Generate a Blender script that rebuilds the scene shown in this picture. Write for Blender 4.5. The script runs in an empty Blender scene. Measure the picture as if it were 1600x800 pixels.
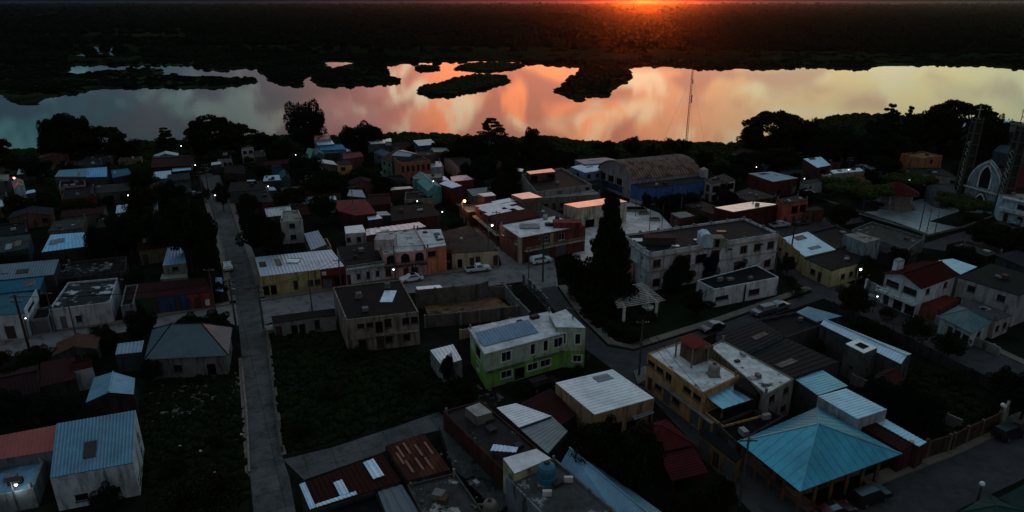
import bpy, math, random
import numpy as np
from mathutils import Vector, Matrix
from mathutils.geometry import tessellate_polygon
R = math.radians
SC = bpy.context.scene
COL = SC.collection
random.seed(7)
RNG = np.random.default_rng(11)

# ------------------------------------------------------------------ camera
CAM_H = 50.0
F = 1067.0
PITCH = math.atan(397.5 / F)
cam = bpy.data.cameras.new("camera")
cam.sensor_fit = 'HORIZONTAL'
cam.sensor_width = 36.0
cam.lens = 36.0 * F / 1600.0
cam.clip_start = 0.5
cam.clip_end = 60000
cam_ob = bpy.data.objects.new("camera", cam)
COL.objects.link(cam_ob)
cam_ob.location = (0, 0, CAM_H)
cam_ob.rotation_euler = (math.pi / 2 - PITCH, 0, 0)
SC.camera = cam_ob

# ------------------------------------------------------------------ sky and sun
SUN_AZ, SUN_EL = R(10.45), R(0.8)
w = bpy.data.worlds.new("World")
SC.world = w
w.use_nodes = True
NT = w.node_tree
NT.nodes.clear()
def wn(t, **k):
    n = NT.nodes.new(t)
    for a, b in k.items():
        setattr(n, a, b)
    return n
def wl(a, b):
    NT.links.new(a, b)
def wmath(op, a, b=None, c=None):
    n = wn('ShaderNodeMath', operation=op)
    for i, v in enumerate((a, b, c)):
        if v is None: continue
        if isinstance(v, (int, float)): n.inputs[i].default_value = v
        else: wl(v, n.inputs[i])
    return n.outputs[0]
def wsmooth(v, a, b):
    n = wn('ShaderNodeMapRange', interpolation_type='SMOOTHSTEP')
    wl(v, n.inputs[0]); n.inputs[1].default_value = a; n.inputs[2].default_value = b
    return n.outputs[0]
def ramp(v, stops):
    n = wn('ShaderNodeValToRGB')
    e = n.color_ramp.elements
    while len(e) > 1: e.remove(e[-1])
    for i, (p, c) in enumerate(stops):
        if i == 0: e[0].position = p; el = e[0]
        else: el = e.new(p)
        el.color = (*c, 1)
    n.color_ramp.interpolation = 'EASE'
    wl(v, n.inputs[0])
    return n.outputs[0]
def wmix(f, a, b, mode='MIX'):
    n = wn('ShaderNodeMix', data_type='RGBA', blend_type=mode)
    if isinstance(f, (int, float)): n.inputs[0].default_value = f
    else: wl(f, n.inputs[0])
    wl(a, n.inputs[6]) if not isinstance(a, tuple) else setattr(n.inputs[6], 'default_value', (*a, 1))
    wl(b, n.inputs[7]) if not isinstance(b, tuple) else setattr(n.inputs[7], 'default_value', (*b, 1))
    return n.outputs[2]
tc = wn('ShaderNodeTexCoord')
sx = wn('ShaderNodeSeparateXYZ'); wl(tc.outputs['Generated'], sx.inputs[0])
az = wmath('ARCTAN2', sx.outputs[0], sx.outputs[1])            # 0 straight ahead, + to the right
el = wmath('ARCSINE', sx.outputs[2])
azd = wmath('MULTIPLY', az, 180 / math.pi)
eld = wmath('MULTIPLY', el, 180 / math.pi)
azn = wmath('ADD', wmath('DIVIDE', azd, 180.0), 0.5)           # -90..90 deg -> 0..1
def A(d): return d / 180 + 0.5
low = ramp(azn, [(A(-80), (.02, .05, .08)), (A(-36), (.040, .125, .16)), (A(-28), (.055, .105, .135)), (A(-20), (.15, .14, .16)),
                 (A(-12), (.72, .33, .30)), (A(-4), (1.9, .56, .24)), (A(6), (2.1, .66, .28)), (A(13), (1.55, .66, .34)),
                 (A(21), (1.15, .80, .42)), (A(29), (1.0, .88, .45)), (A(38), (.76, .80, .48)), (A(60), (.14, .20, .22)), (A(85), (.03, .06, .08))])
gap = ramp(azn, [(A(-80), (.03, .09, .12)), (A(-36), (.09, .25, .27)), (A(-22), (.22, .29, .28)), (A(-10), (1.35, 1.12, .74)),
                 (A(8), (1.8, 1.15, .66)), (A(24), (1.1, .98, .60)), (A(38), (.62, .72, .50)), (A(70), (.08, .14, .16))])
rose = ramp(azn, [(A(-80), (.02, .05, .08)), (A(-36), (.04, .07, .11)), (A(-20), (.14, .14, .155)), (A(-6), (.85, .30, .22)),
                  (A(10), (1.0, .36, .24)), (A(24), (.80, .55, .36)), (A(38), (.58, .56, .38)), (A(70), (.06, .09, .11))])
mid = ramp(azn, [(A(-85), (.05, .14, .21)), (A(-40), (.09, .27, .38)), (A(-20), (.24, .38, .48)), (A(0), (.50, .52, .60)),
                 (A(14), (.52, .52, .58)), (A(26), (.24, .47, .58)), (A(45), (.10, .36, .50)), (A(85), (.05, .15, .22))])
# cloud pattern on an (azimuth, elevation) sheet
cv = wn('ShaderNodeCombineXYZ')
wl(wmath('MULTIPLY', azd, 0.075), cv.inputs[0]); wl(wmath('MULTIPLY', eld, 0.11), cv.inputs[1]); cv.inputs[2].default_value = 3.7
n1 = wn('ShaderNodeTexNoise'); wl(cv.outputs[0], n1.inputs['Vector']); n1.inputs['Scale'].default_value = 2.9
n1.inputs['Detail'].default_value = 7; n1.inputs['Roughness'].default_value = .62; n1.inputs['Distortion'].default_value = .5
cv2 = wn('ShaderNodeCombineXYZ')
wl(wmath('MULTIPLY', azd, 0.10), cv2.inputs[0]); wl(wmath('MULTIPLY', eld, 0.16), cv2.inputs[1]); cv2.inputs[2].default_value = 9.1
n2 = wn('ShaderNodeTexNoise'); wl(cv2.outputs[0], n2.inputs['Vector']); n2.inputs['Scale'].default_value = 1.7
n2.inputs['Detail'].default_value = 4; n2.inputs['Distortion'].default_value = .8
c1 = wsmooth(n1.outputs[0], .49, .62)
c2 = wsmooth(n2.outputs[0], .49, .62)
lowc = wmix(wmath('MULTIPLY', c1, .95), low, gap)
lowc = wmix(wmath('MULTIPLY', c2, .9), lowc, rose)
hi = wn('ShaderNodeMix', data_type='RGBA')
midc = wmix(wsmooth(eld, 30, 75), mid, (.30, .35, .385))
n3 = wn('ShaderNodeTexNoise'); wl(tc.outputs['Generated'], n3.inputs['Vector']); n3.inputs['Scale'].default_value = 2.6
n3.inputs['Detail'].default_value = 5
midc = wmix(wmath('MULTIPLY', wsmooth(n3.outputs[0], .4, .65), .55), midc, wmix(1.0, midc, (1.55, 1.5, 1.5), 'MULTIPLY'))
col = wmix(wsmooth(eld, 12.0, 22), lowc, midc)
# the half of the sky behind the camera is already dark blue
back = wsmooth(wmath('ABSOLUTE', azd), 75, 115)
col = wmix(back, col, (.165, .18, .195))
# dark bank of cloud and murk on the horizon, glowing round the sun
d = wn('ShaderNodeVectorMath', operation='DOT_PRODUCT'); wl(tc.outputs['Generated'], d.inputs[0])
d.inputs[1].default_value = (math.sin(SUN_AZ), math.cos(SUN_AZ), 0.004)
ang = wmath('MULTIPLY', wmath('ARCCOSINE', wmath('MINIMUM', d.outputs['Value'], .999999)), 180 / math.pi)
murk = ramp(azn, [(A(-60), (.002, .006, .009)), (A(-22), (.004, .008, .012)), (A(-10), (.018, .012, .02)), (A(0), (.10, .022, .03)), (A(6), (.20, .028, .034)),
                  (A(14), (.20, .028, .032)), (A(21), (.06, .022, .03)), (A(32), (.014, .016, .018)), (A(70), (.004, .008, .012))])
col = wmix(wsmooth(eld, 1.6, 4.6), murk, col)
g1 = wmath('POWER', 2.718, wmath('MULTIPLY', wmath('MULTIPLY', ang, ang), -1 / (.8 ** 2)))
g2 = wmath('POWER', 2.718, wmath('MULTIPLY', wmath('MULTIPLY', ang, ang), -1 / (2.2 ** 2)))
gc = wmix(1.0, wmix(g1, (0, 0, 0), (1.3, .10, .004)), wmix(g2, (0, 0, 0), (.42, .016, .002)), 'ADD')
col = wmix(1.0, col, gc, 'ADD')
sky = wn('ShaderNodeTexSky', sky_type='NISHITA')
sky.sun_disc = False
sky.sun_elevation = SUN_EL
sky.sun_rotation = SUN_AZ
sky.air_density = 1.4; sky.dust_density = 3.0; sky.ozone_density = 2.5
bg1 = wn('ShaderNodeBackground'); wl(sky.outputs[0], bg1.inputs[0]); wl(wmath('MULTIPLY', wmath('SUBTRACT', 1.0, wmath('MULTIPLY', wsmooth(wmath('SUBTRACT', 12.0, eld), 0, 9), .96)), .05), bg1.inputs[1])
bg2 = wn('ShaderNodeBackground'); wl(col, bg2.inputs[0]); bg2.inputs[1].default_value = 1.0
ad = wn('ShaderNodeAddShader'); wl(bg1.outputs[0], ad.inputs[0]); wl(bg2.outputs[0], ad.inputs[1])
wo = wn('ShaderNodeOutputWorld'); wl(ad.outputs[0], wo.inputs[0])
NT.nodes.remove(hi)

sun = bpy.data.lights.new("sun", 'SUN')
sun.energy = 0.42
sun.color = (1.0, .11, .012)
sun.angle = R(0.6)
sun_ob = bpy.data.objects.new("sun", sun)
COL.objects.link(sun_ob)
sun_ob.location = (0, 300, 200)
sdir = Vector((math.sin(SUN_AZ) * math.cos(SUN_EL), math.cos(SUN_AZ) * math.cos(SUN_EL), math.sin(SUN_EL)))
sun_ob.rotation_euler = sdir.to_track_quat('Z', 'Y').to_euler()

SC.view_settings.view_transform = 'Standard'
SC.view_settings.look = 'None'
SC.view_settings.exposure = 0.0
SC.view_settings.gamma = 1.0
SC.render.engine = 'CYCLES'
cy = SC.cycles
cy.use_denoising = True
cy.max_bounces = 4; cy.diffuse_bounces = 2; cy.glossy_bounces = 3; cy.volume_bounces = 0; cy.transmission_bounces = 2
cy.sample_clamp_indirect = 3.0
cy.use_adaptive_sampling = True; cy.adaptive_threshold = 0.01

# ------------------------------------------------------------------ helpers
CP, SP = math.cos(PITCH), math.sin(PITCH)
def P(x, y, z=0.0):
    """point of the plane at height z seen at photo position (x, y)"""
    u, v = (x - 800) / F, (400 - y) / F
    d = Vector((u, CP + v * SP, -SP + v * CP))
    t = (z - CAM_H) / d.z
    return Vector((d.x * t, d.y * t, z))

def lin(c):
    return tuple(((v / 255) / 12.92 if v / 255 <= .04045 else ((v / 255 + .055) / 1.055) ** 2.4) for v in c)

MATS = {}
def M(name, col, rough=.85, metal=0.0, var=.35, scale=.6, stain=None, bump=0.0, spec=.3, emit=None, low=None):
    if name in MATS: return MATS[name]
    m = bpy.data.materials.new(name); MATS[name] = m
    m.use_nodes = True
    nt = m.node_tree; b = nt.nodes['Principled BSDF']
    b.inputs['Roughness'].default_value = rough
    b.inputs['Metallic'].default_value = metal
    b.inputs['Specular IOR Level'].default_value = spec
    if emit:
        b.inputs['Base Color'].default_value = (0, 0, 0, 1)
        b.inputs['Emission Color'].default_value = (*emit[0], 1); b.inputs['Emission Strength'].default_value = emit[1]
        return m
    g = nt.nodes.new('ShaderNodeNewGeometry')
    n = nt.nodes.new('ShaderNodeTexNoise'); n.inputs['Scale'].default_value = scale; n.inputs['Detail'].default_value = 6
    n.inputs['Roughness'].default_value = .62
    nt.links.new(g.outputs['Position'], n.inputs['Vector'])
    r = nt.nodes.new('ShaderNodeValToRGB')
    r.color_ramp.elements[0].position = .3; r.color_ramp.elements[1].position = .7
    r.color_ramp.elements[0].color = (*[c * (1 - var) for c in col], 1)
    r.color_ramp.elements[1].color = (*[min(1, c * (1 + var * .6)) for c in col], 1)
    nt.links.new(n.outputs[0], r.inputs[0])
    out = r.outputs[0]
    if low:      # a wall painted in another colour up to the first floor
        sp_ = nt.nodes.new('ShaderNodeSeparateXYZ'); nt.links.new(g.outputs['Position'], sp_.inputs[0])
        lt = nt.nodes.new('ShaderNodeMath'); lt.operation = 'LESS_THAN'; nt.links.new(sp_.outputs[2], lt.inputs[0]); lt.inputs[1].default_value = low[1]
        ml = nt.nodes.new('ShaderNodeMix'); ml.data_type = 'RGBA'; nt.links.new(lt.outputs[0], ml.inputs[0]); nt.links.new(out, ml.inputs[6]); ml.inputs[7].default_value = (*low[0], 1)
        out = ml.outputs[2]
    for st in (stain or []):
        sc_, c_, lo, hi_, stretch = st
        n2 = nt.nodes.new('ShaderNodeTexNoise'); n2.inputs['Scale'].default_value = sc_; n2.inputs['Detail'].default_value = 7
        n2.inputs['Roughness'].default_value = .7
        mp = nt.nodes.new('ShaderNodeMapping'); mp.inputs['Scale'].default_value = stretch
        mp.inputs['Location'].default_value = (sc_ * 3.1, 1.7, len(name))
        nt.links.new(g.outputs['Position'], mp.inputs[0]); nt.links.new(mp.outputs[0], n2.inputs['Vector'])
        mr = nt.nodes.new('ShaderNodeMapRange'); mr.inputs[1].default_value = lo; mr.inputs[2].default_value = hi_
        nt.links.new(n2.outputs[0], mr.inputs[0])
        mx = nt.nodes.new('ShaderNodeMix'); mx.data_type = 'RGBA'
        nt.links.new(mr.outputs[0], mx.inputs[0]); nt.links.new(out, mx.inputs[6]); mx.inputs[7].default_value = (*c_, 1)
        out = mx.outputs[2]
    nt.links.new(out, b.inputs['Base Color'])
    if bump:
        bn = nt.nodes.new('ShaderNodeBump'); bn.inputs['Strength'].default_value = bump; bn.inputs['Distance'].default_value = .1
        nb = nt.nodes.new('ShaderNodeTexNoise'); nb.inputs['Scale'].default_value = scale * 6; nb.inputs['Detail'].default_value = 5
        nt.links.new(g.outputs['Position'], nb.inputs['Vector'])
        nt.links.new(nb.outputs[0], bn.inputs['Height']); nt.links.new(bn.outputs[0], b.inputs['Normal'])
    return m

V = (1, 1, .18)     # drips that run down a wall
def wallm(rgb, dirt=.5, low=None, zs=2.8):
    k = "wall_%d_%d_%d" % rgb
    c = lin(rgb); Y = .25 * c[0] + .6 * c[1] + .15 * c[2]; c = tuple(min(.8, (x * .68 + Y * .32) * 1.3 + .004) for x in c)
    d = tuple(x * .22 + .004 for x in c)
    if low: k += '_two_tone'
    return M(k, c, .92, 0, .22, .5, low=(tuple(x * .85 + .02 for x in lin(low)), zs) if low else None, stain=[(1.3, d, .52 - dirt * .06, .72 - dirt * .1, V), (.35, tuple(x * .6 for x in c), .5, .7, (1, 1, 1))], bump=.15, spec=.05)
def sheetm(rgb, rough=.42, metal=.55, rust=0.0, name='sheet'):
    k = "%s_%d_%d_%d_%d" % (name, *rgb, int(rust * 10))
    c = lin(rgb)
    st = [(.25, tuple(x * .6 for x in c), .48, .75, (1, 1, 1)), (1.6, tuple(x * .55 + .01 for x in c), .58, .8, (1, .2, 1))]
    if rust: st.append((.7, (.075, .028, .016), .62 - rust * .22, .72 - rust * .15, (1, .35, 1)))
    dk = sum(rgb) < 260
    return M(k, c, max(rough, .7) if dk else rough, 0 if dk else metal, .16, .8, stain=st, spec=.06 if dk else .4)
def slabm(rgb, patch=None, amt=.5, name='slab'):
    k = "%s_%d_%d_%d_%s" % (name, *rgb, patch)
    c = lin(rgb)
    st = [(.5, tuple(x * .45 for x in c), .45, .7, (1, 1, 1))]
    if patch: st.append((.42, lin(patch), .66 - amt * .25, .70 - amt * .2, (1, 1, 1)))
    st.append((2.2, tuple(x * .4 for x in c), .6, .75, (1, 1, 1)))
    return M(k, c, .75, 0, .3, 1.2, stain=st, bump=.2, spec=.06 if sum(rgb) < 300 else .25)

GLASS = M('window_glass', (.012, .014, .018), .12, 0, .2, 3, spec=.6)
DARKIN = M('dark_opening', (.008, .008, .009), .9, 0, .2, 1, spec=.05)
FRAME_W = M('white_window_frame', (.45, .45, .44), .6, 0, .1, 2)
FRAME_D = M('dark_window_frame', (.035, .03, .028), .6, 0, .2, 2)
DOORM = M('brown_metal_door', (.05, .032, .024), .55, 0, .3, 2)
SHUT = M('grey_roller_shutter', (.14, .14, .15), .5, .4, .2, 2)
STEEL = M('galvanised_steel', (.16, .17, .18), .5, .6, .3, 3)
POLE = M('concrete_pole', (.055, .055, .052), .9, 0, .3, 3)
BLACK = M('black_rubber', (.012, .012, .012), .8, 0, .2, 3)
CONC = M('bare_concrete', (.16, .155, .145), .9, 0, .35, .9, stain=[(.8, (.05, .05, .045), .5, .72, V)], bump=.3, spec=.2)
BLOCK = M('bare_blockwork', (.11, .10, .088), .95, 0, .4, 1.3, stain=[(.6, (.035, .033, .028), .48, .66, V)], bump=.5, spec=.1)
BRICK = M('weathered_brick', (.12, .045, .03), .95, 0, .35, 1.5, stain=[(.6, (.03, .018, .014), .5, .7, V)], bump=.4, spec=.1)

PATCHM = [sheetm((104, 116, 124), .5, .3), sheetm((96, 88, 82), .7, .1, rust=.8), sheetm((88, 100, 108), .5, .4), sheetm((60, 56, 54), .7, 0, rust=.6)]
CLUTM = [M('pale_clutter', (.28, .28, .28), .7, 0, .4, 3), M('rusty_clutter', (.07, .035, .022), .9, 0, .4, 3), M('dark_clutter', (.02, .02, .022), .8, 0, .4, 3), M('grey_clutter', (.13, .13, .13), .8, 0, .4, 3)]
class MB:
    def __init__(s): s.v, s.f, s.m = [], [], []
    def face(s, pts, mi=0):
        i = len(s.v); s.v += [tuple(p) for p in pts]; s.f.append(tuple(range(i, i + len(pts)))); s.m.append(mi)
    def box8(s, b, t, mi=0):
        i = len(s.v); s.v += [tuple(p) for p in b] + [tuple(p) for p in t]
        n = len(b)
        s.f.append(tuple(range(i + n - 1, i - 1, -1))); s.f.append(tuple(range(i + n, i + 2 * n)))
        for k in range(n):
            j = (k + 1) % n
            s.f.append((i + k, i + j, i + n + j, i + n + k))
        s.m += [mi] * (n + 2)
    def box(s, x0, x1, y0, y1, z0, z1, mi=0):
        q = [(x0, y0), (x1, y0), (x1, y1), (x0, y1)]
        s.box8([(a, b, z0) for a, b in q], [(a, b, z1) for a, b in q], mi)
    def obox(s, o, ux, uy, uz, x, y, z, mi=0):
        """box spanning x, y, z intervals along three unit axes from o"""
        c = lambda a, b, d: o + ux * a + uy * b + uz * d
        q = [(x[0], y[0]), (x[1], y[0]), (x[1], y[1]), (x[0], y[1])]
        s.box8([c(a, b, z[0]) for a, b in q], [c(a, b, z[1]) for a, b in q], mi)
    def tube(s, a, b, r0, r1=None, n=8, mi=0, cap=True):
        r1 = r0 if r1 is None else r1
        a, b = Vector(a), Vector(b); d = (b - a)
        if d.length < 1e-6: return
        d.normalize()
        u = d.orthogonal().normalized(); w_ = d.cross(u)
        i = len(s.v)
        for p, r in ((a, r0), (b, r1)):
            for k in range(n):
                t = 2 * math.pi * k / n
                s.v.append(tuple(p + u * (math.cos(t) * r) + w_ * (math.sin(t) * r)))
        for k in range(n):
            j = (k + 1) % n
            s.f.append((i + k, i + j, i + n + j, i + n + k)); s.m.append(mi)
        if cap:
            s.f.append(tuple(range(i + n - 1, i - 1, -1))); s.f.append(tuple(range(i + n, i + 2 * n))); s.m += [mi, mi]
    def lathe(s, c, prof, n=16, mi=0):
        i = len(s.v); c = Vector(c)
        for r, z in prof:
            for k in range(n):
                t = 2 * math.pi * k / n
                s.v.append((c.x + r * math.cos(t), c.y + r * math.sin(t), c.z + z))
        for q in range(len(prof) - 1):
            for k in range(n):
                j = (k + 1) % n
                s.f.append((i + q * n + k, i + q * n + j, i + (q + 1) * n + j, i + (q + 1) * n + k)); s.m.append(mi)
        s.f.append(tuple(i + (len(prof) - 1) * n + k for k in range(n))); s.m.append(mi)
    def build(s, name, mats, parent=None, origin=None, smooth=False):
        if not isinstance(mats, (list, tuple)): mats = [mats]
        o0 = origin if origin is not None else (wpos(parent) if parent else Vector((0, 0, 0)))
        me = bpy.data.meshes.new(name)
        me.from_pydata([(x - o0[0], y - o0[1], z - o0[2]) for x, y, z in s.v], [], s.f)
        for m in mats: me.materials.append(m)
        if len(mats) > 1: me.polygons.foreach_set('material_index', s.m)
        if smooth: me.polygons.foreach_set('use_smooth', [True] * len(me.polygons))
        me.update()
        ob = bpy.data.objects.new(name, me); COL.objects.link(ob)
        if parent: ob.parent = parent
        else: ob.location = o0
        return ob

def wpos(o):
    p = Vector((0, 0, 0))
    while o: p += o.location; o = o.parent
    return p

USED = {}
FEATS = []
def tag(o, label, cat, group=None):
    if label in USED: print('DUPLICATE LABEL', label)
    USED[label] = 1
    if len(label.split()) > 16: print('LONG LABEL', label)
    o['label'] = label; o['category'] = cat
    if group: o['group'] = group
    return o
def empty(name, loc):
    o = bpy.data.objects.new(name, None); COL.objects.link(o); o.location = loc; o.empty_display_size = .5
    return o
def struct(o, kind='structure'):
    o['kind'] = kind
    return o
def near(pos, k=0):
    fs = sorted(FEATS, key=lambda f: (f[0] - pos[0]) ** 2 + (f[1] - pos[1]) ** 2)
    return fs[k]
def autolabel(desc, pos):
    """say beside which named building the thing stands"""
    nd = len(desc.split())
    fs = sorted((f for f in FEATS if nd + len(f[2].split()) + 4 <= 16), key=lambda f: (f[0] - pos[0]) ** 2 + (f[1] - pos[1]) ** 2)[:40]
    for f in fs:
        dx, dy = pos[0] - f[0], pos[1] - f[1]
        far = dx * dx + dy * dy > 900
        if abs(dy) > abs(dx): rel = ['well behind the'] if far and dy > 0 else ['some way before the'] if far else ['behind the', 'just beyond the'] if dy > 0 else ['in front of the', 'just before the']
        else: rel = (['well right of the'] if far else ['right of the', 'beside the right of the']) if dx > 0 else (['well left of the'] if far else ['left of the', 'beside the left of the'])
        if abs(dx) > 4 and abs(dy) > 4: rel = [('behind and ' if dy > 0 else 'before and ') + ('right of the' if dx > 0 else 'left of the')] + rel if not far else rel
        for r_ in rel:
            l = "%s %s %s" % (desc, r_, f[2])
            if l not in USED and len(l.split()) <= 16: return l
    print('NO LABEL', desc)
    return desc + ' %d' % len(USED)

# ---- sheets and roofs
def sheet(mb, a, b, c, d, ribs='ad', sp=.45, rh=.045, th=.05, mi=0):
    """corrugated metal sheet on the corners a b c d; the ribs run along a-d (or a-b)"""
    a, b, c, d = [Vector(p) for p in (a, b, c, d)]
    if ribs == 'ab': a, b, c, d = b, c, d, a
    n = max(2, int(((a - b).length + (c - d).length) / 2 / sp))
    n = min(n, 90)
    nrm = (b - a).cross(d - a).normalized()
    if nrm.z < 0: nrm = -nrm
    prof = [(0, 0), (.45, 0), (.6, 1), (.85, 1)]
    us = [((i + p) / n, h * rh) for i in range(n) for p, h in prof] + [(1.0, 0)]
    i0 = len(mb.v)
    for u, h in us:
        mb.v.append(tuple(a.lerp(b, u) + nrm * h)); mb.v.append(tuple(d.lerp(c, u) + nrm * h))
    for k in range(len(us) - 1):
        q = i0 + 2 * k
        mb.f.append((q, q + 2, q + 3, q + 1)); mb.m.append(mi)
    lo = [p - nrm * th for p in (a, b, c, d)]
    mb.face([lo[3], lo[2], lo[1], lo[0]], mi)
    for p, q, r_, s_ in ((a, b, lo[1], lo[0]), (b, c, lo[2], lo[1]), (c, d, lo[3], lo[2]), (d, a, lo[0], lo[3])):
        mb.face([q, p, s_, r_], mi)

def slab(mb, pts, th=.12, mi=0):
    pts = [Vector(p) for p in pts]
    mb.box8([p - Vector((0, 0, th)) for p in pts], pts, mi)

def inset(q, d):
    """move the edges of a CCW polygon of 2-D points inwards by d"""
    out = []
    n = len(q)
    for i in range(n):
        p0, p1, p2 = Vector(q[i - 1][:2]), Vector(q[i][:2]), Vector(q[(i + 1) % n][:2])
        e1, e2 = (p1 - p0).normalized(), (p2 - p1).normalized()
        n1, n2 = Vector((-e1.y, e1.x)), Vector((-e2.y, e2.x))
        b = n1 + n2
        k = d / max(.3, (1 + n1.dot(n2)))
        out.append(p1 + b * k)
    return out

SPEC = {'w': (1.25, 1.1, .95), 'W': (1.5, 1.5, .7), 'b': (2.5, 1.15, .9), 'd': (1.0, 2.1, .02), 'D': (1.7, 2.25, .02), 'g': (2.7, 2.25, .02),
        'v': (.55, .5, 1.6), 'o': (2.3, 2.3, .02), 'a': (1.7, 1.8, .5), 'n': (.8, 1.7, .6), 's': (3.4, .8, 1.15), 'O': (2.6, 1.9, .02)}
def facade(wb, root, A2, B2, z0, z1a, z1b, floors, wi=0, trim=None, fr=FRAME_D):
    """wall from A2 to B2 with real openings; floors like 'dww|ww' from the ground up"""
    Av, Bv = Vector((A2[0], A2[1], 0)), Vector((B2[0], B2[1], 0))
    ux = Bv - Av; L = ux.length
    if L < .05: return
    ux.normalize(); un = Vector((ux.y, -ux.x, 0)); uz = Vector((0, 0, 1))
    ops = []
    fl = [f for f in floors.split('|')] if floors else []
    top = min(z1a, z1b) - .05
    if fl:
        fh = (top - z0) / len(fl)
        for k, f in enumerate(fl):
            sw = L / len(f)
            for j, ch in enumerate(f):
                if ch == '.': continue
                w_, h_, s_ = SPEC[ch]
                sc = min(1, fh / 2.65)
                w_ = min(w_, sw * .8); h_ *= sc; s_ *= sc
                if k > 0 and ch in 'do': s_ = .05
                zc = z0 + k * fh + s_
                h_ = min(h_, fh - s_ - .12)
                uc = (j + .5) * sw
                ops.append((uc - w_ / 2, uc + w_ / 2, zc, zc + h_, ch))
    us = sorted({0.0, L, *[o[0] for o in ops], *[o[1] for o in ops]})
    zs = sorted({z0, *[o[2] for o in ops], *[o[3] for o in ops]})
    p = lambda u, z, n=0: Av + ux * u + uz * z + un * n
    def merged(u0, u1, za, zb):
        uc, zc = (u0 + u1) / 2, (za + zb) / 2
        return any(o[0] < uc < o[1] and o[2] < zc < o[3] for o in ops)
    for i in range(len(zs)):
        za = zs[i]
        for j in range(len(us) - 1):
            u0, u1 = us[j], us[j + 1]
            if i + 1 < len(zs):
                if not merged(u0, u1, za, zs[i + 1]): wb.face([p(u0, za), p(u1, za), p(u1, zs[i + 1]), p(u0, zs[i + 1])], wi)
            else:
                t0, t1 = z1a + (z1b - z1a) * u0 / L, z1a + (z1b - z1a) * u1 / L
                wb.face([p(u0, za), p(u1, za), p(u1, t1), p(u0, t0)], wi)
    for (u0, u1, za, zb, ch) in ops:
        dp = -.16
        for q in ([p(u0, za), p(u0, za, dp), p(u1, za, dp), p(u1, za)], [p(u0, zb, dp), p(u0, zb), p(u1, zb), p(u1, zb, dp)],
                  [p(u0, za), p(u0, zb), p(u0, zb, dp), p(u0, za, dp)], [p(u1, zb), p(u1, za), p(u1, za, dp), p(u1, zb, dp)]):
            wb.face(q, wi)
        o = p(u0, za); W_, H_ = u1 - u0, zb - za
        if ch in 'Aa':
            n = 8; cx = W_ / 2; ah = min(W_ / 2, H_ * .55)
            for sgn in (0, 1):
                arc = []
                for k in range(n + 1):
                    t = math.pi / 2 * k / n
                    x = cx - cx * math.cos(t) if sgn == 0 else cx + cx * math.cos(t)
                    arc.append(o + ux * x + uz * (H_ - ah + ah * math.sin(t)) + un * -.03)
                corner = o + ux * (0 if sgn == 0 else W_) + uz * H_ + un * -.03
                for k in range(n):
                    t3 = [corner, arc[k], arc[k + 1]] if sgn == 0 else [corner, arc[k + 1], arc[k]]
                    wb.face(t3, wi)
        if ch in 'wWbvans':
            m = MB(); ft = .07
            ny = (-.12, -.06)
            m.obox(o, ux, un, uz, (0, W_), ny, (0, ft)); m.obox(o, ux, un, uz, (0, W_), ny, (H_ - ft, H_))
            m.obox(o, ux, un, uz, (0, ft), ny, (ft, H_ - ft)); m.obox(o, ux, un, uz, (W_ - ft, W_), ny, (ft, H_ - ft))
            nm = max(1, round(W_ / .75)) - 1
            for k in range(nm):
                x = W_ * (k + 1) / (nm + 1)
                m.obox(o, ux, un, uz, (x - .025, x + .025), (-.11, -.07), (ft, H_ - ft))
            m.obox(o, ux, un, uz, (-.08, W_ + .08), (-.02, .1), (-.08, -.001)) if ch != 'v' else None
            fo = m.build('window', fr, root)
            g = MB(); g.face([o + un * -.1 + ux * .02 + uz * .02, o + un * -.1 + ux * (W_ - .02) + uz * .02, o + un * -.1 + ux * (W_ - .02) + uz * (H_ - .02), o + un * -.1 + ux * .02 + uz * (H_ - .02)])
            g.build('pane', GLASS, fo)
        elif ch in 'dDg':
            m = MB(); m.obox(o, ux, un, uz, (.04, W_ - .04), (-.14, -.09), (0, H_ - .03))
            k_ = 5 if ch == 'g' else 2
            if ch == 'g':
                for k in range(8): m.obox(o, ux, un, uz, (.06, W_ - .06), (-.09, -.07), (H_ * (k + .35) / 8, H_ * (k + .65) / 8))
            else:
                nd = 1 if ch == 'd' else 2
                for k in range(nd): m.obox(o, ux, un, uz, (W_ * k / nd + .14, W_ * (k + 1) / nd - .14), (-.09, -.07), (.2, H_ * .45)); m.obox(o, ux, un, uz, (W_ * k / nd + .14, W_ * (k + 1) / nd - .14), (-.09, -.07), (H_ * .52, H_ - .2))
            m.build('door', SHUT if ch == 'g' else DOORM, root)
        elif ch in 'oO':
            m = MB()   # room behind the open bay, its dimness put into the wall colour
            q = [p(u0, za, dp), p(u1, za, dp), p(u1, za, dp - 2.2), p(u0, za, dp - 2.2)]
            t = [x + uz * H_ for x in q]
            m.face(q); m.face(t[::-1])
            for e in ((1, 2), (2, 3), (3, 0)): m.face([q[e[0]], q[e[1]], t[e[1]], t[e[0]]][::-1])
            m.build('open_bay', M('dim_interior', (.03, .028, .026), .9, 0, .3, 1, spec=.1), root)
        if trim and ch in 'wWbans':
            tw = .12
            m = MB()
            m.obox(o, ux, un, uz, (-tw, 0), (0, .03), (-tw, H_ + tw)); m.obox(o, ux, un, uz, (W_, W_ + tw), (0, .03), (-tw, H_ + tw))
            m.obox(o, ux, un, uz, (0, W_), (0, .03), (H_, H_ + tw))
            m.build('window_surround', trim, root)

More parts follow.
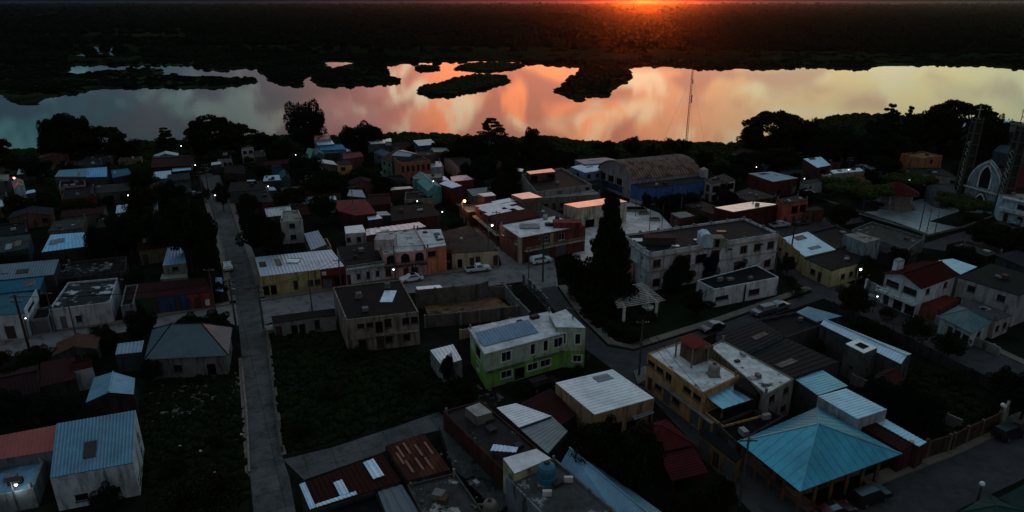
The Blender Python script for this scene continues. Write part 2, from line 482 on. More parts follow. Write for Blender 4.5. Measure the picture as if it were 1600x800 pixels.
def house(label, q, H, wall=(120, 115, 105), roof=None, kind='flat', sides=None, ov=0.0, rise=1.2, ribs='ad', sp=.45, par=.35, name='house', cat='house',
          trim=None, fr=FRAME_D, group=None, rw=None, posts=0, z0=0.0, lwall=None):
    """q: the four roof corners in the photo (near-left, near-right, far-right, far-left), H: height(s) in metres"""
    Hs = [H] * 4 if not isinstance(H, (list, tuple)) else list(H)
    T = [P(q[i][0], q[i][1], Hs[i]) for i in range(4)] if not isinstance(q[0], Vector) else [Vector((q[i].x, q[i].y, Hs[i])) for i in range(4)]
    # keep counter-clockwise order
    ar = sum(T[i].x * T[(i + 1) % 4].y - T[(i + 1) % 4].x * T[i].y for i in range(4))
    if ar < 0: print('CW', label)
    cx = sum(t.x for t in T) / 4; cy_ = sum(t.y for t in T) / 4
    root = empty(name, (cx, cy_, z0))
    tag(root, label, cat, group)
    FEATS.append((cx, cy_, label, max(Hs)))
    wm = wall if isinstance(wall, bpy.types.Material) else wallm(wall)
    rm = roof or slabm((110, 108, 104))
    base = inset(T, ov) if ov else [Vector((t.x, t.y)) for t in T]
    sides = sides or {}
    S = ['f', 'r', 'b', 'l']
    wb = MB()
    # roof height above a base point (bilinear is near enough: take the corner's)
    dz = -.06 if kind != 'flat' else 0
    tops = [h + dz for h in Hs]
    if not posts:
        for i in range(4):
            j = (i + 1) % 4
            facade(wb, root, base[i], base[j], z0, tops[i], tops[j], sides.get(S[i], ''), 0, trim, fr)
    top3 = [Vector((base[i].x, base[i].y, tops[i])) for i in range(4)]
    if kind == 'flat':
        ins = inset(T, .18)
        zf = [h - par for h in Hs]
        hi_ = [Vector((ins[i].x, ins[i].y, Hs[i])) for i in range(4)]
        lo_ = [Vector((ins[i].x, ins[i].y, zf[i])) for i in range(4)]
        for i in range(4):
            j = (i + 1) % 4
            wb.face([top3[i], top3[j], hi_[j], hi_[i]])
            wb.face([hi_[i], hi_[j], lo_[j], lo_[i]])
        rb = MB(); slab(rb, lo_, .15); rb.build('roof', rm, root)
    elif kind == 'slab':
        rb = MB(); slab(rb, T, .16); rb.build('roof', rm, root)
    elif kind == 'shed':
        rb = MB(); sheet(rb, *T, ribs=ribs, sp=sp); rb.build('roof', rm, root)
    elif kind in ('gx', 'gy'):
        A_, B_, C_, D_ = T
        up = Vector((0, 0, rise))
        rb = MB()
        if kind == 'gx':
            m1, m2 = (A_ + D_) / 2 + up, (B_ + C_) / 2 + up
            sheet(rb, A_, B_, m2, m1, ribs='ad', sp=sp); sheet(rb, m1, m2, C_, D_, ribs='ad', sp=sp)
            tri = [(1, 2), (3, 0)]
        else:
            m1, m2 = (A_ + B_) / 2 + up, (D_ + C_) / 2 + up
            sheet(rb, A_, m1, m2, D_, ribs='ab', sp=sp); sheet(rb, m1, B_, C_, m2, ribs='ab', sp=sp)
            tri = [(0, 1), (2, 3)]
        rb.build('roof', rm, root)
        cb = MB(); cb.tube(m1 + Vector((0, 0, .05)), m2 + Vector((0, 0, .05)), .11, n=6); cb.build('ridge_cap', rm, root)
        for i, j in tri:
            mid_ = (top3[i] + top3[j]) / 2 + Vector((0, 0, rise * .93))
            wb.face([top3[i], top3[j], mid_])
    elif kind in ('hip', 'hipx'):
        A_, B_, C_, D_ = T
        up = Vector((0, 0, rise))
        c = (A_ + B_ + C_ + D_) / 4 + up
        rb = MB()
        if kind == 'hip': r1 = r2 = c
        else:
            e = (((B_ + C_) / 2) - ((A_ + D_) / 2))
            s_ = min(.32, (A_ - D_).length / 2 / max(e.length, .1))
            r1 = (A_ + D_) / 2 + e * s_ + up; r2 = (B_ + C_) / 2 - e * s_ + up
        if kind == 'hip':
            for p_, q_ in ((A_, B_), (B_, C_), (C_, D_), (D_, A_)): rb.face([p_, q_, c])
        else:
            rb.face([A_, B_, r2, r1]); rb.face([B_, C_, r2]); rb.face([C_, D_, r1, r2]); rb.face([D_, A_, r1])
        n = Vector((0, 0, .07))
        rb.face([p_ - n for p_ in (D_, C_, B_, A_)])
        for p_, q_ in ((A_, B_), (B_, C_), (C_, D_), (D_, A_)): rb.face([p_ - n, q_ - n, q_, p_])
        # seams running down each slope
        def seams(p_, q_, a_, b_):
            k = max(2, int((q_ - p_).length / 1.0))
            for i in range(1, k):
                t = i / k
                e = p_.lerp(q_, t)
                # seam climbs at right angle to the eave until it meets a hip
                tp = a_.lerp(b_, t) if a_ != b_ else a_
                dirv = ((a_ + b_) / 2 - (p_ + q_) / 2)
                f_ = 1.0
                if a_ == b_: f_ = 1 - abs(2 * t - 1)
                rb.tube(e + n * .3, (e + dirv * f_ * .98) + n * .3, .014, n=4, cap=False) if a_ == b_ else rb.tube(e + n * .3, tp + n * .3, .014, n=4, cap=False)
        for args in ((A_, B_, r1, r2), (B_, C_, r2, r2), (C_, D_, r2, r1), (D_, A_, r1, r1)): seams(*args)
        rb.build('roof', rm, root)
        cb = MB()
        for p_, q_ in ((A_, r1), (D_, r1), (B_, r2), (C_, r2), (r1, r2)): cb.tube(p_, q_, .1, n=6)
        cb.build('ridge_cap', rw or rm, root)
    if wb.f: wb.build('wall', wm, root)
    area = (T[1] - T[0]).length * (T[3] - T[0]).length
    rr = random.Random(len(label) * 7 + int(T[0].x * 3))
    if kind == 'shed' and area > 50 and 'gleaming' not in label:
        up = (T[1] - T[0]).cross(T[3] - T[0]).normalized()
        for k in range(min(2, int(area / 80) + 1)):
            s0, t0 = rr.uniform(.02, .75), rr.uniform(.02, .6); ds, dt = rr.uniform(.07, .2), rr.uniform(.25, .38)
            bl = lambda s_, t_: T[0].lerp(T[1], s_).lerp(T[3].lerp(T[2], s_), t_) + up * (.075 + .012 * k)
            pb = MB(); sheet(pb, bl(s0, t0), bl(s0 + ds, t0), bl(s0 + ds, t0 + dt), bl(s0, t0 + dt), ribs=ribs, sp=sp, th=.02)
            pb.build('roof_patch', rr.choice(PATCHM), root)
    if kind in ('flat', 'slab') and area > 28 and not z0:
        zf = (min(Hs) - par if kind == 'flat' else min(Hs)) + .002
        for k in range(rr.choice((1, 2, 2, 3, 4))):
            p_ = T[0].lerp(T[1], rr.uniform(.12, .88)).lerp(T[3].lerp(T[2], rr.uniform(.12, .88)), rr.uniform(.15, .85))
            a_, b_, c_ = rr.uniform(.2, .7), rr.uniform(.2, .6), rr.uniform(.12, .7)
            pb = MB(); ux_ = (T[1] - T[0]).normalized(); un_ = Vector((-ux_.y, ux_.x, 0))
            pb.obox(Vector((p_.x, p_.y, zf)), Vector((ux_.x, ux_.y, 0)).normalized(), un_.normalized(), Vector((0, 0, 1)), (-a_, a_), (-b_, b_), (0, c_))
            pb.build('roof_box', rr.choice(CLUTM), root)
        for i in range(4):      # bare reinforcement left standing at the corners
            if rr.random() < .35:
                q_ = inset(T, .3)[i]; pb = MB(); pb.box(q_.x - .13, q_.x + .13, q_.y - .13, q_.y + .13, zf, zf + rr.uniform(.5, 1.0)); pb.build('column_stub', CONC, root)
    if posts:
        b2 = inset(T, .35)
        for i in range(4):
            a_, b_ = b2[i], b2[(i + 1) % 4]
            k = max(1, int((b_ - a_).length / posts))
            for j in range(k):
                pt = a_.lerp(b_, j / k)
                hh = Hs[i] + (Hs[(i + 1) % 4] - Hs[i]) * j / k
                m = MB(); m.box(pt.x - .12, pt.x + .12, pt.y - .12, pt.y + .12, z0, hh - .07); m.build('post', wm, root)
    return root, T

# ================================================================== land, water, streets
def pnoise(x, y, s=1.0, seed=0):
    """cheap smooth noise in -1..1"""
    v = 0; a = 1
    for k in range(4):
        f = s * 2 ** k
        v += a * math.sin(x * f + seed * 1.7 + 1.3 * math.sin(y * f * 1.1 + k)) * math.cos(y * f * .9 + seed + 1.7 * math.sin(x * f * .8 + 2 * k))
        a *= .55
    return v / 1.9

def rough_line(pts, step, amp, seed):
    out = []
    for a, b in zip(pts, pts[1:]):
        d = (b - a).length
        n = max(1, min(60, int(d / step)))
        nr = Vector((-(b - a).y, (b - a).x)).normalized() if d > 0 else Vector((0, 0))
        for i in range(n):
            p = a.lerp(b, i / n)
            k = pnoise(p.x, p.y, .21, seed) * amp + random.uniform(-.25, .25) * amp
            out.append(p + nr * k)
    out.append(pts[-1])
    return out

def land(name, pts, mat, z=0.0, skirt=3.0, kind='structure', zb=-1.6):
    me = bpy.data.meshes.new(name)
    n = len(pts)
    tri = tessellate_polygon([[Vector((p[0], p[1], 0)) for p in pts]])
    vs = [(p[0], p[1], z) for p in pts]
    fs = []
    for t in tri:
        a, b, c = [Vector((*pts[i][:2], 0)) for i in t]
        fs.append(t if (b - a).cross(c - a).z > 0 else t[::-1])
    if skirt:
        ar = sum(pts[i][0] * pts[(i + 1) % n][1] - pts[(i + 1) % n][0] * pts[i][1] for i in range(n))
        outw = inset([Vector(p[:2]) for p in pts], -skirt if ar > 0 else skirt)
        vs += [(p.x, p.y, zb) for p in outw]
        for i in range(n):
            j = (i + 1) % n
            fs.append((i, n + i, n + j, j) if ar > 0 else (i, j, n + j, n + i))
    me.from_pydata(vs, [], fs); me.materials.append(mat); me.update()
    o = bpy.data.objects.new(name, me); COL.objects.link(o)
    o['kind'] = kind
    return o

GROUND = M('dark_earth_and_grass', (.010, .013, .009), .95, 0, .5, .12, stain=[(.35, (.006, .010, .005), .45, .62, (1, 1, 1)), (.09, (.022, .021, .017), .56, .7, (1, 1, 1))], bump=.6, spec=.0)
MARSH = M('marsh_grass_ground', (.010, .015, .007), .95, 0, .4, .1, stain=[(.06, (.012, .016, .007), .5, .65, (1, 1, 1))], bump=.5, spec=.0)
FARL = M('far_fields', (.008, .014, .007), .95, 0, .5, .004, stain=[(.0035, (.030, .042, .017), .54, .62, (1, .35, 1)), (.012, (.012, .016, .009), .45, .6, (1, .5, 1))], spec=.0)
# water: mirror-like with a slow ripple
wm_ = bpy.data.materials.new('river_water'); wm_.use_nodes = True
nt = wm_.node_tree; b = nt.nodes['Principled BSDF']
b.inputs['Base Color'].default_value = (.008, .012, .012, 1); b.inputs['Roughness'].default_value = .035; b.inputs['IOR'].default_value = 1.333
g = nt.nodes.new('ShaderNodeNewGeometry')
mp = nt.nodes.new('ShaderNodeMapping'); mp.inputs['Scale'].default_value = (1, 1.6, 1)
n_ = nt.nodes.new('ShaderNodeTexNoise'); n_.inputs['Scale'].default_value = .35; n_.inputs['Detail'].default_value = 6; n_.inputs['Roughness'].default_value = .55
n2_ = nt.nodes.new('ShaderNodeTexNoise'); n2_.inputs['Scale'].default_value = .018; n2_.inputs['Detail'].default_value = 3
bu = nt.nodes.new('ShaderNodeBump'); bu.inputs['Strength'].default_value = .14; bu.inputs['Distance'].default_value = .06
mr = nt.nodes.new('ShaderNodeMapRange'); mr.inputs[1].default_value = .42; mr.inputs[2].default_value = .62; mr.inputs[3].default_value = .004; mr.inputs[4].default_value = .014
nt.links.new(g.outputs['Position'], mp.inputs[0]); nt.links.new(mp.outputs[0], n_.inputs['Vector']); nt.links.new(mp.outputs[0], n2_.inputs['Vector'])
nt.links.new(n_.outputs[0], bu.inputs['Height']); nt.links.new(bu.outputs[0], b.inputs['Normal'])
nt.links.new(n2_.outputs[0], mr.inputs[0]); nt.links.new(mr.outputs[0], b.inputs['Roughness'])
WATER = wm_
ZW = -.7
m = MB(); m.face([(-16000, 60, ZW), (16000, 60, ZW), (16000, 1600, ZW), (-16000, 1600, ZW)])
m.build('river', WATER)['kind'] = 'structure'

def V2(px): return [P(x, y).xy for x, y in px]
near_shore = [(-900, 262), (-300, 246), (-40, 238), (40, 236), (75, 233), (140, 228), (205, 223), (255, 222), (300, 217), (360, 214), (430, 213), (500, 213), (560, 215), (620, 210),
              (660, 209), (700, 212), (760, 214), (815, 217), (850, 215), (880, 218), (912, 222), (935, 224), (965, 225), (985, 222), (1040, 222), (1090, 223), (1140, 226),
              (1165, 222), (1200, 213), (1240, 200), (1275, 190), (1300, 183), (1340, 179), (1400, 181), (1450, 184), (1530, 190), (1570, 194), (1640, 199), (1800, 212), (2300, 250)]
ns = V2(near_shore)
pts = rough_line(ns, 3.0, 1.6, 1)
pts = [Vector((-900, -60))] + [Vector((-900, ns[0].y))] + pts + [Vector((900, ns[-1].y)), Vector((900, -60)), Vector((450, -160)), Vector((-450, -160))]
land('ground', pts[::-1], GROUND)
far_shore = [(-900, 160), (-300, 150), (-60, 147), (0, 143), (14, 152), (30, 160), (48, 161), (66, 150), (115, 144), (160, 136), (260, 134), (330, 136), (372, 131), (397, 127),
             (399, 122), (360, 121), (325, 120), (285, 118), (243, 117), (248, 111), (240, 106), (205, 108), (160, 111), (120, 117), (103, 117), (103, 101), (160, 99.8), (250, 100), (305, 101), (318, 106),
             (345, 109), (370, 105), (402, 103), (412, 112), (425, 124), (445, 131), (470, 133), (468, 124), (490, 113), (491, 124), (500, 132), (545, 133), (600, 130),
             (622, 128), (623, 122), (604, 121), (606, 108), (598, 104), (600, 101), (640, 96.5), (700, 95), (760, 93.5), (810, 95), (870, 101), (905, 103), (912, 106), (905, 115), (885, 126), (869, 142),
             (890, 148), (900, 156), (908, 156), (915, 148), (944, 149), (962, 134), (985, 120), (982, 112), (972, 102), (1040, 101.5), (1090, 105), (1150, 105), (1200, 107), (1255, 103), (1340, 106),
             (1380, 101), (1460, 100), (1540, 101), (1585, 106), (1650, 108), (1900, 112), (2400, 118)]
fs_ = V2(far_shore)
pts = rough_line(fs_, 4.0, 3.2, 2)
far_poly = [Vector((-16000, fs_[0].y))] + pts + [Vector((16000, fs_[-1].y)), Vector((16000, 13000)), Vector((-16000, 13000))]
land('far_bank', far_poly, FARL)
isl = [[(655, 141), (668, 146), (700, 148), (732, 141), (762, 134), (793, 126), (786, 119), (740, 118), (712, 124), (690, 132), (668, 134)],
       [(714, 107), (722, 101), (745, 98), (790, 98), (818, 101), (800, 106), (775, 110), (745, 110)],
       [(653, 106), (662, 104), (684, 105), (680, 107.5), (662, 108)]]
ISL = []
for k, q in enumerate(isl):
    w_ = V2(q); w_.append(w_[0])
    r_ = rough_line(w_, 3.5, 2.0, 5 + k)[:-1]
    ISL.append(r_)
    land('island', r_, MARSH)
def pond(q, name='pond'):
    w_ = V2(q); w_.append(w_[0])
    land(name, rough_line(w_, 4, 2.5, 9)[:-1], WATER, z=.06, skirt=0)
pond([(112, 84), (150, 82), (168, 86), (150, 88), (120, 87)])
pond([(118, 75), (150, 73), (182, 72), (176, 75), (205, 80), (196, 85), (186, 89), (172, 88), (172, 82), (140, 80)])
pond([(506, 98), (530, 96), (553, 99), (540, 101), (520, 107), (512, 102)])

def strip_poly(name, q, mat, z, kind='structure', skirt=0):
    w_ = V2(q)
    return land(name, w_, mat, z=z, skirt=skirt, zb=0)
ASPH = M('worn_concrete_street', lin((112, 110, 112)), .85, 0, .2, .25, stain=[(.5, (.05, .05, .05), .5, .68, (1, 1, 1)), (2.5, (.028, .028, .026), .6, .7, (1, 1, 1)), (.12, (.08, .08, .08), .5, .7, (1, 1, 1))], bump=.3, spec=.08)
ASPD = M('dark_cobbled_street', lin((62, 62, 64)), .9, 0, .3, .4, stain=[(.6, (.03, .03, .03), .5, .68, (1, 1, 1)), (3.0, (.03, .03, .03), .55, .65, (1, 1, 1))], bump=.5, spec=.05)
PAVE = M('concrete_pavement', lin((104, 98, 88)), .85, 0, .25, .5, stain=[(.7, (.06, .055, .045), .5, .7, (1, 1, 1))], bump=.2, spec=.2)
PAVEP = M('pink_pavement', lin((104, 74, 70)), .85, 0, .25, .5, stain=[(.7, (.05, .035, .03), .5, .7, (1, 1, 1))], bump=.2, spec=.2)
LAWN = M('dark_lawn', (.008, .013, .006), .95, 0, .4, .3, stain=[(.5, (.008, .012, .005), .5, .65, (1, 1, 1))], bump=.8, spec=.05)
# paving joints are real grooves: brick pattern in height and colour
def paving(name, base, sx_, sy_, mortar, rot=0.0, bumpd=.02, rough=.6):
    m = M(name, base, rough, 0, .2, .3, stain=[(.5, tuple(c * .4 for c in base), .48, .66, (1, 1, 1)), (2.6, tuple(c * .5 for c in base), .56, .68, (1, 1, 1)), (.13, tuple(c * .6 for c in base), .5, .62, (1, 1, 1))], spec=.3 if rough < .8 else .06)
    nt = m.node_tree; b = nt.nodes['Principled BSDF']
    src = b.inputs['Base Color'].links[0].from_socket
    g = nt.nodes.new('ShaderNodeNewGeometry'); mp = nt.nodes.new('ShaderNodeMapping'); mp.inputs['Rotation'].default_value = (0, 0, rot)
    br = nt.nodes.new('ShaderNodeTexBrick'); br.inputs['Scale'].default_value = 1.0; br.inputs['Brick Width'].default_value = sx_; br.inputs['Row Height'].default_value = sy_
    br.inputs['Mortar Size'].default_value = mortar; br.offset = 0
    br.inputs['Color1'].default_value = (1, 1, 1, 1); br.inputs['Color2'].default_value = (.82, .82, .82, 1); br.inputs['Mortar'].default_value = (.5, .5, .5, 1)
    nt.links.new(g.outputs['Position'], mp.inputs[0]); nt.links.new(mp.outputs[0], br.inputs['Vector'])
    mx = nt.nodes.new('ShaderNodeMix'); mx.data_type = 'RGBA'; mx.blend_type = 'MULTIPLY'; mx.inputs[0].default_value = 1
    nt.links.new(src, mx.inputs[6]); nt.links.new(br.outputs['Color'], mx.inputs[7]); nt.links.new(mx.outputs[2], b.inputs['Base Color'])
    return m
SLAB = paving('concrete_street_slabs', lin((86, 88, 88)), 3.2, 3.0, .05, rot=-.44, rough=.9)
TILE = paving('plaza_tiles', lin((135, 150, 155)), 1.6, .9, .10, rot=-.35, rough=.45)
COURT = paving('court_concrete', lin((205, 200, 200)), 4.5, 4.5, .05, rot=.5, rough=.5)

strip_poly('street', [(306, 258), (338, 258), (352, 300), (370, 350), (388, 400), (400, 440), (409, 472), (418, 540), (428, 620), (436, 690), (442, 716), (452, 745), (462, 800), (475, 880), (404, 880), (396, 800),
                      (391, 745), (388, 700), (384, 640), (378, 560), (372, 500), (364, 450), (352, 400), (338, 350), (322, 300)][::-1], SLAB, .012)
strip_poly('street', [(-60, 562), (65, 553), (130, 538), (150, 525), (230, 514), (312, 497), (377, 510), (372, 474), (325, 482), (175, 508), (45, 522), (-60, 534)], ASPH, .008)
strip_poly('street', [(406, 510), (470, 488), (525, 482), (560, 470), (640, 458), (700, 452), (760, 448), (815, 440), (838, 455), (872, 448), (866, 402), (805, 406), (780, 416), (680, 430), (605, 441), (540, 450), (470, 461), (404, 471)], ASPH, .008)
strip_poly('street', [(838, 453), (868, 446), (905, 497), (948, 541), (990, 549), (1060, 527), (1130, 505), (1200, 480), (1285, 452), (1300, 462), (1240, 482), (1180, 502), (1120, 520), (1060, 545), (1018, 566), (1000, 590),
                      (1087, 657), (1150, 712), (1200, 752), (1260, 800), (1330, 860), (1230, 860), (1150, 775), (1085, 695), (1020, 625), (950, 572), (915, 545), (880, 500)][::-1], ASPD, .012)
strip_poly('street', [(1195, 352), (1262, 342), (1340, 336), (1352, 346), (1265, 361), (1216, 372), (1255, 408), (1300, 437), (1330, 452), (1450, 500), (1600, 570), (1760, 640), (1760, 700), (1560, 600), (1440, 548), (1290, 467), (1225, 430), (1210, 372)][::-1], ASPD, .010)
strip_poly('street', [(1430, 385), (1490, 366), (1600, 335), (1760, 318), (1760, 352), (1600, 378), (1500, 396)], ASPD, .008)
strip_poly('street', [(442, 718), (475, 750), (595, 708), (662, 678), (705, 668), (687, 643), (615, 668), (520, 699)], SLAB, .016)
strip_poly('street', [(1180, 870), (1362, 762), (1500, 708), (1600, 660), (1760, 600), (1760, 690), (1600, 748), (1500, 795), (1400, 870)], ASPD, .016)
strip_poly('street', [(712, 318), (728, 318), (748, 345), (806, 400), (830, 413), (785, 419), (779, 396), (735, 352)][::-1], ASPH, .020)
strip_poly('street', [(572, 240), (585, 240), (608, 262), (628, 288), (602, 280)][::-1], ASPH, .008)
strip_poly('plaza_paving', [(1340, 334), (1395, 322), (1440, 311), (1500, 308), (1560, 326), (1510, 338), (1503, 354), (1452, 367), (1400, 352)][::-1], TILE, .03)
strip_poly('court_paving', [(893, 402), (900, 345), (985, 316), (1030, 333), (1052, 357), (1000, 380), (930, 425)][::-1], COURT, .02)
strip_poly('lawn', [(872, 448), (905, 494), (950, 536), (990, 545), (1060, 524), (1130, 502), (1200, 478), (1270, 452), (1225, 436), (1180, 430), (1116, 440), (1010, 440), (930, 420)], LAWN, .02)
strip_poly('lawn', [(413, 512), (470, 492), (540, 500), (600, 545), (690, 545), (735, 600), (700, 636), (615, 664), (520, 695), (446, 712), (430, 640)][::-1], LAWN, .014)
strip_poly('lawn', [(215, 590), (360, 560), (382, 640), (390, 800), (230, 810), (222, 700)][::-1], LAWN, .010)

def pavement(q, wd, mat=PAVE, z=.13, name='pavement'):
    """raised strip with a kerb, q: the line of its kerb in the photo, the strip lies to the left of the line"""
    c = V2(q)
    o = []
    for i in range(len(c)):
        a = c[max(0, i - 1)]; b_ = c[min(len(c) - 1, i + 1)]
        t = (b_ - a).normalized(); o.append(c[i] + Vector((-t.y, t.x)) * wd)
    m = MB()
    for i in range(len(c) - 1):
        q4 = [c[i], c[i + 1], o[i + 1], o[i]]
        m.box8([(p.x, p.y, -.02) for p in q4], [(p.x, p.y, z) for p in q4])
    ob = m.build(name, mat); ob['kind'] = 'structure'
    # painted-by-weather kerb stone in front
    k = MB()
    for i in range(len(c) - 1):
        t = (c[i + 1] - c[i]).normalized(); nn = Vector((t.y, -t.x)) * .14
        q4 = [c[i] + nn, c[i + 1] + nn, c[i + 1] + nn * .02, c[i] + nn * .02]
        k.box8([(p.x, p.y, -.02) for p in q4], [(p.x, p.y, z + .02) for p in q4])
    kb = k.build('kerb', M('pale_kerb', lin((88, 84, 76)), .85, 0, .3, .8)); kb['kind'] = 'structure'
pavement([(1270, 452), (1200, 477), (1130, 502), (1060, 524), (990, 546), (950, 538), (905, 494), (872, 447)], -1.5)
pavement([(1262, 802), (1200, 753), (1150, 712), (1087, 657), (1000, 588)], -1.7, PAVEP)
pavement([(404, 471), (470, 461), (540, 450), (605, 441), (680, 430), (780, 417)], 1.5)
pavement([(322, 300), (338, 350), (352, 400), (364, 450), (371, 474)], -1.2)
pavement([(352, 300), (370, 350), (388, 400), (400, 440), (404, 468)], 1.2)
pavement([(45, 522), (175, 508), (325, 482), (371, 474)], 1.3)
pavement([(414, 520), (418, 540), (428, 620), (436, 690), (441, 712)], .5)
pavement([(378, 560), (384, 640), (388, 700), (391, 745)], -.5)
pavement([(1362, 762), (1500, 708), (1600, 660), (1760, 600)], 1.6)
pavement([(1216, 372), (1255, 408), (1300, 437), (1330, 452), (1450, 500), (1600, 570), (1760, 640)], 1.4)
pavement([(1440, 546), (1500, 572), (1565, 602)], -.6)
pavement([(748, 345), (806, 400)], 1.2)

# ================================================================== foliage
def leafm(name, col, var=.45):
    m = M(name, col, .95, 0, var, .9, spec=.02)
    return m
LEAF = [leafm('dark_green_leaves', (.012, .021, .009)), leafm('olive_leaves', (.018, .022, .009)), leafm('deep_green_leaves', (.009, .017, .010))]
TOPI = leafm('clipped_olive_leaves', (.045, .062, .018))
BARK = M('tree_bark', (.035, .027, .02), .95, 0, .4, 3)
def quads_mesh(name, c, n, size, mat, extra=None):
    """leaf-sized quads at c (N,3) with normals n, sizes (N,)"""
    N = len(c)
    r = RNG.normal(size=(N, 3)); n = n + r * .9
    n /= np.linalg.norm(n, axis=1)[:, None] + 1e-9
    u = np.cross(n, RNG.normal(size=(N, 3))); u /= np.linalg.norm(u, axis=1)[:, None] + 1e-9
    v = np.cross(n, u)
    s = size[:, None]
    a = RNG.uniform(.6, 1.3, (N, 1))
    P4 = np.stack([c - u * s * a - v * s * .1, c + v * s * -.7, c + u * s * a + v * s * .1, c + v * s * .7], axis=1)
    vv = P4.reshape(-1, 3)
    ff = np.arange(4 * N).reshape(N, 4)
    if extra is not None:
        ev, ef = extra
        ff_all = ff.tolist() + (np.asarray(ef) + 4 * N).tolist() if len(ef) else ff.tolist()
        vv = np.vstack([vv, ev])
    me = bpy.data.meshes.new(name)
    if extra is None:
        me.vertices.add(len(vv)); me.vertices.foreach_set('co', vv.ravel())
        me.loops.add(4 * N); me.loops.foreach_set('vertex_index', ff.ravel())
        me.polygons.add(N); me.polygons.foreach_set('loop_start', np.arange(0, 4 * N, 4)); me.polygons.foreach_set('loop_total', np.full(N, 4))
        me.update(calc_edges=True)
    else:
        me.from_pydata(vv.tolist(), [], ff_all); me.update()
    me.materials.append(mat)
    return me
def sph(N):
    v = RNG.normal(size=(N, 3)); return v / np.linalg.norm(v, axis=1)[:, None]
def crown_mesh(kind, seed, mat):
    global RNG
    RNG = np.random.default_rng(seed)
    C, Rr, W = [], [], []
    if kind == 'round':
        for k in range(34):
            d = sph(1)[0]; rr = RNG.uniform(.35, .8)
            C.append((d[0] * rr, d[1] * rr, .5 + d[2] * rr * .5)); Rr.append((RNG.uniform(.18, .3),) * 2 + (RNG.uniform(.1, .17),)); W.append(230)
        C.append((0, 0, .45)); Rr.append((.5, .5, .3)); W.append(900)
    elif kind == 'umbrella':
        for k in range(40):
            t = RNG.uniform(0, 2 * math.pi); rr = math.sqrt(RNG.uniform(.02, 1)) * .82
            C.append((rr * math.cos(t), rr * math.sin(t), .84 - .42 * rr ** 2 + RNG.uniform(-.1, .04))); Rr.append((RNG.uniform(.14, .26),) * 2 + (RNG.uniform(.05, .09),)); W.append(190)
        for k in range(16):
            t = RNG.uniform(0, 2 * math.pi); rr = RNG.uniform(.1, .8)
            C.append((rr * math.cos(t), rr * math.sin(t), RNG.uniform(.2, .5))); Rr.append((.18, .18, .1)); W.append(110)
    elif kind == 'layered':
        z = .08
        while z < .97:
            rad = (1 - z) ** .7 * .95 + .08
            for k in range(6):
                t = RNG.uniform(0, 2 * math.pi); rr = rad * RNG.uniform(.35, .8)
                C.append((rr * math.cos(t), rr * math.sin(t), z + RNG.uniform(-.03, .03))); Rr.append((rad * .34, rad * .34, .03)); W.append(110)
            z += .10
    elif kind == 'conifer':
        z = .02
        while z < .98:
            rad = ((1 - z) ** .7 * .9 + .07) * RNG.uniform(.82, 1.1)
            for k in range(15):
                t = RNG.uniform(0, 2 * math.pi); rr = rad * RNG.uniform(.2, 1.0)
                C.append((rr * math.cos(t), rr * math.sin(t), z + RNG.uniform(-.02, .03))); Rr.append((rad * .26 + .03, rad * .26 + .03, .028)); W.append(80)
            z += .032
    elif kind == 'topiary':
        for k in range(60):
            t = RNG.uniform(0, 2 * math.pi); rr = math.sqrt(RNG.uniform(0, 1)) * .84
            C.append((rr * math.cos(t), rr * math.sin(t), RNG.uniform(.35, .75))); Rr.append((.17, .17, .20)); W.append(260)
    elif kind == 'bush':
        for k in range(16):
            d = sph(1)[0]; rr = RNG.uniform(.3, .72)
            C.append((d[0] * rr, d[1] * rr, .4 + abs(d[2]) * rr * .5)); Rr.append((.26, .26, .18)); W.append(130)
        C.append((0, 0, .3)); Rr.append((.55, .55, .3)); W.append(500)
    cs, ns_ = [], []
    for c, r, w_ in zip(C, Rr, W):
        w_ = int(w_ * 1.5); s = sph(w_); rad = RNG.uniform(.55, 1.05, (w_, 1)) ** .6
        cs.append(np.array(c) + s * rad * np.array(r)); ns_.append(s)
    c = np.vstack(cs); n = np.vstack(ns_)
    size = RNG.uniform(.016, .036, len(c)) * (1.0 if kind != 'conifer' else .9)
    # keep leaves square although the crown is stretched later
    me = quads_mesh(kind + '_crown', c, n, size, mat)
    return me, C
CROWNS = {}
for kd, nn in (('round', 3), ('umbrella', 2), ('layered', 2), ('conifer', 1), ('topiary', 1), ('bush', 2)):
    for i in range(nn):
        CROWNS[(kd, i)] = crown_mesh(kd, 100 + 7 * i + len(kd), TOPI if kd == 'topiary' else LEAF[i % 3])
TRUNKS = {}
def trunk_mesh(kd, i):
    """unit trunk: height 1 reaches the crown's middle; limbs run to leaf clusters"""
    k = (kd, i)
    if k in TRUNKS: return TRUNKS[k]
    me, C = CROWNS[k]
    m = MB(); rr = random.Random(i + len(kd))
    if kd in ('layered', 'conifer'):
        m.tube((0, 0, -.6), (0, 0, .3), .07, .05, 7); m.tube((0, 0, .3), (0, 0, .97), .05, .008, 6)
        for c in C[::3]: m.tube((0, 0, c[2] - .02), c, .012, .004, 4, cap=False)
    else:
        m.tube((0, 0, -1.2), (.02, .01, -.3), .085, .062, 8); m.tube((.02, .01, -.3), (0, .02, .12), .062, .048, 7)
        for c in sorted(C[:34], key=lambda c: -c[0] * c[0] - c[1] * c[1])[:11]:
            mid_ = (c[0] * .45, c[1] * .45, (c[2] + .0) * .45)
            m.tube((0, .02, .05), mid_, .034, .024, 5, cap=False); m.tube(mid_, c, .024, .007, 5, cap=False)
    o = m.build('trunk', BARK); me2 = o.data
    bpy.data.objects.remove(o)
    TRUNKS[k] = me2
    return me2
